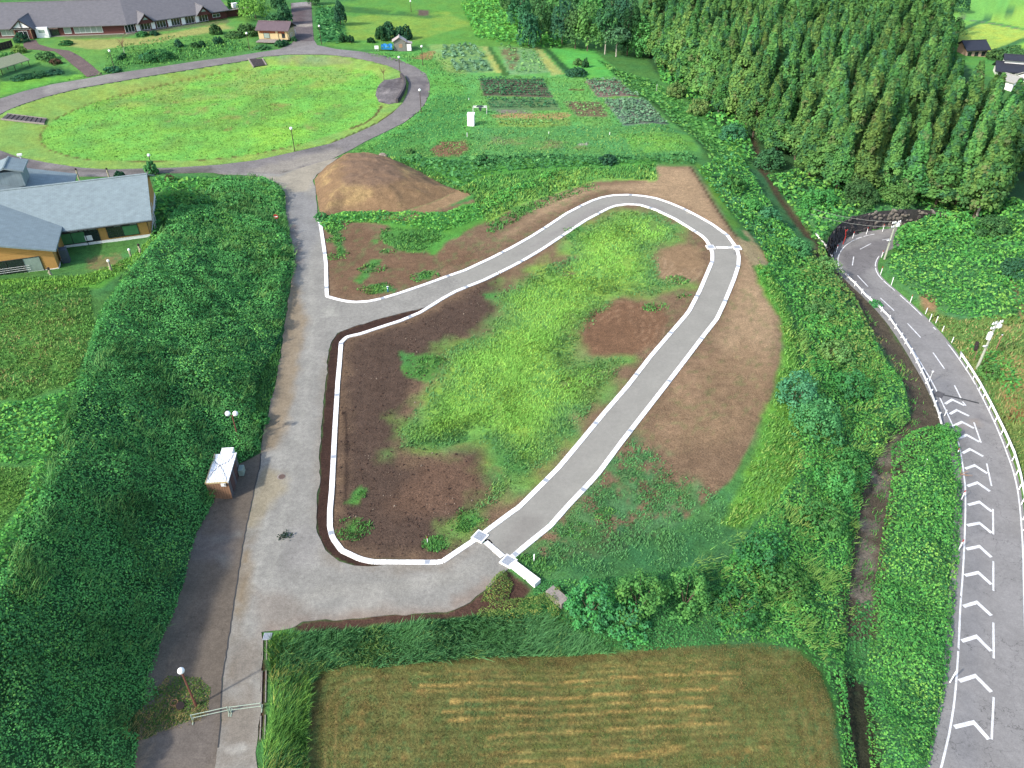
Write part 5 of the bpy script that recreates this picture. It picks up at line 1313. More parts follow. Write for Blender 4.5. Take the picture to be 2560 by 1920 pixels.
# --- trees and shrubs
def crown_mesh(name, kind, seed, nlump, nleaf, leaf, pal):
    """Unit crown: height 1 above z = 0, radius about 1 (scaled by the tree)."""
    r = np.random.default_rng(seed)
    C = []; NN = []; K = []
    for i in range(nlump):
        if kind == 'cone':
            t = r.random() ** 1.25
            z = .06 + .90 * t
            R = (1 - t) ** .9 * (.86 + .14 * math.sin(7 * t + seed)) + .02
            a = r.uniform(0, 2 * np.pi)
            rr = R * r.uniform(.55, .95)
            lr = .10 + .30 * R * r.uniform(.6, 1.0)
            cz = .055 * r.uniform(.7, 1.3) + .018
        else:
            v = r.normal(size=3); v /= np.linalg.norm(v); v[2] = abs(v[2]) * 1.0 if kind == 'dome' else v[2]
            k = (r.uniform(.74, .92) if i % 4 else r.uniform(.35, .7)) if kind == 'dome' else r.uniform(.55, .9)
            a = math.atan2(v[1], v[0]); rr = math.hypot(v[0], v[1]) * k
            z = (.06 + .82 * v[2] * k) if kind == 'dome' else (.52 + .42 * v[2] * k)
            lr = r.uniform(.16, .28) if kind == 'dome' else r.uniform(.20, .38); cz = lr * .38
        c = np.array([rr * math.cos(a), rr * math.sin(a), z])
        m = nleaf
        d = r.normal(size=(m, 3)); d /= np.linalg.norm(d, axis=1)[:, None]
        out = np.array([math.cos(a), math.sin(a), .55]); out /= np.linalg.norm(out)
        d = d + out * .55; d /= np.linalg.norm(d, axis=1)[:, None]
        C.append(c + d * np.array([lr, lr, cz if kind == 'cone' else lr * .6]) * r.uniform(.7, 1.05, (m, 1)))
        nn = d + np.array([0, 0, .35]) + r.normal(0, .4, (m, 3)); NN.append(nn / np.linalg.norm(nn, axis=1)[:, None])
        pk = np.array([p[0] for p in pal]) * (np.array([1.25, 1.5, 1.35]) if kind != 'cone' else np.array([1.02, 1.28, 1.3])); pw = np.array([p[1] for p in pal], float); pw /= pw.sum()
        base = pk[r.choice(len(pal), p=pw)]
        if kind == 'dome': base = base * .45 + (pk * pw[:, None]).sum(0) * .55
        K.append(np.tile(base, (m, 1)) * r.uniform(.8, 1.2, (m, 1)))
    C = np.concatenate(C); NN = np.concatenate(NN); K = np.concatenate(K)
    return C, NN, K


def crown(kind, seed, nlump, nleaf, leaf, pal, rxy, h, z0=0.0):
    C, NN, K = crown_mesh('crown', kind, seed, nlump, nleaf, leaf, pal)
    C = C * np.array([rxy, rxy, h]) + np.array([0, 0, z0])
    V, F = quads(C, NN, np.full(len(C), leaf) * RNG.uniform(.7, 1.3, len(C)), .7)
    o = np_mesh('crown', V, F, TREE, cols=np.repeat(K, 4, 0))
    return o


def trunk_mesh(h, r, limbs, seed, m=BARK, spread=.5):
    rr = random.Random(seed)
    mb = MB()
    p = Vector((0, 0, -.3)); x = y = 0.0
    for i in range(4):
        z1 = h * (i + 1) / 4
        x += rr.uniform(-.04, .04) * h * .3; y += rr.uniform(-.04, .04) * h * .3
        q = Vector((x, y, z1))
        mb.bar(p, q, r * (1 - i / 4.6), r * (1 - (i + 1) / 4.6), 7); p = q
    for k in range(limbs):
        a = rr.uniform(0, 6.28); zz = h * rr.uniform(.4, .85)
        mb.bar((0, 0, zz), (math.cos(a) * spread * h * .45, math.sin(a) * spread * h * .45, zz + h * .2), r * .35, r * .12, 5)
    return mb.mesh('trunk', m)


CEDAR = [((.095, .175, .046), 4), ((.064, .136, .044), 3), ((.115, .185, .048), 2), ((.050, .112, .046), 1.5), ((.115, .130, .050), .4)]
protos = []
for i in range(7):
    h = 17.5; z0 = 1.6 + .5 * (i % 3)
    c = crown('cone', 900 + i, 200, 32, .48, CEDAR, 3.2 + .25 * (i % 3), h - z0, z0)
    t = link('trunk', trunk_mesh(h * .93, .26, 0, 900 + i))
    t.location = (0, 0, 0)
    protos.append((c.data, t.data))
    bpy.data.objects.remove(c); bpy.data.objects.remove(t)
CEDAR_BASE = PL([(1588, 120), (1640, 175), (1710, 225), (1790, 285), (1868, 340), (1890, 368)], -3.5).tolist() + PL([(1955, 405), (2000, 470), (2100, 492), (2250, 490), (2400, 520), (2440, 540), (2480, 500), (2560, 420), (2700, 420)], -5).tolist()
tops = PL([(2700, 340), (2560, 305), (2480, 262), (2440, 222), (2388, 190), (2390, 100), (2390, 0), (2390, -60)], 6.0).tolist()
CED = np.array(CEDAR_BASE + tops + PL([(1588, -45)], 11.0).tolist())[:, :2]
pts = []
S_ = 4.25
lo, hi = CED.min(0), CED.max(0)
row = 0
yy = lo[1]
while yy < hi[1]:
    xx = lo[0] + (row % 2) * S_ * .5
    while xx < hi[0]:
        pts.append((xx + RNG.uniform(-1.3, 1.3), yy + RNG.uniform(-1.2, 1.2))); xx += S_
    yy += S_ * .95; row += 1
pts = np.array(pts)
pts = pts[inside(pts[:, 0], pts[:, 1], CED)]
pts = pts[dist_line(pts[:, 0], pts[:, 1], CED, True) > .8]
# keep those the picture can show: top inside the frame or close to it
zt = TZ(pts[:, 0], pts[:, 1]) + 17
rel = np.column_stack([pts, zt - H_CAM])
dep = rel @ FWD
tx = 1280 + F_PX * rel[:, 0] / dep; ty = 960 - F_PX * (rel @ UP) / dep
pts = pts[(tx > 1300) & (tx < 2680) & (ty > -45)]
edge_d = dist_line(pts[:, 0], pts[:, 1], np.array(CEDAR_BASE)[:, :2])
order = np.argsort(np.hypot(pts[:, 0], pts[:, 1]))
print('cedars', len(pts), flush=True)
def cedar_label(px, front):
    side = 'left third' if px < 1900 else 'middle' if px < 2220 else 'right third'
    return ('cedar in the front row at the %s of the wood edge' if front else 'cedar crown within the dense wood, in its %s behind the front row') % side, ('front row cedars, %s' if front else 'inner cedars, %s') % side

for n_, k in enumerate(order[:300]):
    x, y = pts[k]
    front = edge_d[k] < 5.5
    hs = RNG.uniform(.76, 1.2) * (1.0 if not front else .95)
    ws = hs ** .6 * RNG.uniform(.88, 1.18) * (1.1 if front else 1)
    lab, grp = cedar_label(1280 + F_PX * x / ((np.array([x, y, float(TZ(x, y)) - H_CAM])) @ FWD), front)
    r = empty('cedar_tree', (x, y, float(TZ(x, y))), RNG.uniform(0, 6.28), lab, 'tree', grp)
    r.scale = (ws, ws, hs)
    cm, tm = protos[int(RNG.integers(7))]
    link('trunk', tm, r); link('crown', cm, r)

VF, FF, CF = [], [], []
lowp = [crown_mesh('c', 'cone', 950 + i, 66, 12, .9, CEDAR) for i in range(4)]
for k in order[300:]:
    x, y = pts[k]
    C, NN, K = lowp[int(RNG.integers(4))]
    hs = RNG.uniform(.85, 1.15); a = RNG.uniform(0, 6.28)
    R_ = np.array([[math.cos(a), -math.sin(a), 0], [math.sin(a), math.cos(a), 0], [0, 0, 1]])
    C2 = (C * np.array([3.2 * hs, 3.2 * hs, 15.5 * hs])) @ R_.T + np.array([x, y, float(TZ(x, y)) + 2 * hs])
    V, F = quads(C2, NN @ R_.T, np.full(len(C2), 1.0) * RNG.uniform(.7, 1.3, len(C2)), .7)
    FF.append(F + sum(len(q) for q in VF)); VF.append(V); CF.append(np.repeat(K * RNG.uniform(.8, 1.2), 4, 0))
if VF:
    o = np_mesh('cedar_wood', np.concatenate(VF), np.concatenate(FF), LEAF, cols=np.concatenate(CF))
    tag(o, 'farthest cedars of the wood merging into one green mass', 'woodland', kind='stuff')
    TRI[0] += 2 * sum(len(f) for f in FF)


def tree(name, px, py, h, rxy, kind, pal, leaf, label, cat='tree', nl=60, nf=26, z0f=.3, seed=0, bark=BARK, group=None, tr=.16, limbs=4, zbase=None):
    b = G1(px, py) if zbase is None else P(px, py, zbase)
    r = empty(name, b, RNG.uniform(0, 6.28), label, cat, group)
    z0 = h * z0f
    c = crown(kind, 3000 + seed, nl, nf, leaf, pal, rxy, h - z0, z0)
    c.parent = r
    if z0f > .02:
        link('trunk', trunk_mesh(h * .8, tr, limbs, seed, bark), r)
    else:
        mb = MB()
        for k in range(5):
            a = k * 1.26 + seed
            mb.bar((0, 0, -.2), (math.cos(a) * rxy * .45, math.sin(a) * rxy * .45, h * .6), .05, .02, 5)
        mb.build('stem', BARK, r)
    TRI[0] += 2 * nl * nf
    return r


BROAD = [((.040, .098, .042), 3), ((.055, .122, .045), 2), ((.030, .072, .036), 2), ((.08, .15, .05), 1)]
BROADL = [((.085, .17, .05), 3), ((.06, .135, .045), 2), ((.12, .21, .06), 1)]
DARKT = [((.022, .058, .034), 3), ((.03, .075, .036), 2), ((.045, .095, .045), 1)]
s = 0
TL = [(1322, 118, 11, 3.6, TEALY, 'rounded teal green tree at the left end of the far wood', .1), (1352, 108, 15, 4.2, BROAD, 'tall dark tree second from the left end of the far wood', .15), (1405, 116, 15, 4.2, DARKT, 'dark broadleaf tree behind the far corner of the garden', .15),
      (1438, 122, 14, 4.0, BROAD, 'mid green broadleaf tree left of the bare white trunk', .15), (1468, 128, 16, 4.4, BROADL, 'pale grey green tall tree at the head of the meadow', .12), (1512, 136, 13, 3.2, BROAD, 'narrow tree with a thin bare white trunk by the meadow', .42),
      (1540, 142, 8.5, 4.0, [((.06, .10, .045), 2), ((.045, .085, .04), 2)], 'low spreading grey green tree on the meadow edge', .34), (1568, 138, 17, 4.0, DARKT, 'very dark tree against the left flank of the cedar wood', .12), (1596, 142, 13, 3.6, BROADL, 'light green tree at the left foot of the cedar wood', .06),
      (1300, 70, 13, 4.2, TEALY, 'blue green tree at the top edge above the far creeper', .1), (1340, 55, 15, 4.6, BROAD, 'tall dark green tree in the second row of the far wood', .15), (1385, 60, 17, 4.6, BROADL, 'taller light tree in the second row of the far wood', .15), (1430, 66, 18, 4.6, BROAD, 'big mid green tree behind the meadow trees', .15),
      (1478, 74, 19, 4.8, BROADL, 'large yellow green crown at the top middle of the far wood', .15), (1525, 80, 19, 4.4, DARKT, 'large dark crown beside the cedars at the top edge', .15), (1560, 90, 19, 4.2, DARKT, 'dark narrow crown touching the cedar wood', .15),
      (1270, 28, 12, 4.2, BROAD, 'dark round tree at the top edge over the bright creeper', .1), (1230, -8, 10, 4, TEALY, 'low teal tree at the top edge of the picture', .1)]
for (a, b, h, rx, pal, lab, zf) in TL:
    s += 1
    tree('broadleaf_tree', a, b, h, rx, 'ball' if zf > .2 else 'dome', pal, .62, lab, nl=58, nf=24, z0f=zf, seed=s, bark=PALEBARK if zf > .3 else BARK, group='trees of the far wood', tr=.2)
SL = [
    # round bushes below the plot
    (1476, 1535, 4.6, 2.3, KUDZU_LIT, 'round leafy bush left of two more at the foot of the plot', .26), (1596, 1522, 5.0, 2.5, KUDZU_LIT, 'round leafy bush in the middle of three at the foot of the plot', .26), (1712, 1512, 4.8, 2.2, KUDZU_LIT, 'round leafy bush right of two more at the foot of the plot', .26), (1560, 1560, 2.2, 2.6, SCRUB, 'low bush at the mown field edge under the three round bushes', .26),
    (2030, 1085, 6.0, 3.3, TEALY, 'big blue green creeper covered bush halfway down the east slope', .3),
    (1985, 1010, 5.4, 2.6, TEALY, 'second blue green bush just above the big one on the east slope', .28), (2075, 1230, 4.4, 2.6, SCRUB, 'rounded bush lower on the east slope beside the lane', .26), (1900, 1420, 4.6, 2.8, SCRUB, 'tall rounded bush right of the three bushes at the foot of the plot', .26), (2118, 985, 4.2, 2.8, SCRUB, 'bright green bush on the slope above the earth lane', .3), (2085, 905, 3.6, 2.6, OLIVE, 'olive bush on the slope right of the big blue green one', .3), (2040, 800, 3.4, 2.6, OLIVE, 'yellowish bush on the slope beside the bare soil corner', .3), (2062, 690, 3.8, 3.0, OLIVE, 'olive tree like bush below the start of the guardrail', .3), (2120, 1180, 3.2, 2.6, SCRUB, 'green bush beside the bend of the earth lane', .28), (2040, 1320, 3.4, 3.0, SCRUB, 'broad green bush low on the east slope', .28), (1950, 1480, 3.0, 3.0, KUDZU_LIT, 'wide yellow green bush above the mown field corner', .27), (1840, 1540, 2.8, 2.8, SCRUB, 'green bush at the upper edge of the mown field', .27),
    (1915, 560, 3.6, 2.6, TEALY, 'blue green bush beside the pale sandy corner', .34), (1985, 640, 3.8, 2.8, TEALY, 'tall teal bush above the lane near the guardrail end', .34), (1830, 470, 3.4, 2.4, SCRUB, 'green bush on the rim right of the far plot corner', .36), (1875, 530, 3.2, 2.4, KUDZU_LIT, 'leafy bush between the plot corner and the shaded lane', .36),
    (2188, 763, 1.1, 1.1, SCRUB, 'small bush growing through the gap in the guardrail', .2), (2368, 1092, 2.2, 1.6, KUDZU_LIT, 'bright bush at the near end of the left guardrail', .22), (2340, 1260, 2.0, 1.8, SCRUB, 'bush leaning over the road edge by the chevrons', .24),
    (1920, 420, 5.0, 3.2, BROAD, 'leafy broad bush at the cedar edge over the dark lane', .42), (1830, 350, 4.6, 3.0, TEALY, 'teal bush at the foot of the cedars by the utility pole', .42), (1745, 285, 4.2, 2.8, OLIVE, 'brownish bush at the foot of the cedar edge', .45), (1690, 240, 4.0, 2.8, OLIVE, 'reddish olive bush left of the wooded gully', .45), (2045, 520, 5.0, 3.4, KUDZU_LIT, 'large light green bush above the stone wall', .42), (2140, 510, 5.5, 3.8, BROAD, 'large dark broadleaf bush in front of the cedars', .42), (2235, 508, 4.4, 3.4, BROADL, 'pale green bush above the middle of the stone wall', .42), (2480, 590, 4.5, 3.2, BROAD, 'dark bush at the right end of the stone wall', .4), (2540, 690, 3.6, 3.0, DARKT, 'dark bush at the right edge of the creeper mound', .36), (2470, 940, 1.8, 1.7, SCRUB, 'bush at the foot of the near utility pole', .26),
    # garden and lawns
    (955, 100, 4.6, 2.0, DARKT, 'clipped dark shrub, leftmost of four behind the garden shed', .5), (975, 98, 5.6, 2.4, DARKT, 'tallest clipped dark shrub behind the garden shed', .5), (1000, 98, 4.2, 1.9, DARKT, 'clipped dark shrub behind the shed roof', .5), (1015, 98, 4.6, 1.9, DARKT, 'clipped dark shrub, rightmost of four behind the garden shed', .5),
    (928, 106, 1.6, 1.2, DARKT, 'tiny dark bush left of the clipped shrubs', .4),
    (858, 105, 2.8, 1.3, DARKT, 'small upright dark bush at the edge of the meadow', .4), (876, 106, 2.2, 1.2, DARKT, 'small round dark bush at the edge of the meadow', .4),
    (1440, 188, 2.2, 3.0, DARKT, 'dark low bush casting a long shadow in the garden meadow', .4), (1445, 163, 2.0, 1.5, OLIVE, 'thin olive bush in the garden meadow', .35), (1463, 168, 3.0, 1.0, DARKT, 'slim dark sapling in the garden meadow', .35),
    (380, 436, 3.2, 1.3, TEALY, 'blue green conifer by the corner of the blue roofed hall', .3), (425, 452, 1.4, .9, [((.10, .10, .05), 2), ((.14, .07, .05), 1)], 'small reddish bush on the grass above the creeper', .25), (300, 446, 1.6, 1.1, DARKT, 'small dark bush behind the blue roofed hall', .3),
    (640, 48, 9, 5.2, [((.10, .23, .05), 3), ((.075, .18, .045), 2), ((.15, .29, .06), 1)], 'bright yellow green spreading tree beside the long building', .5), (605, 25, 7, 4.2, [((.085, .20, .05), 2), ((.06, .15, .045), 2)], 'green tree right of the long building gable', .5), (700, 30, 9, 2.6, DARKT, 'dark upright tree left of the brick street', .5), (715, 62, 7, 2.2, DARKT, 'dark tree between the ticket hut and the brick street', .5), (690, 70, 5, 3.4, BROAD, 'green shrubbery behind the ticket hut', .5), (783, 12, 7, 2.4, BROAD, 'tree at the far right end of the brick street', .5), (852, 62, 8, 2.0, DARKT, 'dark slender tree on the bank right of the street', .45),
    (700, 116, 2.0, 1.6, DARKT, 'dark shrub in front of the ticket hut porch', .35), (712, 112, 1.6, 1.2, DARKT, 'second small shrub in front of the ticket hut', .35), (735, 103, 1.6, 1.0, BROAD, 'small shrub at the corner of the street', .35), (655, 122, 1.2, 2.2, BROAD, 'low shrub on the verge left of the hut', .35), (622, 88, 4, 3.0, BROAD, 'round green bush left of the ticket hut', .45),
    (395, 148, 3.0, 4.0, TEALY, 'long dark clump of bushes on the slope above the ring road', .4), (368, 148, 2.0, 2.2, TEALY, 'left end of the dark bushes above the ring road', .4), (448, 118, 2.4, 1.2, DARKT, 'small dark round bush on the upper lawn', .35), (487, 118, 1.8, 1.1, BROAD, 'bush on the upper lawn right of the dark round one', .35), (505, 116, 1.8, 1.1, DARKT, 'third bush on the upper lawn slope', .35), (540, 85, 3.4, 1.8, BROAD, 'small leafy tree on the lawn before the long building', .4), (545, 108, 2.2, 1.5, DARKT, 'dark bush below the small leafy tree', .35), (585, 92, 1.6, 3.0, BROAD, 'spreading low bush right of the small leafy tree', .35), (310, 145, 1.6, .9, DARKT, 'small round bush by the lamp on the upper lawn', .3), (301, 150, 1.2, .8, DARKT, 'smaller bush by the lamp on the upper lawn', .3), (280, 178, 1.5, 2.2, TEALY, 'leafy clump beside the ring road and garden path', .35),
    (48, 132, 2.4, 1.9, [((.20, .27, .07), 2), ((.14, .22, .06), 2)], 'yellow green bush at the end of the low wall', .35), (18, 145, 1.8, 2.4, BROADL, 'light bush behind the low wall', .35), (55, 105, 3.0, 2.0, DARKT, 'dark bush beside the entrance of the long building', .4), (115, 150, 2.4, 2.6, BROAD, 'leafy bush beside the brown garden path', .4), (140, 160, 1.6, 1.6, [((.14, .06, .05), 2), ((.06, .09, .04), 2)], 'small reddish bush by the garden path', .35), (100, 188, 1.0, 3.2, DARKT, 'dark low hedge left of the garden path', .35), (132, 183, .9, 2.6, DARKT, 'dark low hedge nearer the garden path', .35), (60, 196, .9, 3.2, DARKT, 'dark low hedge at the left edge of the picture', .35),
    (165, 112, 1.4, 2.0, TEALY, 'blue green weeds in front of the white entrance panel', .35), (355, 90, 1.5, 2.0, TEALY, 'bush below the gabled porch of the long building', .35), (385, 88, 1.5, 1.5, DARKT, 'dark bush below the dormer of the long building', .35),
    (2535, 72 + 70, 4.0, 4.5, BROAD, 'dark green tree behind the black roofed house', .5), (2490, 150, 4, 3.2, BROAD, 'tree between the two black roofed houses', .5), (2380, 30, 9, 6, DARKT, 'dark crown at the right end of the cedar wood', .6), (2370, 95, 8, 5.0, OLIVE, 'brownish crown at the far right of the wood', .6),
    (1025, 382, .9, .8, OLIVE, 'small weed clump on the slope below the ring road', .25), (1210, 408, 2.0, 2.2, TEALY, 'dark rounded bush in the belt below the garden', .34), (1520, 408, 1.9, 2.0, DARKT, 'dark bush at the right part of the belt', .34), (805, 548, 1.4, 1.3, TEALY, 'teal weeds at the end of the kerb by the soil heap', .24), (688, 650, 2.0, 1.6, KUDZU_LIT, 'light bush bulging over the worn road from the bank', .26), (606, 925, 1.2, 1.0, KUDZU_LIT, 'pale bush on the dark bank', .24), (645, 1055, 1.3, 1.3, SCRUB, 'leafy bush by the twin globe lamp', .24),
]
for (a, b, h, rx, pal, lab, lf) in SL:
    s += 1
    big = rx * h
    tree('bush' if h < 6.5 else 'broadleaf_tree', a, b, h, rx, 'dome', pal, lf * .85, lab, 'bush' if h < 6.5 else 'tree', nl=int(np.clip(34 + big * 3.0, 34, 90)), nf=26, z0f=.0 if h < 6.5 else .12, seed=s)
# pine with a bare trunk at the right edge of the wood
tree('cedar_tree', 2440, 545, 19.5, 3.4, 'cone', CEDAR, .6, 'tall cedar with a long bare pale trunk at the right end of the stone wall', nl=110, nf=22, z0f=.36, seed=777, bark=PALEBARK, tr=.3, limbs=0)
for (a, b, h, lab) in ((1052 - 80, 197 + 3, 3.4, 'small bare brown tree at the corner of the paved stage'), (312, 136, 5, 'thin bare sapling with a pale trunk on the upper lawn')):
    g0 = G1(a - 12 if a < 1000 and a > 900 else a, b)
    r = empty('bare_tree', g0, 0, lab, 'tree')
    link('trunk', trunk_mesh(h * .6, .1, 0, 5, PALEBARK if h > 4 else BARK), r)
    mb = MB()
    rr = random.Random(3)
    for k in range(16):
        an = rr.uniform(0, 6.28); zz = h * rr.uniform(.35, .6)
        mb.bar((0, 0, zz), (math.cos(an) * h * .3, math.sin(an) * h * .3, h * rr.uniform(.75, 1.05)), .035, .012, 4)
    mb.build('branches', mat('twig', A(150, 110, 96), .9, .15, 4), r)
print('trees', TRI[0], round(time.time() - _T0, 1))
# ------------------------------------------------------------------ buildings
def roof_mat(name, color, scale, var=.10):
    m = mat(name, color, .62, var, 1.2, spec=.35)
    nt = m.node_tree; n = nt.nodes; L = nt.links
    tc = n.new('ShaderNodeTexCoord')
    mp = n.new('ShaderNodeMapping'); L.new(tc.outputs['Object'], mp.inputs[0])
    br = n.new('ShaderNodeTexBrick'); br.inputs['Scale'].default_value = scale
    br.inputs['Color1'].default_value = (1, 1, 1, 1); br.inputs['Color2'].default_value = (.88, .88, .9, 1); br.inputs['Mortar'].default_value = (.72, .72, .74, 1)
    br.inputs['Mortar Size'].default_value = .03; br.inputs['Brick Width'].default_value = .9; br.inputs['Row Height'].default_value = .42
    L.new(mp.outputs[0], br.inputs[0])
    b = n['Principled BSDF']
    src = b.inputs['Base Color'].links[0].from_socket
    mx = n.new('ShaderNodeMix'); mx.data_type = 'RGBA'; mx.blend_type = 'MULTIPLY'; mx.inputs[0].default_value = 1
    L.new(src, mx.inputs[6]); L.new(br.outputs[0], mx.inputs[7]); L.new(mx.outputs[2], b.inputs['Base Color'])
    return m


ROOFB = roof_mat('blue_grey_roof', A(158, 176, 186), 1.6)
ROOFG = roof_mat('grey_slate_roof', A(130, 128, 136), 1.4)
ROOFP = roof_mat('brown_roof', A(124, 106, 116), 1.6)
ROOFK = roof_mat('black_tile_roof', A(62, 66, 82), 1.6)
YELW = mat('ochre_render', A(226, 172, 104), .9, .06, 3)
CREAM = mat('cream_render', A(236, 212, 168), .9, .06, 3)
WHITE = mat('white_render', (.74, .73, .70), .85, .06, 3)
BRICKR = mat('red_brick', A(118, 74, 72), .9, .28, 7)
DARKW = mat('dark_timber', A(64, 52, 50), .8, .2, 5)
GLASS = mat('window_glass', (.018, .024, .026), .12, .1, 2, spec=.8)
GREENG = mat('green_reflection', A(98, 164, 112), .5, .15, 2)  # the lawn's reflection put into the pane colour
PALEG = mat('pale_blind', A(170, 190, 184), .5, .1, 2)
FRAMEW = mat('white_frame', (.62, .62, .60), .6, .06, 3)
FRAMED = mat('dark_frame', A(70, 72, 74), .6, .1, 3)
STEEL = mat('painted_steel', (.84, .84, .83), .45, .05, 3)
TIMBER = mat('weathered_timber', A(168, 128, 104), .85, .22, 7)


def window(parent, x, y, z, w, h, n=2, pane=GLASS, frame=FRAMED, t=.09, panes=None):
    """Window in a wall facing -y (thing > window > pane)."""
    mb = MB()
    for k in range(n + 1):
        mb.box((x - w / 2 + w * k / n, y, z), (.08, t, h))
    mb.box((x, y, z - h / 2), (w + .08, t * 1.04, .08)).box((x, y, z + h / 2), (w + .08, t * 1.04, .08))
    f = mb.build('window', frame, parent)
    for k in range(n):
        MB().box((x - w / 2 + w * (k + .5) / n, y + .012, z), (w / n - .08, .03, h - .08)).build('pane', (panes[k] if panes else pane), f)
    return f


def gable_roof(parent, x0, x1, y0, y1, ze, pitch, m, along='x', t=.22, name='roof', left=None, right=None):
    """Two slabs meeting at a ridge; along: direction of the ridge."""
    mb = MB()
    if along == 'x':
        ym = (y0 + y1) / 2; zr_ = ze + pitch * (y1 - y0) / 2
        l3 = left or (x0, x0, x0); r3 = right or (x1, x1, x1)     # ends at front eave, ridge, back eave
        mb.prism([(l3[0], y0, ze), (r3[0], y0, ze), (r3[1], ym, zr_), (l3[1], ym, zr_)], (0, 0, t))
        mb.prism([(r3[2], y1, ze), (l3[2], y1, ze), (l3[1], ym, zr_), (r3[1], ym, zr_)], (0, 0, t))
        mb.bar((l3[1], ym, zr_ + t), (r3[1], ym, zr_ + t), .16, n=6)
    else:
        xm = (x0 + x1) / 2; zr_ = ze + pitch * (x1 - x0) / 2
        mb.prism([(x0, y1, ze), (x0, y0, ze), (xm, y0, zr_), (xm, y1, zr_)], (0, 0, t))
        mb.prism([(x1, y0, ze), (x1, y1, ze), (xm, y1, zr_), (xm, y0, zr_)], (0, 0, t))
        mb.bar((xm, y0, zr_ + t), (xm, y1, zr_ + t), .16, n=6)
    return mb.build(name, m, parent)


def local(root, p):
    a = root.rotation_euler.z
    d = np.asarray(p, float) - np.array(root.location)
    return np.array([d[0] * math.cos(a) + d[1] * math.sin(a), -d[0] * math.sin(a) + d[1] * math.cos(a), d[2]])


# --- blue roofed hall (left)
b = P(381, 592, 5.0); a = P(170, 620.6, 5.0)
ang = math.atan2(b[1] - a[1], b[0] - a[0])
hall = empty('hall', b, ang, 'large hall with blue grey crossed gable roofs and ochre walls at left', 'building')
LA = 34.0; WD = 8.3
MB().box((-LA / 2, WD, 1.6), (LA, 2 * WD, 3.4)).build('wall', YELW, hall)
MB().prism([(0, .05, 3.3), (0, 2 * WD - .05, 3.3), (0, WD, 3.3 + .38 * WD)], (-.3, 0, 0)).build('gable_wall', YELW, hall)
MB().box((-LA / 2, WD, -.6), (LA + .12, 2 * WD + .12, 2.2)).build('plinth', WHITE, hall)
gable_roof(hall, -LA, .75, -1.0, 2 * WD + 1.0, 2.95, .39, ROOFB)
for y_ in (-1.05, 2 * WD + 1.05):
    MB().bar((-LA, y_, 2.98), (.8, y_, 2.98), .08, n=6).build('gutter', FRAMED, hall)
MB().bar((-.15, -.15, 0), (-.15, -.15, 2.9), .05, n=6).bar((-8.9, -.15, 0), (-8.9, -.15, 2.9), .05, n=6).build('downpipe', FRAMED, hall)
# east bay, pier, west bay
window(hall, -3.75, -.05, 1.55, 4.3, 1.55, 2, panes=[GLASS, GREENG])
for k in range(4):
    window(hall, -5.4 + 1.1 * k, -.05, 2.62, 1.0, .55, 1, pane=PALEG if k % 2 else GLASS)
window(hall, -10.8, -.05, 1.45, 7.4, 1.7, 4, panes=[GLASS, GREENG, GREENG, GLASS])
for k in range(6):
    window(hall, -13.9 + 1.22 * k, -.05, 2.62, 1.1, .55, 1, pane=PALEG if k in (3, 4, 5) else GLASS)
MB().box((-8.6, -.09, 1.2), (1.0, .05, .8)).build('notice_board', WHITE, hall)
for k in range(3):
    MB().bar((.5, 1.5 + 1.6 * k, 0), (.5, 2.4 + 1.6 * k, 3.2), .05, n=6).build('stay_rod', FRAMEW, hall)
c = local(hall, P(148, 674, 5.2)); xb, yb = c[0], c[1]
yback = local(hall, P(180, 436, 8.5))[1]
HW = 11.0
MB().box((xb - HW, (yb + yback) / 2, 1.6), (2 * HW, yback - yb, 3.6)).build('wall', YELW, hall)
MB().box((xb - HW, (yb + yback) / 2, -.6), (2 * HW + .12, yback - yb + .12, 2.2)).build('plinth', WHITE, hall)
MB().prism([(xb - 2 * HW, yb, 3.35), (xb, yb, 3.35), (xb - HW, yb, 3.35 + .28 * HW)], (0, .3, 0)).build('gable_wall', YELW, hall)
gable_roof(hall, xb - 2 * HW - .7, xb + .7, yb - .9, yback, 3.3, .27, ROOFB, 'y')
window(hall, xb - 6.1, yb - .05, 1.45, 8.6, 2.3, 4, panes=[GLASS, GLASS, GLASS, PALEG])
for k in range(3):
    MB().box((xb - 5.6, yb - .12, .9 + .3 * k), (4.5, .03, .05)).build('guard_bar', FRAMEW, hall)
MB().box((xb + .3, yb + 2.5, 1.4), (.06, .5, 2.8)).box((xb + .8, yb + 2.2, 1.2), (.9, 1.2, 2.2)).build('porch', mat('blue_grey_panel', A(96, 104, 120), .7, .1, 3), hall)
c = local(hall, P(33, 452, 5 + 5.6))
lx, ly = c[0], c[1]
MB().box((lx, ly, 6.6), (4.0, 4.4, 2.4)).build('roof_lantern', ROOFB, hall)
gable_roof(hall, lx - 2.5, lx + 2.5, ly - 2.6, ly + 2.6, 7.6, .3, ROOFB, 'y', name='lantern_roof')
MB().bar((lx + 1.5, ly + 2.9, 6.5), (lx + 1.5, ly + 2.9, 8.7), .1).box((lx + 1.5, ly + 2.9, 8.6), (.7, .5, .25)).build('roof_vent', FRAMEW, hall)
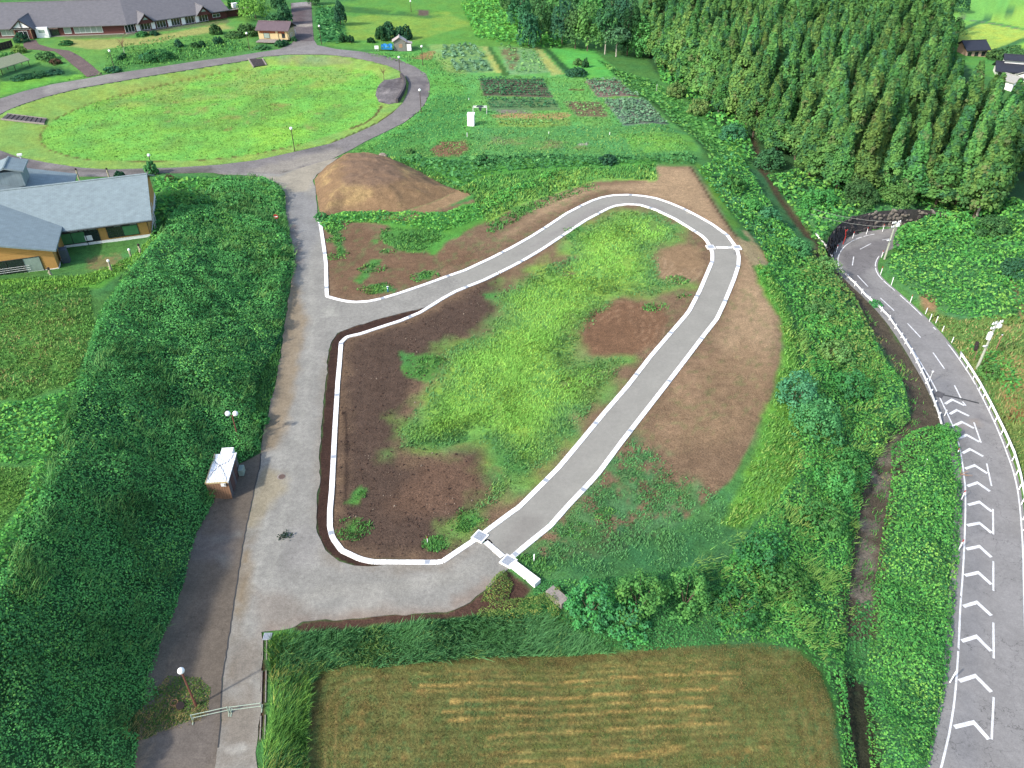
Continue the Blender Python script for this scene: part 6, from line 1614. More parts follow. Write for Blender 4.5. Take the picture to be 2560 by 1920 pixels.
# carved posts on the hall lawn
for i, (bx, by, tx_, ty_, lab) in enumerate(((199, 452, 192, 423, 'slender pale carved post behind the hall, left of another'), (275, 450, 269, 422, 'slender pale carved post behind the hall by the reddish bush'), (278.5, 677, 272, 652, 'white carved post on the lawn below the hall windows'), (327, 640, 322, 628, 'short white topped post on the hall lawn near the slope'), (352, 632, 346, 612, 'dark and pale carved post nearest the creeper slope on the hall lawn'), (127, 688, 122, 674, 'pale carved post before the ochre gable of the hall'))):
    g0 = G1(bx, by)
    h = max(1.0, height_to(g0, ty_))
    r = empty('carved_post', g0, 0, lab, 'sculpture', 'carved posts round the hall')
    mb = MB(); rr = random.Random(i)
    z = -.1
    for k in range(4):
        z1 = z + h * .25
        mb.bar((rr.uniform(-.05, .05), 0, z), (rr.uniform(-.08, .08), 0, z1), .16 + rr.uniform(-.03, .06), .13, 7); z = z1 - .02
    mb.build('shaft', mat('pale_carved_wood', A(196, 186, 168), .9, .2, 6), r)
    MB().ball((0, 0, h), .2, 8, 6).build('head', WHITE if i in (2, 3) else DARKW, r)

# --- long red brick building (top left)
a = P(314, 84, 3.1); b = P(569, 46, 3.1)
ang = math.atan2(b[1] - a[1], b[0] - a[0])
LR = float(np.hypot(*(b - a)[:2]))
longb = empty('long_building', a, ang, 'long red brick building with a wide grey slate roof at the top left', 'building')
WD = 10.5
MB().box((LR / 2, WD, 1.2), (LR, 2 * WD, 2.9)).build('wall', BRICKR, longb)
MB().box((LR / 2, -.5, -.1), (LR, 1.0, .3)).build('plinth', OLDC, longb)
MB().prism([(LR, .05, 2.6), (LR, 2 * WD - .05, 2.6), (LR, WD, 2.6 + .42 * WD)], (-.3, 0, 0)).build('gable_wall', BRICKR, longb)
a2 = P(-90, 99, 3.0); b2 = P(312, 84, 3.0)
ang2 = math.atan2(b2[1] - a2[1], b2[0] - a2[0]); LL = float(np.hypot(*(b2 - a2)[:2]))


def mitre(y):
    """Where the lines at depth y of the two wings cross, as x along each wing."""
    u1 = np.array([math.cos(ang), math.sin(ang)]); v1 = np.array([-u1[1], u1[0]])
    u2 = np.array([math.cos(ang2), math.sin(ang2)]); v2 = np.array([-u2[1], u2[0]])
    M = np.array([[u1[0], -u2[0]], [u1[1], -u2[1]]])
    s_, t_ = np.linalg.solve(M, (a2[:2] + v2 * y) - (a[:2] + v1 * y))
    return float(s_), float(t_)


MIT = [mitre(y) for y in (-1.1, WD, 2 * WD + 1.1)]
gable_roof(longb, -1.5, LR + .6, -1.1, 2 * WD + 1.1, 2.35, .42, ROOFG, left=tuple(m[0] for m in MIT))
xs = [local(longb, P(p, q, 3.1))[0] for p, q in ((327, 82), (366, 76), (405, 70), (440, 65), (477, 60), (511, 55))]
for i, x in enumerate(xs):
    window(longb, x, -.06, 1.25, 2.7, 2.0, 3, frame=FRAMEW)
xs2 = [local(longb, P(p, q, 3.1))[0] for p, q in ((347, 79), (384, 73), (425, 67), (459, 62), (493, 57))]
for x in xs2:
    mb = MB().box((x, -.25, 1.2), (1.1, .4, 1.9)); mb.build('outdoor_unit', WHITE, longb)
for px_, py_ in ((366, 76), (511, 55)):
    x = local(longb, P(px_, py_, 3.1))[0]
    w = 2.3
    MB().prism([(x - w, -1.35, 2.2), (x + w, -1.35, 2.2), (x, -1.35, 4.3)], (0, 1.2, 0)).build('dormer_wall', BRICKR, longb)
    MB().prism([(x - .8, -1.4, 3.2), (x + .8, -1.4, 3.2), (x, -1.4, 4.0)], (0, .03, 0)).build('dormer_window', PALEG, longb)
    gable_roof(longb, x - w - .4, x + w + .4, -1.8, 6.5, 2.1, .95, ROOFG, 'y', t=.16, name='dormer_roof')
x = LR - 3.5
window(longb, x, -.06, 1.3, 2.4, .9, 2, frame=FRAMEW)
MB().box((LR + 4.0, 1.2, .9), (7.5, .3, 2.2)).build('yard_wall', BRICKR, longb)
MB().box((LR + 4.0, 1.0, 2.1), (7.9, 1.2, .18)).build('yard_wall_cap', OLDC, longb)
MB().box((LR + 4.3, 3.0, 2.9), (1.6, 1.2, 1.4)).build('tank', WHITE, longb)
# west wing
a2[2] = a[2]
west = empty('long_building_wing', a2, ang2, 'left wing of the long grey roofed building with a gabled timber entrance', 'building')
MB().box((LL / 2, WD, 1.2), (LL, 2 * WD, 2.9)).build('wall', BRICKR, west)
MB().box((LL / 2, -.4, -.1), (LL, .8, .3)).build('plinth', OLDC, west)
gable_roof(west, -2, LL + 1.2, -1.1, 2 * WD + 1.1, 2.35, .42, ROOFG, right=tuple(m[1] for m in MIT))
lx_ = lambda p, q: local(west, P(p, q, 3.0))[0]
xe = lx_(70, 94)
MB().box((xe, -1.4, 1.3), (5.0, 2.6, 2.6)).build('porch', BRICKR, west)
MB().prism([(xe - 2.9, -2.9, 2.6), (xe + 2.9, -2.9, 2.6), (xe, -2.9, 4.9)], (0, .25, 0)).build('porch_gable', WHITE, west)
gable_roof(west, xe - 3.4, xe + 3.4, -3.3, 7.0, 2.4, .8, ROOFG, 'y', t=.18, name='porch_roof')
mb = MB().plank((xe - 3.2, -3.32, 2.6), (xe, -3.32, 5.1), .12, .3).plank((xe + 3.2, -3.32, 2.6), (xe, -3.32, 5.1), .12, .3).plank((xe - 2.4, -3.0, 2.9), (xe + 2.4, -3.0, 2.9), .14, .3).bar((xe, -3.0, 2.9), (xe, -3.0, 4.7), .12, n=6)
mb.build('porch_frame', DARKW, west)
window(west, xe, -2.74, 1.1, 2.2, 2.1, 2, frame=FRAMEW)
for dx in (-2.2, 2.2):
    MB().bar((xe + dx, -2.9, -.1), (xe + dx, -2.9, 2.6), .18, n=8).build('porch_column', TIMBER, west)
x = lx_(110, 94)
MB().box((x, -.9, 1.3), (3.4, 1.5, 2.8)).build('white_bay', WHITE, west)
MB().box((x, -1.68, 1.7), (1.6, .05, .8)).build('bay_panel', PALEG, west)
x = lx_(138, 92)
MB().box((x, -.3, 2.2), (2.8, 1.3, .25)).build('awning', mat('pink_awning', A(190, 150, 150), .8, .1, 3), west)
MB().box((x, -.08, 1.0), (2.4, .1, 2.2)).build('door', GLASS, west)
for p, q, w, n in ((172, 90, 1.9, 1), (210, 88, 4.6, 3), (246, 86, 3.2, 2), (25, 96, 4.2, 3), (-20, 98, 4.2, 3)):
    window(west, lx_(p, q), -.06, 1.35, w, 1.7, n, pane=PALEG, frame=FRAMEW)
mb = MB()
r = empty('wooden_fence', P(-30, 135, 2.9), math.atan2(*(P(35, 118, 2.9) - P(-30, 135, 2.9))[1::-1]), 'dark brown timber fence at the left edge before the long building', 'fence')
n_ = int(np.hypot(*(P(35, 118, 2.9) - P(-30, 135, 2.9))[:2]) / .9)
for k in range(n_):
    MB().box((.45 + .9 * k, 0, .9), (.84, .07, 2.0)).build('panel', DARKW, r)
MB().box((n_ * .45, .08, 1.6), (n_ * .9, .06, .1)).box((n_ * .45, .08, .4), (n_ * .9, .06, .1)).build('rail', DARKW, r)
# pale sloping shelter roof
c0 = G1(30, 176)
a3 = P(0, 190, 2.8); b3 = P(71, 168, 2.8)
r = empty('shelter', c0, math.atan2(b3[1] - a3[1], b3[0] - a3[0]), 'long pale green lean to shelter roof at the left edge near the hedges', 'shelter')
MB().prism([(-9, -1.6, 1.5), (5.0, -1.6, 1.5), (5.0, 1.6, 3.0), (-9, 1.6, 3.0)], (0, 0, .16)).build('roof', mat('lichen_roof', A(172, 178, 150), .85, .1, 3), r)
for x in (-8, -4, 0, 4.5):
    for y, z in ((-1.3, 1.55), (1.3, 2.8)):
        MB().bar((x, y, -.3), (x, y, z), .09, n=6).build('post', DARKW, r)

# --- ticket hut
a = P(648, 96.5, 2.7); b = P(723, 98.5, 2.7)
W_ = float(np.hypot(*(b - a)[:2]))
hut = empty('ticket_hut', a, math.atan2(b[1] - a[1], b[0] - a[0]), 'small cream hut with a purple brown roof beside the brick street', 'building')
MB().box((W_ / 2, 2.6, 1.2), (W_, 5.2, 2.6)).build('wall', CREAM, hut)
MB().box((W_ / 2, -.03, 2.0), (W_ - .8, .1, .8)).build('sign_band', mat('rust_board', A(176, 96, 62), .8, .15, 4), hut)
gable_roof(hut, -.5, W_ + .5, -.9, 6.1, 2.35, .5, ROOFP)
window(hut, W_ * .27, -.05, 1.0, 1.7, 1.6, 1, pane=PALEG)
window(hut, W_ * .84, -.05, 1.2, 1.1, 1.6, 1)
MB().box((W_ / 2, -2.2, -.05), (W_ * .9, 3.4, .2)).build('forecourt', OLDC, hut)
for f in (.62, .93):
    MB().box((W_ * f, -.12, 1.1), (.7, .12, 2.3)).build('pier', CREAM, hut)
g0 = P(728, 95, 2.7)
r = empty('gate_rail', g0, 1.5, 'pale gate rail at the right wall of the ticket hut', 'gate')
for k in range(4):
    MB().bar((1.6 * k, 0, 0), (1.6 * k, 0, 1.3), .06, n=6).build('post', FRAMEW, r)
MB().bar((0, 0, 1.25), (4.8, 0, 1.25), .05, n=6).bar((0, 0, .7), (4.8, 0, .7), .04, n=6).build('rail', FRAMEW, r)

# --- garden shed with tarpaulin, and its neighbours
g0 = G1(1000, 128)
shed = empty('garden_shed', g0, .12, 'weathered grey garden shed with a pinkish tin roof and lean to', 'shed')
MB().box((0, 1.2, 1.3), (3.4, 2.6, 2.7)).build('wall', mat('grey_boards', A(150, 150, 150), .9, .15, 5), shed)
MB().prism([(-1.7, -.1, 2.6), (1.7, -.1, 2.6), (0, -.1, 3.6)], (0, 2.5, 0)).build('gable_wall', MATS['grey_boards'], shed)
gable_roof(shed, -2.1, 2.1, -.5, 2.9, 2.55, .58, mat('tin_roof', A(204, 190, 190), .5, .12, 2), 'y', t=.06)
MB().box((.3, -.13, 1.5), (1.0, .06, 1.0)).build('shutter', mat('pink_board', A(196, 160, 140), .9, .15, 5), shed)
MB().box((2.6, .9, 1.0), (1.8, 1.9, 2.1)).build('lean_to', MATS['grey_boards'], shed)
MB().prism([(1.6, -.3, 2.5), (3.7, -.3, 2.0), (3.7, 2.1, 2.0), (1.6, 2.1, 2.5)], (0, 0, .07)).build('lean_to_roof', MATS['tin_roof'], shed)
MB().box((2.7, -.1, .95), (1.2, .08, 1.8)).build('door', WHITE, shed)
r = empty('tarpaulin', g0 + [-3.6, 0, 0], 0, 'bright blue tarpaulin over a rack beside the garden shed', 'tarpaulin')
mb = MB()
N_ = 6
vs = [((i / N_ - .5) * 3.2, (j / N_ - .5) * 2.6, 1.9 + .22 * math.sin(2.1 * i + j) - .5 * (abs(j / N_ - .5) * 2) ** 3) for j in range(N_ + 1) for i in range(N_ + 1)]
mb.add(vs, [(j * (N_ + 1) + i, j * (N_ + 1) + i + 1, (j + 1) * (N_ + 1) + i + 1, (j + 1) * (N_ + 1) + i) for j in range(N_) for i in range(N_)])
mb.prism([(-1.6, -1.3, 1.3), (1.6, -1.3, 1.3), (1.6, -1.3, .7), (-1.6, -1.3, .8)], (0, .04, 0))
mb.build('sheet', mat('blue_tarp', A(40, 140, 214), .5, .15, 3), r)
for sx in (-1.5, 1.5):
    for sy in (-1.2, 1.2):
        MB().bar((sx, sy, 0), (sx, sy, 1.5), .04, n=6).build('leg', DARKW, r)


def board_sign(px, py, w, h, lift, label):
    g0 = G1(px, py)
    r = empty('notice_sign', g0, .1, label, 'sign')
    MB().box((0, 0, lift + h / 2), (w, .05, h)).build('board', STEEL, r)
    for sx in (-w * .35, w * .35):
        MB().bar((sx, .05, 0), (sx, .05, lift + h), .03, n=6).build('post', FRAMEW, r)


board_sign(942, 127, 1.1, .9, .5, 'blank white notice board on the verge above the ring road')
g0 = G1(1178, 313)
r = empty('portable_toilet', g0, -.08, 'white portable toilet cabin standing in the garden', 'toilet')
MB().box((0, 0, 1.2), (1.5, 1.5, 2.4)).build('cabin', STEEL, r)
MB().prism([(-.8, -.8, 2.42), (.8, -.8, 2.42), (.8, .8, 2.55), (-.8, .8, 2.55)], (0, 0, .12)).build('roof', STEEL, r)
MB().box((.0, -.77, 1.1), (1.0, .04, 1.9)).build('door', WHITE, r)
for k in range(4): MB().box((-.36 + .24 * k, -.8, 1.1), (.03, .03, 1.8)).build('rib', STEEL, r)
g0 = G1(1200, 283)
r = empty('drying_rack', g0, 0, 'white pipe rack with a dark cloth beside the garden toilet', 'rack')
for sx in (-1.6, 1.6):
    for sy in (-.7, .7):
        MB().bar((sx, sy, 0), (sx, sy, 1.5), .05, n=6).build('leg', FRAMEW, r)
mb = MB()
for k in range(5): mb.bar((-1.6, -.7 + .35 * k, 1.5), (1.6, -.7 + .35 * k, 1.5), .04, n=6)
mb.build('rails', FRAMEW, r)
o = MB().prism([(-.9, -.4, 1.57), (.9, -.5, 1.57), (.6, .5, 1.6), (-.5, .7, 1.6)], (0, 0, .03)).prism([(-.3, -.75, 1.56), (.5, -.75, 1.56), (.3, -.75, .7), (-.05, -.75, .75)], (0, .03, 0)).build('cloth', mat('dark_cloth', A(62, 74, 84), .9, .1, 4), loc=g0)
tag(o, 'dark grey cloth draped over the white pipe rack', 'cloth')

# --- steps and stage of the oval ground
def steps(px4, n, label, m, name='tread'):
    q = G(px4)
    r = empty('garden_steps', q[0], 0, label, 'steps')
    for k in range(n):
        t0, t1 = (k + .06) / n, (k + .94) / n
        a_ = q[0] * (1 - t0) + q[1] * t0; b_ = q[3] * (1 - t0) + q[2] * t0
        c_ = q[0] * (1 - t1) + q[1] * t1; d_ = q[3] * (1 - t1) + q[2] * t1
        z = np.mean([a_[2], b_[2], c_[2], d_[2]]) + .14
        poly = [(p[0] - q[0][0], p[1] - q[0][1], z - q[0][2]) for p in (a_, c_, d_, b_)]
        MB().prism(poly, (0, 0, .14)).build(name, m, r)
    for e in ((q[0], q[1]), (q[3], q[2])):
        MB().plank(e[0] - q[0] + [0, 0, .2], e[1] - q[0] + [0, 0, .2], .3, .3).build('side_rail', OLDC, r)


DSTEP = mat('dark_stone', A(92, 86, 92), .9, .2, 3)
steps([(19, 287), (118, 299.5), (112, 312), (3, 300)], 9, 'dark timber steps with pale rails at the left end of the oval lawn', DSTEP)
steps([(621, 148.5), (635, 170), (666, 164), (656, 148)], 7, 'broad dark stone steps at the top of the oval lawn', DSTEP)
STG = [(942, 223), (939, 238), (947, 255), (972, 261), (994, 257), (1007, 237), (1014, 219), (1011, 199), (1001, 194.5), (981, 199), (961, 201), (948, 213)]
o = slab('stage_floor', STG, .12, road_mat('stage_paving', 0, .22, 1.4), 1.0, A(128, 122, 126), grab(lambda: (layer([(960, 205), (1005, 198), (1005, 225), (950, 232)], A(96, 90, 96), .8, 1, 2, .8, .3, 2), layer([(945, 225), (990, 222), (985, 232), (945, 236)], A(164, 156, 158), .6, .8, 2, .8, .45, 1.5))))
o['label'] = 'round paved stage floor'
q = G([(1003, 193), (1009, 199), (1013, 210), (1013, 221), (1008, 234), (1000, 248), (993, 258)])
W = resample(q, 1.4)
r = empty('stage_wall', q[0], 0, 'low curved dark wall backing the paved stage', 'wall')
for k in range(len(W) - 1):
    c = (W[k] + W[k + 1]) / 2; dd = W[k + 1] - W[k]
    MB().box((0, 0, .45), (np.hypot(*dd) + .05, .5, 1.3)).build('wall_block', DSTEP, r, loc=np.array([c[0], c[1], float(TZ(*c))]) - q[0], rz=math.atan2(dd[1], dd[0]))


# --- houses beyond the wood
def house(px, py, z, ang, w, d, ze, pitch, label, roof=ROOFK, wall=WHITE, along='x', n=3):
    r = empty('house', P(px, py, z), ang, label, 'house')
    MB().box((0, d / 2, ze / 2), (w, d, ze)).build('wall', wall, r)
    gable_roof(r, -w / 2 - .7, w / 2 + .7, -.8, d + .8, ze - .15, pitch, roof, along)
    mb = MB()
    if along == 'x':
        for sx in (-1, 1):
            mb.prism([(sx * (w / 2 - .05), 0, ze), (sx * (w / 2 - .05), d, ze), (sx * (w / 2 - .05), d / 2, ze + pitch * d / 2)], (-sx * .2, 0, 0))
    else:
        mb.prism([(-w / 2, .02, ze), (w / 2, .02, ze), (0, .02, ze + pitch * w / 2)], (0, .2, 0))
    mb.build('gable_wall', wall, r)
    for k in range(n):
        window(r, -w / 2 + w * (k + .5) / n, -.05, ze * .55, w / n * .5, 1.3, 2, frame=FRAMED)
    return r


h1 = house(2437, 147, -10, .15, 7.5, 6.5, 2.8, .55, 'small black roofed house with pale pink walls at the edge of the paddies', wall=mat('pink_render', A(220, 186, 170), .9, .08, 3))
h2 = house(2520, 200, -10, -.35, 7.5, 6.5, 2.4, .5, 'wide house with a dark blue black roof at the right edge', n=4)
MB().box((.6, 4.2, 4.2), (5.4, 3.0, 2.4)).build('upper_wall', WHITE, h2)
gable_roof(h2, -2.7, 3.8, 1.9, 6.5, 5.1, .5, ROOFK, name='upper_roof')
h3 = house(2534, 236, -10, .45, 3.8, 4, 3.6, .5, 'white gabled house at the right edge below the black roofed house', wall=STEEL, along='y', n=2, roof=mat('pale_roof', A(190, 190, 190), .7, .1, 3))
house(2590, 222, -10, .5, 7, 5, 3.2, .5, 'house with a pinkish roof cut off by the right edge', roof=MATS['pale_roof'], n=3)

# --- container hut by the bank
g = P(587.5, 1248.5, .06)                                          # front right foot
g2 = P(598, 1160, .06)
fl = P(538, 1249, .06)
ang = math.atan2(g[1] - fl[1], g[0] - fl[0])
hc = empty('container_hut', g, ang - .02, 'ribbed white roofed timber clad hut standing on the dark asphalt', 'hut')
zt = height_to(g, 1206)
zt = min(max(zt, 2.2), 3.0)
tl = P(515, 1206, zt); tr = P(569.5, 1206, zt); br_ = P(590.5, 1133.5, zt)
HWd = float(np.hypot(*(tr - tl)[:2])); HL = float(np.hypot(*(br_ - tr)[:2]))
la = math.atan2(br_[1] - tr[1], br_[0] - tr[0]) - math.pi / 2
hc.rotation_euler.z = la
hc.location = (float(tr[0]), float(tr[1]), .06)
print('hut', HWd, HL, zt, la)
SIDE = mat('timber_siding', A(176, 134, 108), .85, .16, 5)
DSIDE = mat('grey_siding', A(112, 108, 116), .8, .14, 4)
nb_ = 9
for k in range(nb_):
    MB().box((-HWd + HWd * (k + .5) / nb_, .05, zt / 2), (HWd / nb_ - .025, .08, zt - .1)).build('siding_board', SIDE, hc)
MB().box((-HWd / 2, HL / 2, zt / 2), (HWd - .04, HL - .16, zt - .12)).build('body', DSIDE, hc)
for k in range(2):
    MB().box((-.0, HL * (.3 + .38 * k), zt * .48), (.05, HL * .22, zt * .8)).build('door', mat('brown_door', A(104, 78, 78), .8, .15, 4), hc)
for sx in (-HWd, 0):
    MB().box((sx, HL / 2, zt - .03), (.1, HL + .1, .14)).build('roof_trim', CREAM if sx else STEEL, hc)
MB().box((-HWd / 2, -.0, zt - .03), (HWd, .1, .14)).build('roof_trim', CREAM, hc)
MB().box((-HWd / 2, HL / 2, zt - .04), (HWd - .1, HL - .02, .08)).build('roof', STEEL, hc)
for k in range(7):
    MB().box((-HWd + .3 + (HWd - .6) * k / 6, HL / 2, zt + .02), (.05, HL - .1, .05)).build('roof_rib', STEEL, hc)
CABLE = mat('black_cable', (.06, .06, .06), .6, .1, 3)
mb = MB()
c0 = np.array([-HWd * .58, HL * .58, zt + .07])
for ex, ey, kx in ((-HWd * .1, HL * .95, .25), (-HWd * .05, HL * .02, .2), (-HWd * .9, HL * .04, -.3), (-HWd * .95, HL * .93, -.2)):
    pr = c0
    for j in range(1, 6):
        t = j / 5
        pt = c0 * (1 - t) + np.array([ex, ey, zt + .07]) * t + np.array([kx * math.sin(math.pi * t), -.25 * math.sin(math.pi * t), 0])
        mb.bar(pr, pt, .022, n=5); pr = pt
mb.build('roof_cable', CABLE, hc)
mb = MB().box((-.48 * HWd, HL + .55, zt * .5), (HWd * .55, .9, zt * .98)); mb.build('rear_cabinet', STEEL, hc)
MB().box((-HWd * .22, -.02, zt * .86), (.5, .06, .42)).build('vent_plate', WHITE, hc)
MB().box((-HWd * .12, -.02, zt * .86), (.3, .06, .3)).build('vent_hole', DARKW, hc)
MB().box((.35, HL * .82, zt * .25), (.5, .9, .8)).build('outdoor_unit', PALEG, hc)
# ------------------------------------------------------------------ street furniture
POLEB = mat('brown_pole', A(150, 96, 84), .7, .12, 5)
POLED = mat('dark_brown_pole', A(92, 74, 68), .7, .12, 5)
GLOBE = mat('milk_glass', (.82, .82, .80), .35, .03, 3)
CPOLE = mat('concrete_pole', A(196, 200, 188), .85, .08, 4)
GALV = mat('galvanised', (.6, .61, .61), .5, .12, 6, metal=.2)
INSUL = mat('porcelain', (.78, .78, .77), .4, .06, 5)


def lamp(px, py, ty, label, n=1, m=POLED, r=.3):
    g0 = G1(px, py)
    h = height_to(g0, ty)
    o = empty('lamp_post', g0, 0, label, 'lamp', 'globe lamp posts')
    MB().bar((0, 0, -.2), (0, 0, .7), .12, .11, 8).bar((0, 0, .7), (0, 0, h - r), .085, .07, 8).build('pole', m, o)
    if n == 1:
        MB().bar((0, 0, h - r - .08), (0, 0, h - r + .06), .14, .1, 8).build('collar', m, o)
        MB().ball((0, 0, h), r, 14, 10).build('globe', GLOBE, o, smooth=True)
    else:
        MB().bar((-.42, 0, h - .35), (.42, 0, h - .35), .05, n=6).build('cross_arm', m, o)
        for sx in (-.42, .42):
            MB().ball((sx, 0, h - .05), r, 14, 10).build('globe', GLOBE, o, smooth=True)


lamp(597, 1100, 1033, 'brown lamp post with twin white globes above the container hut', 2, POLEB)
lamp(491, 1766, 1677, 'rusty brown lamp post with one white globe by the barrier', 1, POLEB, .27)
lamp(381, 421, 388, 'globe lamp post at the lower edge of the oval lawn behind the hall')
lamp(737, 378, 321, 'globe lamp post at the lower right edge of the oval lawn')
lamp(1053, 281, 225, 'tall lamp post outside the right bend of the ring road')
lamp(1001, 192, 143, 'lamp post with stacked white lamps behind the stage', 1)
lamp(1057, 163, 116, 'lamp post between the garden shed and the garden plots')
lamp(804, 111, 65, 'lamp post on the green bank right of the brick street')
lamp(287, 175, 127, 'lamp post beside the ring road below the long building')
lamp(624, 124, 83, 'lamp post left of the ticket hut')
lamp(1028, 30, 3, 'far lamp post in the meadow at the top edge')


def bars_thing(name, px, py, label, cat, group=None):
    return empty(name, G1(px, py), 0, label, cat, group)


# no-entry sign
g0 = G1(694, 563)
h = height_to(g0, 541)
r = empty('road_sign', g0, 0, 'round red no entry sign on a white post at the bank edge', 'sign')
MB().bar((0, 0, -.2), (0, 0, h + .2), .045, n=8).build('post', FRAMEW, r)
MB().bar((0, -.05, h), (0, -.09, h), .42, n=24).build('disc', mat('sign_red', A(206, 60, 66), .5, .05, 3), r)
MB().box((0, -.105, h), (.6, .02, .14)).build('bar', STEEL, r)

# barrier of two pale pipe hurdles
PIPE = mat('pale_green_pipe', A(196, 212, 198), .5, .08, 6)
for (a, b, lab) in (((483, 1803), (573, 1783), 'left pale green pipe barrier across the old asphalt'), ((579, 1783), (655, 1772), 'right pale green pipe barrier across the road')):
    q = G([a, b]); d = q[1] - q[0]; L_ = float(np.hypot(d[0], d[1]))
    r = empty('pipe_barrier', q[0], math.atan2(d[1], d[0]), lab, 'barrier', 'pipe barriers')
    for x in (0, L_):
        MB().bar((x, 0, 0), (x, 0, .9), .05, n=8).build('post', PIPE, r)
        MB().box((x, 0, .08), (.08, .7, .06)).build('foot', PIPE, r)
    MB().bar((0, 0, .86), (L_, 0, .86), .035, n=8).build('rail', PIPE, r)
    MB().bar((0, 0, .45), (L_, 0, .45), .035, n=8).build('rail', PIPE, r)
g0 = G1(450, 1768)
r = empty('old_bucket', g0, .3, 'rusty ring and dark bucket lying in the weeds by the lamp post', 'bucket')
MB().bar((0, 0, 0), (.1, -.1, .35), .28, .33, 12).build('bucket', DARKW, r)
mb = MB()
for k in range(12):
    t0, t1 = k * math.pi / 6, (k + 1) * math.pi / 6
    mb.bar((-.4 + .3 * math.cos(t0), .35 + .3 * math.sin(t0), .3), (-.4 + .3 * math.cos(t1), .35 + .3 * math.sin(t1), .3), .035, n=5)
mb.build('ring', mat('rust', A(176, 132, 104), .9, .2, 6), r)
# standpipe and stakes
g0 = G1(970, 729)
r = empty('water_tap', g0, 0, 'blue standpipe tap at the kerb of the loop road', 'tap')
h = max(.7, height_to(g0, 717))
MB().bar((0, 0, -.1), (0, 0, h), .09, n=8).build('pipe', mat('blue_paint', A(40, 130, 200), .5, .08, 4), r)
MB().bar((0, 0, h * .75), (0, -.25, h * .75), .06, n=6).build('spout', STEEL, r)
MB().box((0, 0, h + .04), (.3, .1, .08)).build('handle', STEEL, r)
SRED = mat('reflective_red', A(206, 70, 64), .5, .08, 4)


def striped(name, px, py, ty, label, cat, n=5, r0=.05, group=None, cols=(STEEL, SRED), lean=0.0, hmin=.8, red_top=True):
    g0 = G1(px, py)
    h = max(hmin, height_to(g0, ty))
    r = empty(name, g0, 0, label, cat, group)
    for k in range(n):
        a_, b_ = h * k / n, h * (k + 1) / n
        c = cols[1] if (red_top and k >= n - 1 - (n > 4) and (k % 2 == (n - 1) % 2 or n < 5)) else cols[0]
        MB().bar((lean * a_, 0, a_ - (.1 if k == 0 else 0)), (lean * b_, 0, b_), r0, n=7).build('band', c, r)
    return r


striped('marker_stake', 1069, 1357, 1342, 'red and white survey stake in the dark soil of the plot', 'stake', 4, .04)
for (px, py, ty, lab) in ((1524, 337, 330, 'white stake in the grass of the lower garden'), (1372, 335, 331, 'small pale stake at the left of the lower garden'), (1335, 1402, 1386, 'short pale stake in the weeds right of the culvert'), (1172, 250, 245, 'white peg on the slope above the drying rack'), (1168, 342, 332, 'small dark peg with a pale base below the portable toilet')):
    striped('marker_stake', px, py, ty, lab, 'stake', 2, .06, red_top=False, hmin=.5)
SP = 'snow poles along the cracked road'
for (px, py, ty, red, lab) in ((2090, 632, 612, 1, 'red tipped pole, first on the outside of the road bend by the guardrail'), (2131, 597, 579, 1, 'red tipped pole, third on the outside of the road bend'), (2165.6, 586, 568, 1, 'red and white pole before the dark stone wall'), (2205.6, 580, 560, 1, 'red and white pole nearest the far utility pole'), (2203.5, 644, 626, 1, 'red tipped pole at the inner bend by the utility pole foot'), (2201, 687, 666, 1, 'red banded pole inside the bend below the utility pole'), (2228, 713, 693, 0, 'white pole with a yellow tip inside the bend'), (2275, 757, 737, 1, 'red tipped white pole halfway along the mound'), (2313.5, 785, 770, 0, 'short white pole, upper one by the bare patch of the mound'), (2323, 804, 785, 0, 'white pole at the road edge below the bare patch'), (2339, 808, 791, 0, 'white pole standing back from the road edge'), (2355, 830, 815, 0, 'white pole on the dry verge'), (2379, 857, 843, 0, 'white pole last before the right guardrail'), (2390, 1140, 1121, 1, 'leaning red and white pole on the left edge beside the chevrons'), (2403, 1249, 1226, 1, 'red and white pole at the left road edge by the dead branch'), (2396, 1376, 1349, 1, 'red and white pole at the left road edge further down'), (2374, 1707, 1679, 0, 'white pole at the left road edge near the bottom'), (2361, 1040, 1026, 0, 'pale post on the road edge near the first chevrons'), (2311, 1165, 1147, 0, 'white post standing in the scrub between lane and road'), (2299, 1216, 1203, 0, 'short white marker in the scrub between lane and road')):
    striped('snow_pole', px, py, ty, lab, 'pole', 5, .055, SP, lean=.0, hmin=1.0, red_top=bool(red))
# crooked red marker
g0 = G1(2107, 612)
r = empty('snow_pole', g0, 0, 'bent red pole with a forked top on the outside of the road bend', 'pole', SP)
h = height_to(g0, 573)
MB().bar((0, 0, -.1), (.1, 0, h * .55), .08, n=7).build('shaft', SRED, r)
MB().bar((.1, 0, h * .55), (-.15, 0, h * .85), .07, n=7).build('shaft', SRED, r)
MB().bar((-.15, 0, h * .85), (-.3, 0, h), .05, n=6).bar((-.15, 0, h * .85), (.15, 0, h), .05, n=6).build('fork', SRED, r)

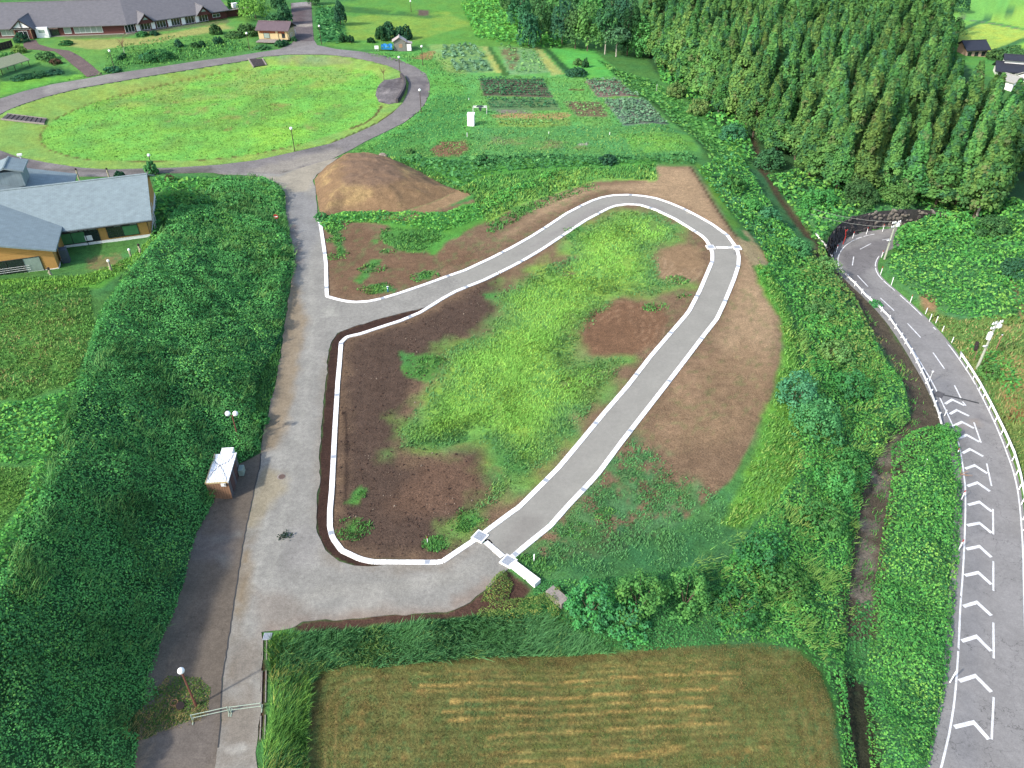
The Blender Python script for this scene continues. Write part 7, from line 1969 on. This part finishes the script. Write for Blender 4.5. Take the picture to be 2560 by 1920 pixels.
# guardrails
def guardrail(px_top, label, back=1, post_gap=2.6):
    W = np.array([P(a, b_, zr(b_ + 8) + .75) for a, b_ in px_top])
    W2 = resample(W, .9)
    zt_ = TZ(W2[:, 0], W2[:, 1]) + .72
    zt_ = np.convolve(np.pad(zt_, 3, mode='edge'), np.ones(7) / 7, 'valid')
    r = empty('guardrail', (W2[0, 0], W2[0, 1], zt_[0] - .72), 0, label, 'guardrail', 'white guardrails of the cracked road')
    o0 = np.array(r.location)
    pts_ = np.column_stack([W2, zt_]) - o0
    t = np.gradient(pts_[:, :2], axis=0); t /= np.hypot(*t.T)[:, None] + 1e-9
    nrm = np.stack([-t[:, 1], t[:, 0]], 1)
    prof = [(.04, -.19), (.0, -.17), (.09, -.08), (.0, 0), (.09, .08), (.0, .17), (.04, .19)]
    V = []
    for p, q in zip(pts_, nrm):
        for u, w in prof: V.append((p[0] - q[0] * u * back, p[1] - q[1] * u * back, p[2] + w))
    n = len(prof)
    F = [(i * n + j, i * n + j + 1, (i + 1) * n + j + 1, (i + 1) * n + j) for i in range(len(pts_) - 1) for j in range(n - 1)]
    o = np_mesh('beam', V, F, STEEL, r)
    md = o.modifiers.new('thick', 'SOLIDIFY'); md.thickness = .03
    s_ = np.r_[0, np.cumsum(np.hypot(*np.diff(W2, axis=0).T))]
    for d_ in np.arange(.3, s_[-1], post_gap):
        k = int(np.searchsorted(s_, d_)); k = min(k, len(pts_) - 1)
        p = pts_[k]; q = nrm[k] * .16 * back
        MB().bar((p[0] + q[0], p[1] + q[1], p[2] - 1.0), (p[0] + q[0], p[1] + q[1], p[2] + .2), .07, n=8).box((p[0] + q[0] * .45, p[1] + q[1] * .45, p[2]), (.16, .16, .12)).build('post', STEEL, r)


guardrail([(2034, 607), (2066, 632), (2086, 654), (2112, 685), (2140, 711), (2165, 739), (2181, 752)], 'upper white guardrail on the left of the road bend')
guardrail([(2196, 764), (2222, 790), (2256, 839), (2285, 885), (2305, 925), (2324, 965), (2348, 1033), (2356, 1063)], 'lower white guardrail left of the road beside the earth lane')
guardrail([(2400, 882), (2425, 918), (2450, 958), (2482, 1018), (2513, 1081), (2536, 1133), (2551, 1185), (2562, 1240), (2572, 1330)], 'white guardrail on the right side of the road', back=-1)
g0 = G1(2319, 962)
r = empty('marker_post', g0, 0, 'thin silver marker post at the left guardrail', 'post')
h = height_to(g0, 929)
MB().bar((0, 0, 0), (0, 0, h), .05, n=7).build('shaft', GALV, r)
MB().box((0, 0, h), (.22, .1, .22)).build('reflector', STEEL, r)

# utility poles
def upole(px, py, ty, label, arms=True, lamp_=False, trans=False, m=CPOLE, rad_=.2):
    g0 = G1(px, py); h = height_to(g0, ty)
    r = empty('utility_pole', g0, .35, label, 'pole')
    MB().bar((0, 0, -.4), (0, 0, h), rad_, rad_ * .62, 12).build('pole', m, r)
    if arms:
        for k in range(2):
            z = h - .25 - .75 * k
            MB().box((0, -.12, z), (1.9 - .3 * k, .1, .1)).build('cross_arm', GALV, r)
            for sx in (-.8, -.4, .45, .8):
                MB().bar((sx, -.12, z + .05), (sx, -.12, z + .34), .10, .06, 7).build('insulator', INSUL, r)
        MB().box((.35, -.25, h - .65), (.5, .4, .5)).build('switch_box', INSUL, r)
    if trans:
        MB().bar((-.45, -.1, h - 2.7), (-.45, -.1, h - 1.75), .32, n=12).box((-.45, -.1, h - 1.65), (.25, .25, .2)).build('transformer', INSUL, r)
        MB().box((-.2, 0, h - 2.2), (.4, .08, .08)).build('bracket', GALV, r)
    MB().bar((0, -.1, h * .52), (-.75, -.25, h * .54), .05, n=6).box((-.8, -.26, h * .54), (.45, .18, .12)).build('street_light', STEEL, r)
    for k in range(8):
        MB().bar((-.28, 0, h * .3 + .7 * k), (.28, 0, h * .3 + .7 * k), .02, n=4).build('step_bolt', GALV, r)
    return g0 + [0, 0, h]


ta = upole(2441, 924, 803, 'near concrete utility pole with a white transformer right of the road', trans=True)
tb = upole(2211, 648, 553, 'far concrete utility pole at the inside of the road bend')
tc_ = upole(1795, 286, 221, 'pale concrete pole standing before the cedar wood', arms=False, rad_=.22)
g0 = G1(1652, 143); hh_ = height_to(g0, 119)
for (px, py, ty, lab) in ((1652, 143, 119, 'pale pole half hidden in the bushes left of the cedars'), (1297, 90, 72, 'thin white post in the far bright creeper'), (1641, 228, 212, 'thin pale stick in the gully grass'), (2490, 873, 837, 'wooden pole in the grass behind the near utility pole')):
    g0 = G1(px, py); h = height_to(g0, ty)
    r = empty('wooden_pole' if px > 2400 else 'thin_post', g0, 0, lab, 'pole')
    MB().bar((0, 0, -.3), (0, 0, h), .1, .07, 8).build('shaft', TIMBER if px > 2400 else CPOLE, r)
    MB().bar((0, 0, h - .05), (0, 0, h + .03), .11, n=8).build('cap', GALV, r)
o = MB()
for dz, dx in ((-.1, 0), (-1.1, .2)):
    p0 = tb + [dx, 0, dz]; p1 = P(2030, 520, 1.5) + [0, 0, dz]
    pr = p0
    for k in range(1, 13):
        t = k / 12
        pt = p0 * (1 - t) + p1 * t - np.array([0, 0, 2.4 * t * (1 - t)])
        o.bar(pr, pt, .03, n=4); pr = pt
o = o.build('power_line', mat('grey_cable', A(170, 172, 170), .6, .05, 3))
tag(o, 'two thin grey cables from the far utility pole towards the bushes', 'cable')
g0 = G1(2432, 905)
o = MB().plank((0, 0, .08), (1.6, 2.3, .3), .14, .1).build('timber_pole', TIMBER, loc=g0); tag(o, 'thin timber lying by the right guardrail end', 'timber')
g0 = G1(2438, 878)
o = MB().plank((0, 0, .15), (.9, 1.6, .5), .45, .3).build('timber_log', DARKW, loc=g0); tag(o, 'dark log lying on the dry verge by the utility pole', 'log')

# stone wall of the road bend: each stone a part
STONE = mat('dark_rubble', A(80, 76, 80), .95, .3, 3, bump=.05)
STONEL = mat('grey_rubble', A(136, 128, 124), .95, .3, 3, bump=.05)
wf = resample(chaikin(np.array([P(a, b_, -8.0) for a, b_ in WALL_FOOT])), .9)
wt = resample(chaikin(np.array([P(a, b_, -4.2) for a, b_ in WALL_TOP])), .9)
n_ = min(len(wf), len(wt))
wf = resample(wf, 1); wt = resample(wt, 1)
m_ = 46
wf = np.stack([np.interp(np.linspace(0, 1, m_), np.linspace(0, 1, len(wf)), wf[:, i]) for i in (0, 1)], 1)
wt = np.stack([np.interp(np.linspace(0, 1, m_), np.linspace(0, 1, len(wt)), wt[:, i]) for i in (0, 1)], 1)
r = empty('stone_wall', (wf[0, 0], wf[0, 1], -8), 0, 'dark rubble stone retaining wall curving round the road bend', 'wall')
O0 = np.array(r.location)
rows_ = 6
cin = np.array([P(2230, 640, -8)[0], P(2230, 640, -8)[1]])
Vb = []
for k in range(m_):
    for t in (0, 1):
        p = wf[k] * (1 - t) + wt[k] * t
        d = cin - p; d /= np.hypot(*d)
        p = p + d * .25
        Vb.append((p[0] - O0[0], p[1] - O0[1], -.6 + 4.6 * t))
np_mesh('wall_core', Vb, [(2 * k, 2 * k + 2, 2 * k + 3, 2 * k + 1) for k in range(m_ - 1)], STONE, r)
rr = random.Random(5)
STM = []
for q in range(6):
    mb = MB()
    n8 = 7
    rim = [(math.cos(2 * math.pi * i / n8) * rr.uniform(.8, 1.1), math.sin(2 * math.pi * i / n8) * rr.uniform(.75, 1.1)) for i in range(n8)]
    vs = [(x, 0, z) for x, z in rim] + [(x * .62, -.6 + rr.uniform(-.15, .1), z * .62) for x, z in rim]
    mb.add(vs, [(i, (i + 1) % n8, n8 + (i + 1) % n8, n8 + i) for i in range(n8)] + [tuple(range(n8, 2 * n8))])
    STM.append((mb.mesh('stone', STONE), mb.mesh('stone', STONEL)))
for i in range(300):
    u = rr.uniform(0, m_ - 1.01); t = rr.uniform(.02, .98)
    k = int(u); fr = u - k
    lerp = lambda W: W[k] * (1 - fr) + W[k + 1] * fr
    p = lerp(wf) * (1 - t) + lerp(wt) * t
    d = cin - p; d /= np.hypot(*d)
    p = p + d * .22
    o = link('stone', STM[i % 6][1 if (u > m_ * .5 and rr.random() < .55) or rr.random() < .12 else 0], r, (p[0] - O0[0], p[1] - O0[1], -.3 + 4.3 * t))
    sc = rr.uniform(.28, .62)
    o.rotation_euler = (rr.uniform(-.2, .2), rr.uniform(-.5, .5), math.atan2(-d[1], -d[0]) - math.pi / 2 + rr.uniform(-.2, .2))
    o.scale = (sc * rr.uniform(.9, 1.4), sc * .6, sc * .8)

# soil heap
HEAP = [(849, 393), (815, 414), (794, 436), (784, 450), (788, 470), (793, 503), (800, 545), (860, 528), (930, 532), (1000, 530), (1080, 506), (1150, 476), (1110, 462), (1060, 432), (1000, 404), (930, 388)]
hw = G(HEAP)[:, :2]
B = densify(hw, .6)
X, Y = np.meshgrid(np.arange(B[:, 0].min(), B[:, 0].max(), .45), np.arange(B[:, 1].min(), B[:, 1].max(), .45))
Q = np.stack([X.ravel(), Y.ravel()], 1) + RNG.uniform(-.1, .1, (X.size, 2))
Q = Q[inside(Q[:, 0], Q[:, 1], B)]
Q = Q[dist_line(Q[:, 0], Q[:, 1], B, True) > .2]
allp = np.concatenate([B, Q])
v, e, f, *_ = delaunay_2d_cdt([Vector((float(a), float(b_))) for a, b_ in allp], [(i, (i + 1) % len(B)) for i in range(len(B))], [], 0, 1e-5)
V = np.array([(a.x, a.y) for a in v]); F = np.array([t for t in f if len(t) == 3])
c = V[F].mean(1); F = F[inside(c[:, 0], c[:, 1], B)]
a_ = V[F]; cr = (a_[:, 1, 0] - a_[:, 0, 0]) * (a_[:, 2, 1] - a_[:, 0, 1]) - (a_[:, 1, 1] - a_[:, 0, 1]) * (a_[:, 2, 0] - a_[:, 0, 0])
F[cr < 0] = F[cr < 0][:, ::-1]
sd = np.maximum(sdist(V[:, 0], V[:, 1], B), 0)
ctr = G1(905, 455)[:2]
front = sd * .85
hz = 3.1 * (1 - np.exp(-(front / 3.0) ** 1.6)) * (1 - .35 * smooth(V[:, 0], ctr[0] + 3, ctr[0] + 16))
hz = hz * (1 + .10 * fbm(V[:, 0], V[:, 1], 3, 61, 3)) + .28 * fbm(V[:, 0], V[:, 1], 1.3, 62, 4) * smooth(sd, .3, 2)
z = TZ(V[:, 0], V[:, 1]) + hz + .05 - .1 * (sd < .05)
base = A(156, 128, 101)
col = paint(V[:, 0], V[:, 1], base, [])
n1 = fbm(V[:, 0], V[:, 1], 4, 63, 4)
col = col * (1 + .1 * n1)[:, None]
strw = smooth(n1 + .5 * fbm(V[:, 0], V[:, 1], .9, 64, 3), .0, .5) * smooth(sd, .5, 2) * (1 - smooth(hz, 2.4, 2.9))
col = col * (1 - .6 * strw[:, None]) + A(190, 164, 118) * .6 * strw[:, None]
top = smooth(hz, 2.3, 2.9)
col = col * (1 - .6 * top[:, None]) + A(140, 116, 104) * .6 * top[:, None]
o = np_mesh('soil_heap', np.column_stack([V, z]), F, MATS.get('ground') or ground.data.materials[0], cols=col, smooth=True)
tag(o, 'heap of brown soil and straw at the road junction', 'soil heap')

# crops
def crops(px, du, dv, size, pal, seed, label, leaves=6, jit=.12, gap=0.0):
    q = G(px)[:, :2]
    u = q[1] - q[0]; L1 = np.hypot(*u); vv = q[3] - q[0]; L2 = np.hypot(*vv)
    A_, B_ = np.meshgrid(np.arange(.3, L1, du) / L1, np.arange(.3, L2, dv) / L2)
    s_, t_ = A_.ravel(), B_.ravel()
    p = (q[0] * ((1 - s_) * (1 - t_))[:, None] + q[1] * (s_ * (1 - t_))[:, None] + q[2] * (s_ * t_)[:, None] + q[3] * ((1 - s_) * t_)[:, None])
    p = p + RNG.normal(0, jit, p.shape)
    k = RNG.random(len(p)) > gap
    p = p[k]
    n = len(p)
    S = size * RNG.uniform(.6, 1.25, n) * (1 + .3 * fbm(p[:, 0], p[:, 1], 4, seed, 2))
    pp = np.repeat(p, leaves, 0); SS = np.repeat(S, leaves)
    an = RNG.uniform(0, 6.28, len(pp))
    C = np.stack([pp[:, 0] + np.cos(an) * SS * .35, pp[:, 1] + np.sin(an) * SS * .35, TZ(pp[:, 0], pp[:, 1]) + SS * RNG.uniform(.3, .8, len(pp))], 1)
    N = np.stack([np.cos(an) * .6, np.sin(an) * .6, np.ones(len(pp))], 1) + RNG.normal(0, .2, (len(pp), 3)); N /= np.linalg.norm(N, axis=1)[:, None]
    V, F = quads(C, N, SS * .8)
    colr = pal_pick(pal, pp[:, 0], pp[:, 1], 3, seed + 1, len(pp)) * RNG.uniform(.8, 1.2, len(pp))[:, None]
    o = np_mesh('crop_rows', V, F, LEAF, cols=np.repeat(colr, 4, 0))
    TRI[0] += 2 * len(F)
    tag(o, label, 'crops', kind='stuff')


DK = [((.03, .085, .05), 3), ((.045, .11, .06), 2)]
GY = [((.075, .14, .10), 3), ((.10, .17, .125), 2), ((.05, .105, .075), 1)]
MX = [((.08, .17, .07), 3), ((.12, .21, .09), 2), ((.05, .12, .06), 2)]
crops([(1199, 197), (1354, 199), (1381, 242), (1209, 238)], .75, 1.9, .75, DK, 501, 'dark green vegetables in dotted rows on brown soil', 5, .07)
crops([(1219, 249), (1384, 248), (1401, 273), (1226, 274)], .85, 1.9, .8, DK, 511, 'leafy green vegetables in rows below the dotted plot', 5, .12, .12)
crops([(1464, 203), (1542, 201), (1598, 243), (1496, 243)], .8, 1.3, .75, GY, 521, 'grey green cabbages in the upper right plot', 5, .15, .2)
crops([(1510, 251), (1608, 251), (1670, 311), (1562, 313)], .75, 1.2, .85, GY, 531, 'dense grey green cabbages in the right plot', 5, .15, .05)
crops([(1410, 256), (1496, 257), (1520, 290), (1446, 291)], .8, 1.4, .6, MX, 541, 'sparse seedlings in the middle plot', 4, .15, .3)
crops([(1112, 116), (1180, 113), (1210, 144), (1106, 147)], 2.0, .9, 1.0, GY, 551, 'tall pale crops in the far left plot', 5, .25, .2)
crops([(1128, 152), (1214, 150), (1238, 177), (1142, 181)], 2.6, .8, 1.0, GY, 561, 'crop ridges in the plot below the far left one', 5, .25, .15)
crops([(1250, 112), (1340, 119), (1376, 180), (1275, 186)], 1.6, 1.6, .8, MX, 571, 'mixed low crops between pale grass strips', 4, .5, .4)
crops([(1245, 300), (1422, 300), (1428, 316), (1252, 314)], 1.2, 1.5, .6, MX, 581, 'young green rows in the lowest plot', 4, .2, .2)

# small odds and ends
g0 = G1(713, 1341)
r = empty('weed_heap', g0, 0, 'small heap of dark pulled weeds and litter on the worn road', 'heap')
C = np.column_stack([RNG.normal(0, .3, 90), RNG.normal(0, .22, 90), np.abs(RNG.normal(.12, .07, 90)) + .08])
N = RNG.normal(size=(90, 3)); N /= np.linalg.norm(N, axis=1)[:, None]
V, F = quads(C, N, np.full(90, .2))
o = np_mesh('weeds', V, F, LEAF, r, cols=np.repeat(np.array([[.03, .05, .035]]) * RNG.uniform(.6, 1.8, (90, 1)), 4, 0)); o['kind'] = 'stuff'
MB().box((-.1, .05, .2), (.2, .14, .06), .5).box((.2, -.05, .18), (.14, .1, .05), 1.1).build('litter', PALEG, r)
g0 = G1(956, 391)
r = empty('boulder', g0, 0, 'pale boulder in the grass behind the soil heap', 'rock')
mb = MB().ball((0, 0, .25), .75, 9, 6, 0, .6).ball((.6, -.2, .15), .5, 8, 5, 0, .6)
mb.v = [(x + .12 * math.sin(7 * y + 3 * z), y + .1 * math.sin(6 * x), z) for x, y, z in mb.v]
mb.build('rock', mat('pale_rock', A(176, 160, 150), .9, .2, 4), r)
g0 = G1(2398, 1192)
r = empty('dead_branch', g0 + [0, 0, .3], 0, 'bare dead branch with brown leaves at the left road edge', 'branch')
mb = MB()
rr = random.Random(9)
for k in range(9):
    mb.bar((0, 0, .1), (rr.uniform(-.4, 1.1), rr.uniform(-.8, .8), rr.uniform(.2, .9)), .035, .015, 5)
mb.build('twigs', mat('dead_leaf', A(176, 144, 124), .9, .2, 5), r)
# scattered clods and stones on the bare soil
PL_S = G([(860, 850), (1060, 790), (1240, 690), (1260, 760), (1080, 900), (1000, 1110), (1230, 1150), (1150, 1380), (940, 1395), (850, 1370), (840, 1100)])
q = RNG.uniform(PL_S[:, :2].min(0), PL_S[:, :2].max(0), (5000, 2)); q = q[inside(q[:, 0], q[:, 1], PL_S)]
q2 = RNG.uniform(hw.min(0), hw.max(0), (0, 2))
C = np.column_stack([q, TZ(q[:, 0], q[:, 1]) + .03]); n = len(C)
sz = RNG.gamma(2, .022, n) + .02
N = RNG.normal(size=(n, 3)); N[:, 2] = np.abs(N[:, 2]) + .5; N /= np.linalg.norm(N, axis=1)[:, None]
V = np.concatenate([np.stack([C + np.stack([sz, 0 * sz, 0 * sz], 1), C + np.stack([-.5 * sz, .86 * sz, 0 * sz], 1), C + np.stack([-.5 * sz, -.86 * sz, 0 * sz], 1), C + np.stack([.2 * sz, .1 * sz, 1.1 * sz], 1)], 1)]).reshape(-1, 3)
i = np.arange(n) * 4
F = np.concatenate([np.stack([i, i + 1, i + 3], 1), np.stack([i + 1, i + 2, i + 3], 1), np.stack([i + 2, i, i + 3], 1)])
ccol = np.repeat(np.where(RNG.random((n, 1)) < .06, A(176, 158, 144), A(104, 84, 76)) * RNG.uniform(.7, 1.3, (n, 1)), 4, 0)
o = np_mesh('soil_clods', V, F, ground.data.materials[0], cols=ccol)
tag(o, 'small clods and stones strewn over the dark soil of the plot', 'clods', kind='stuff')
print('script time', round(time.time() - _T0, 1), 'objects', len(bpy.data.objects))
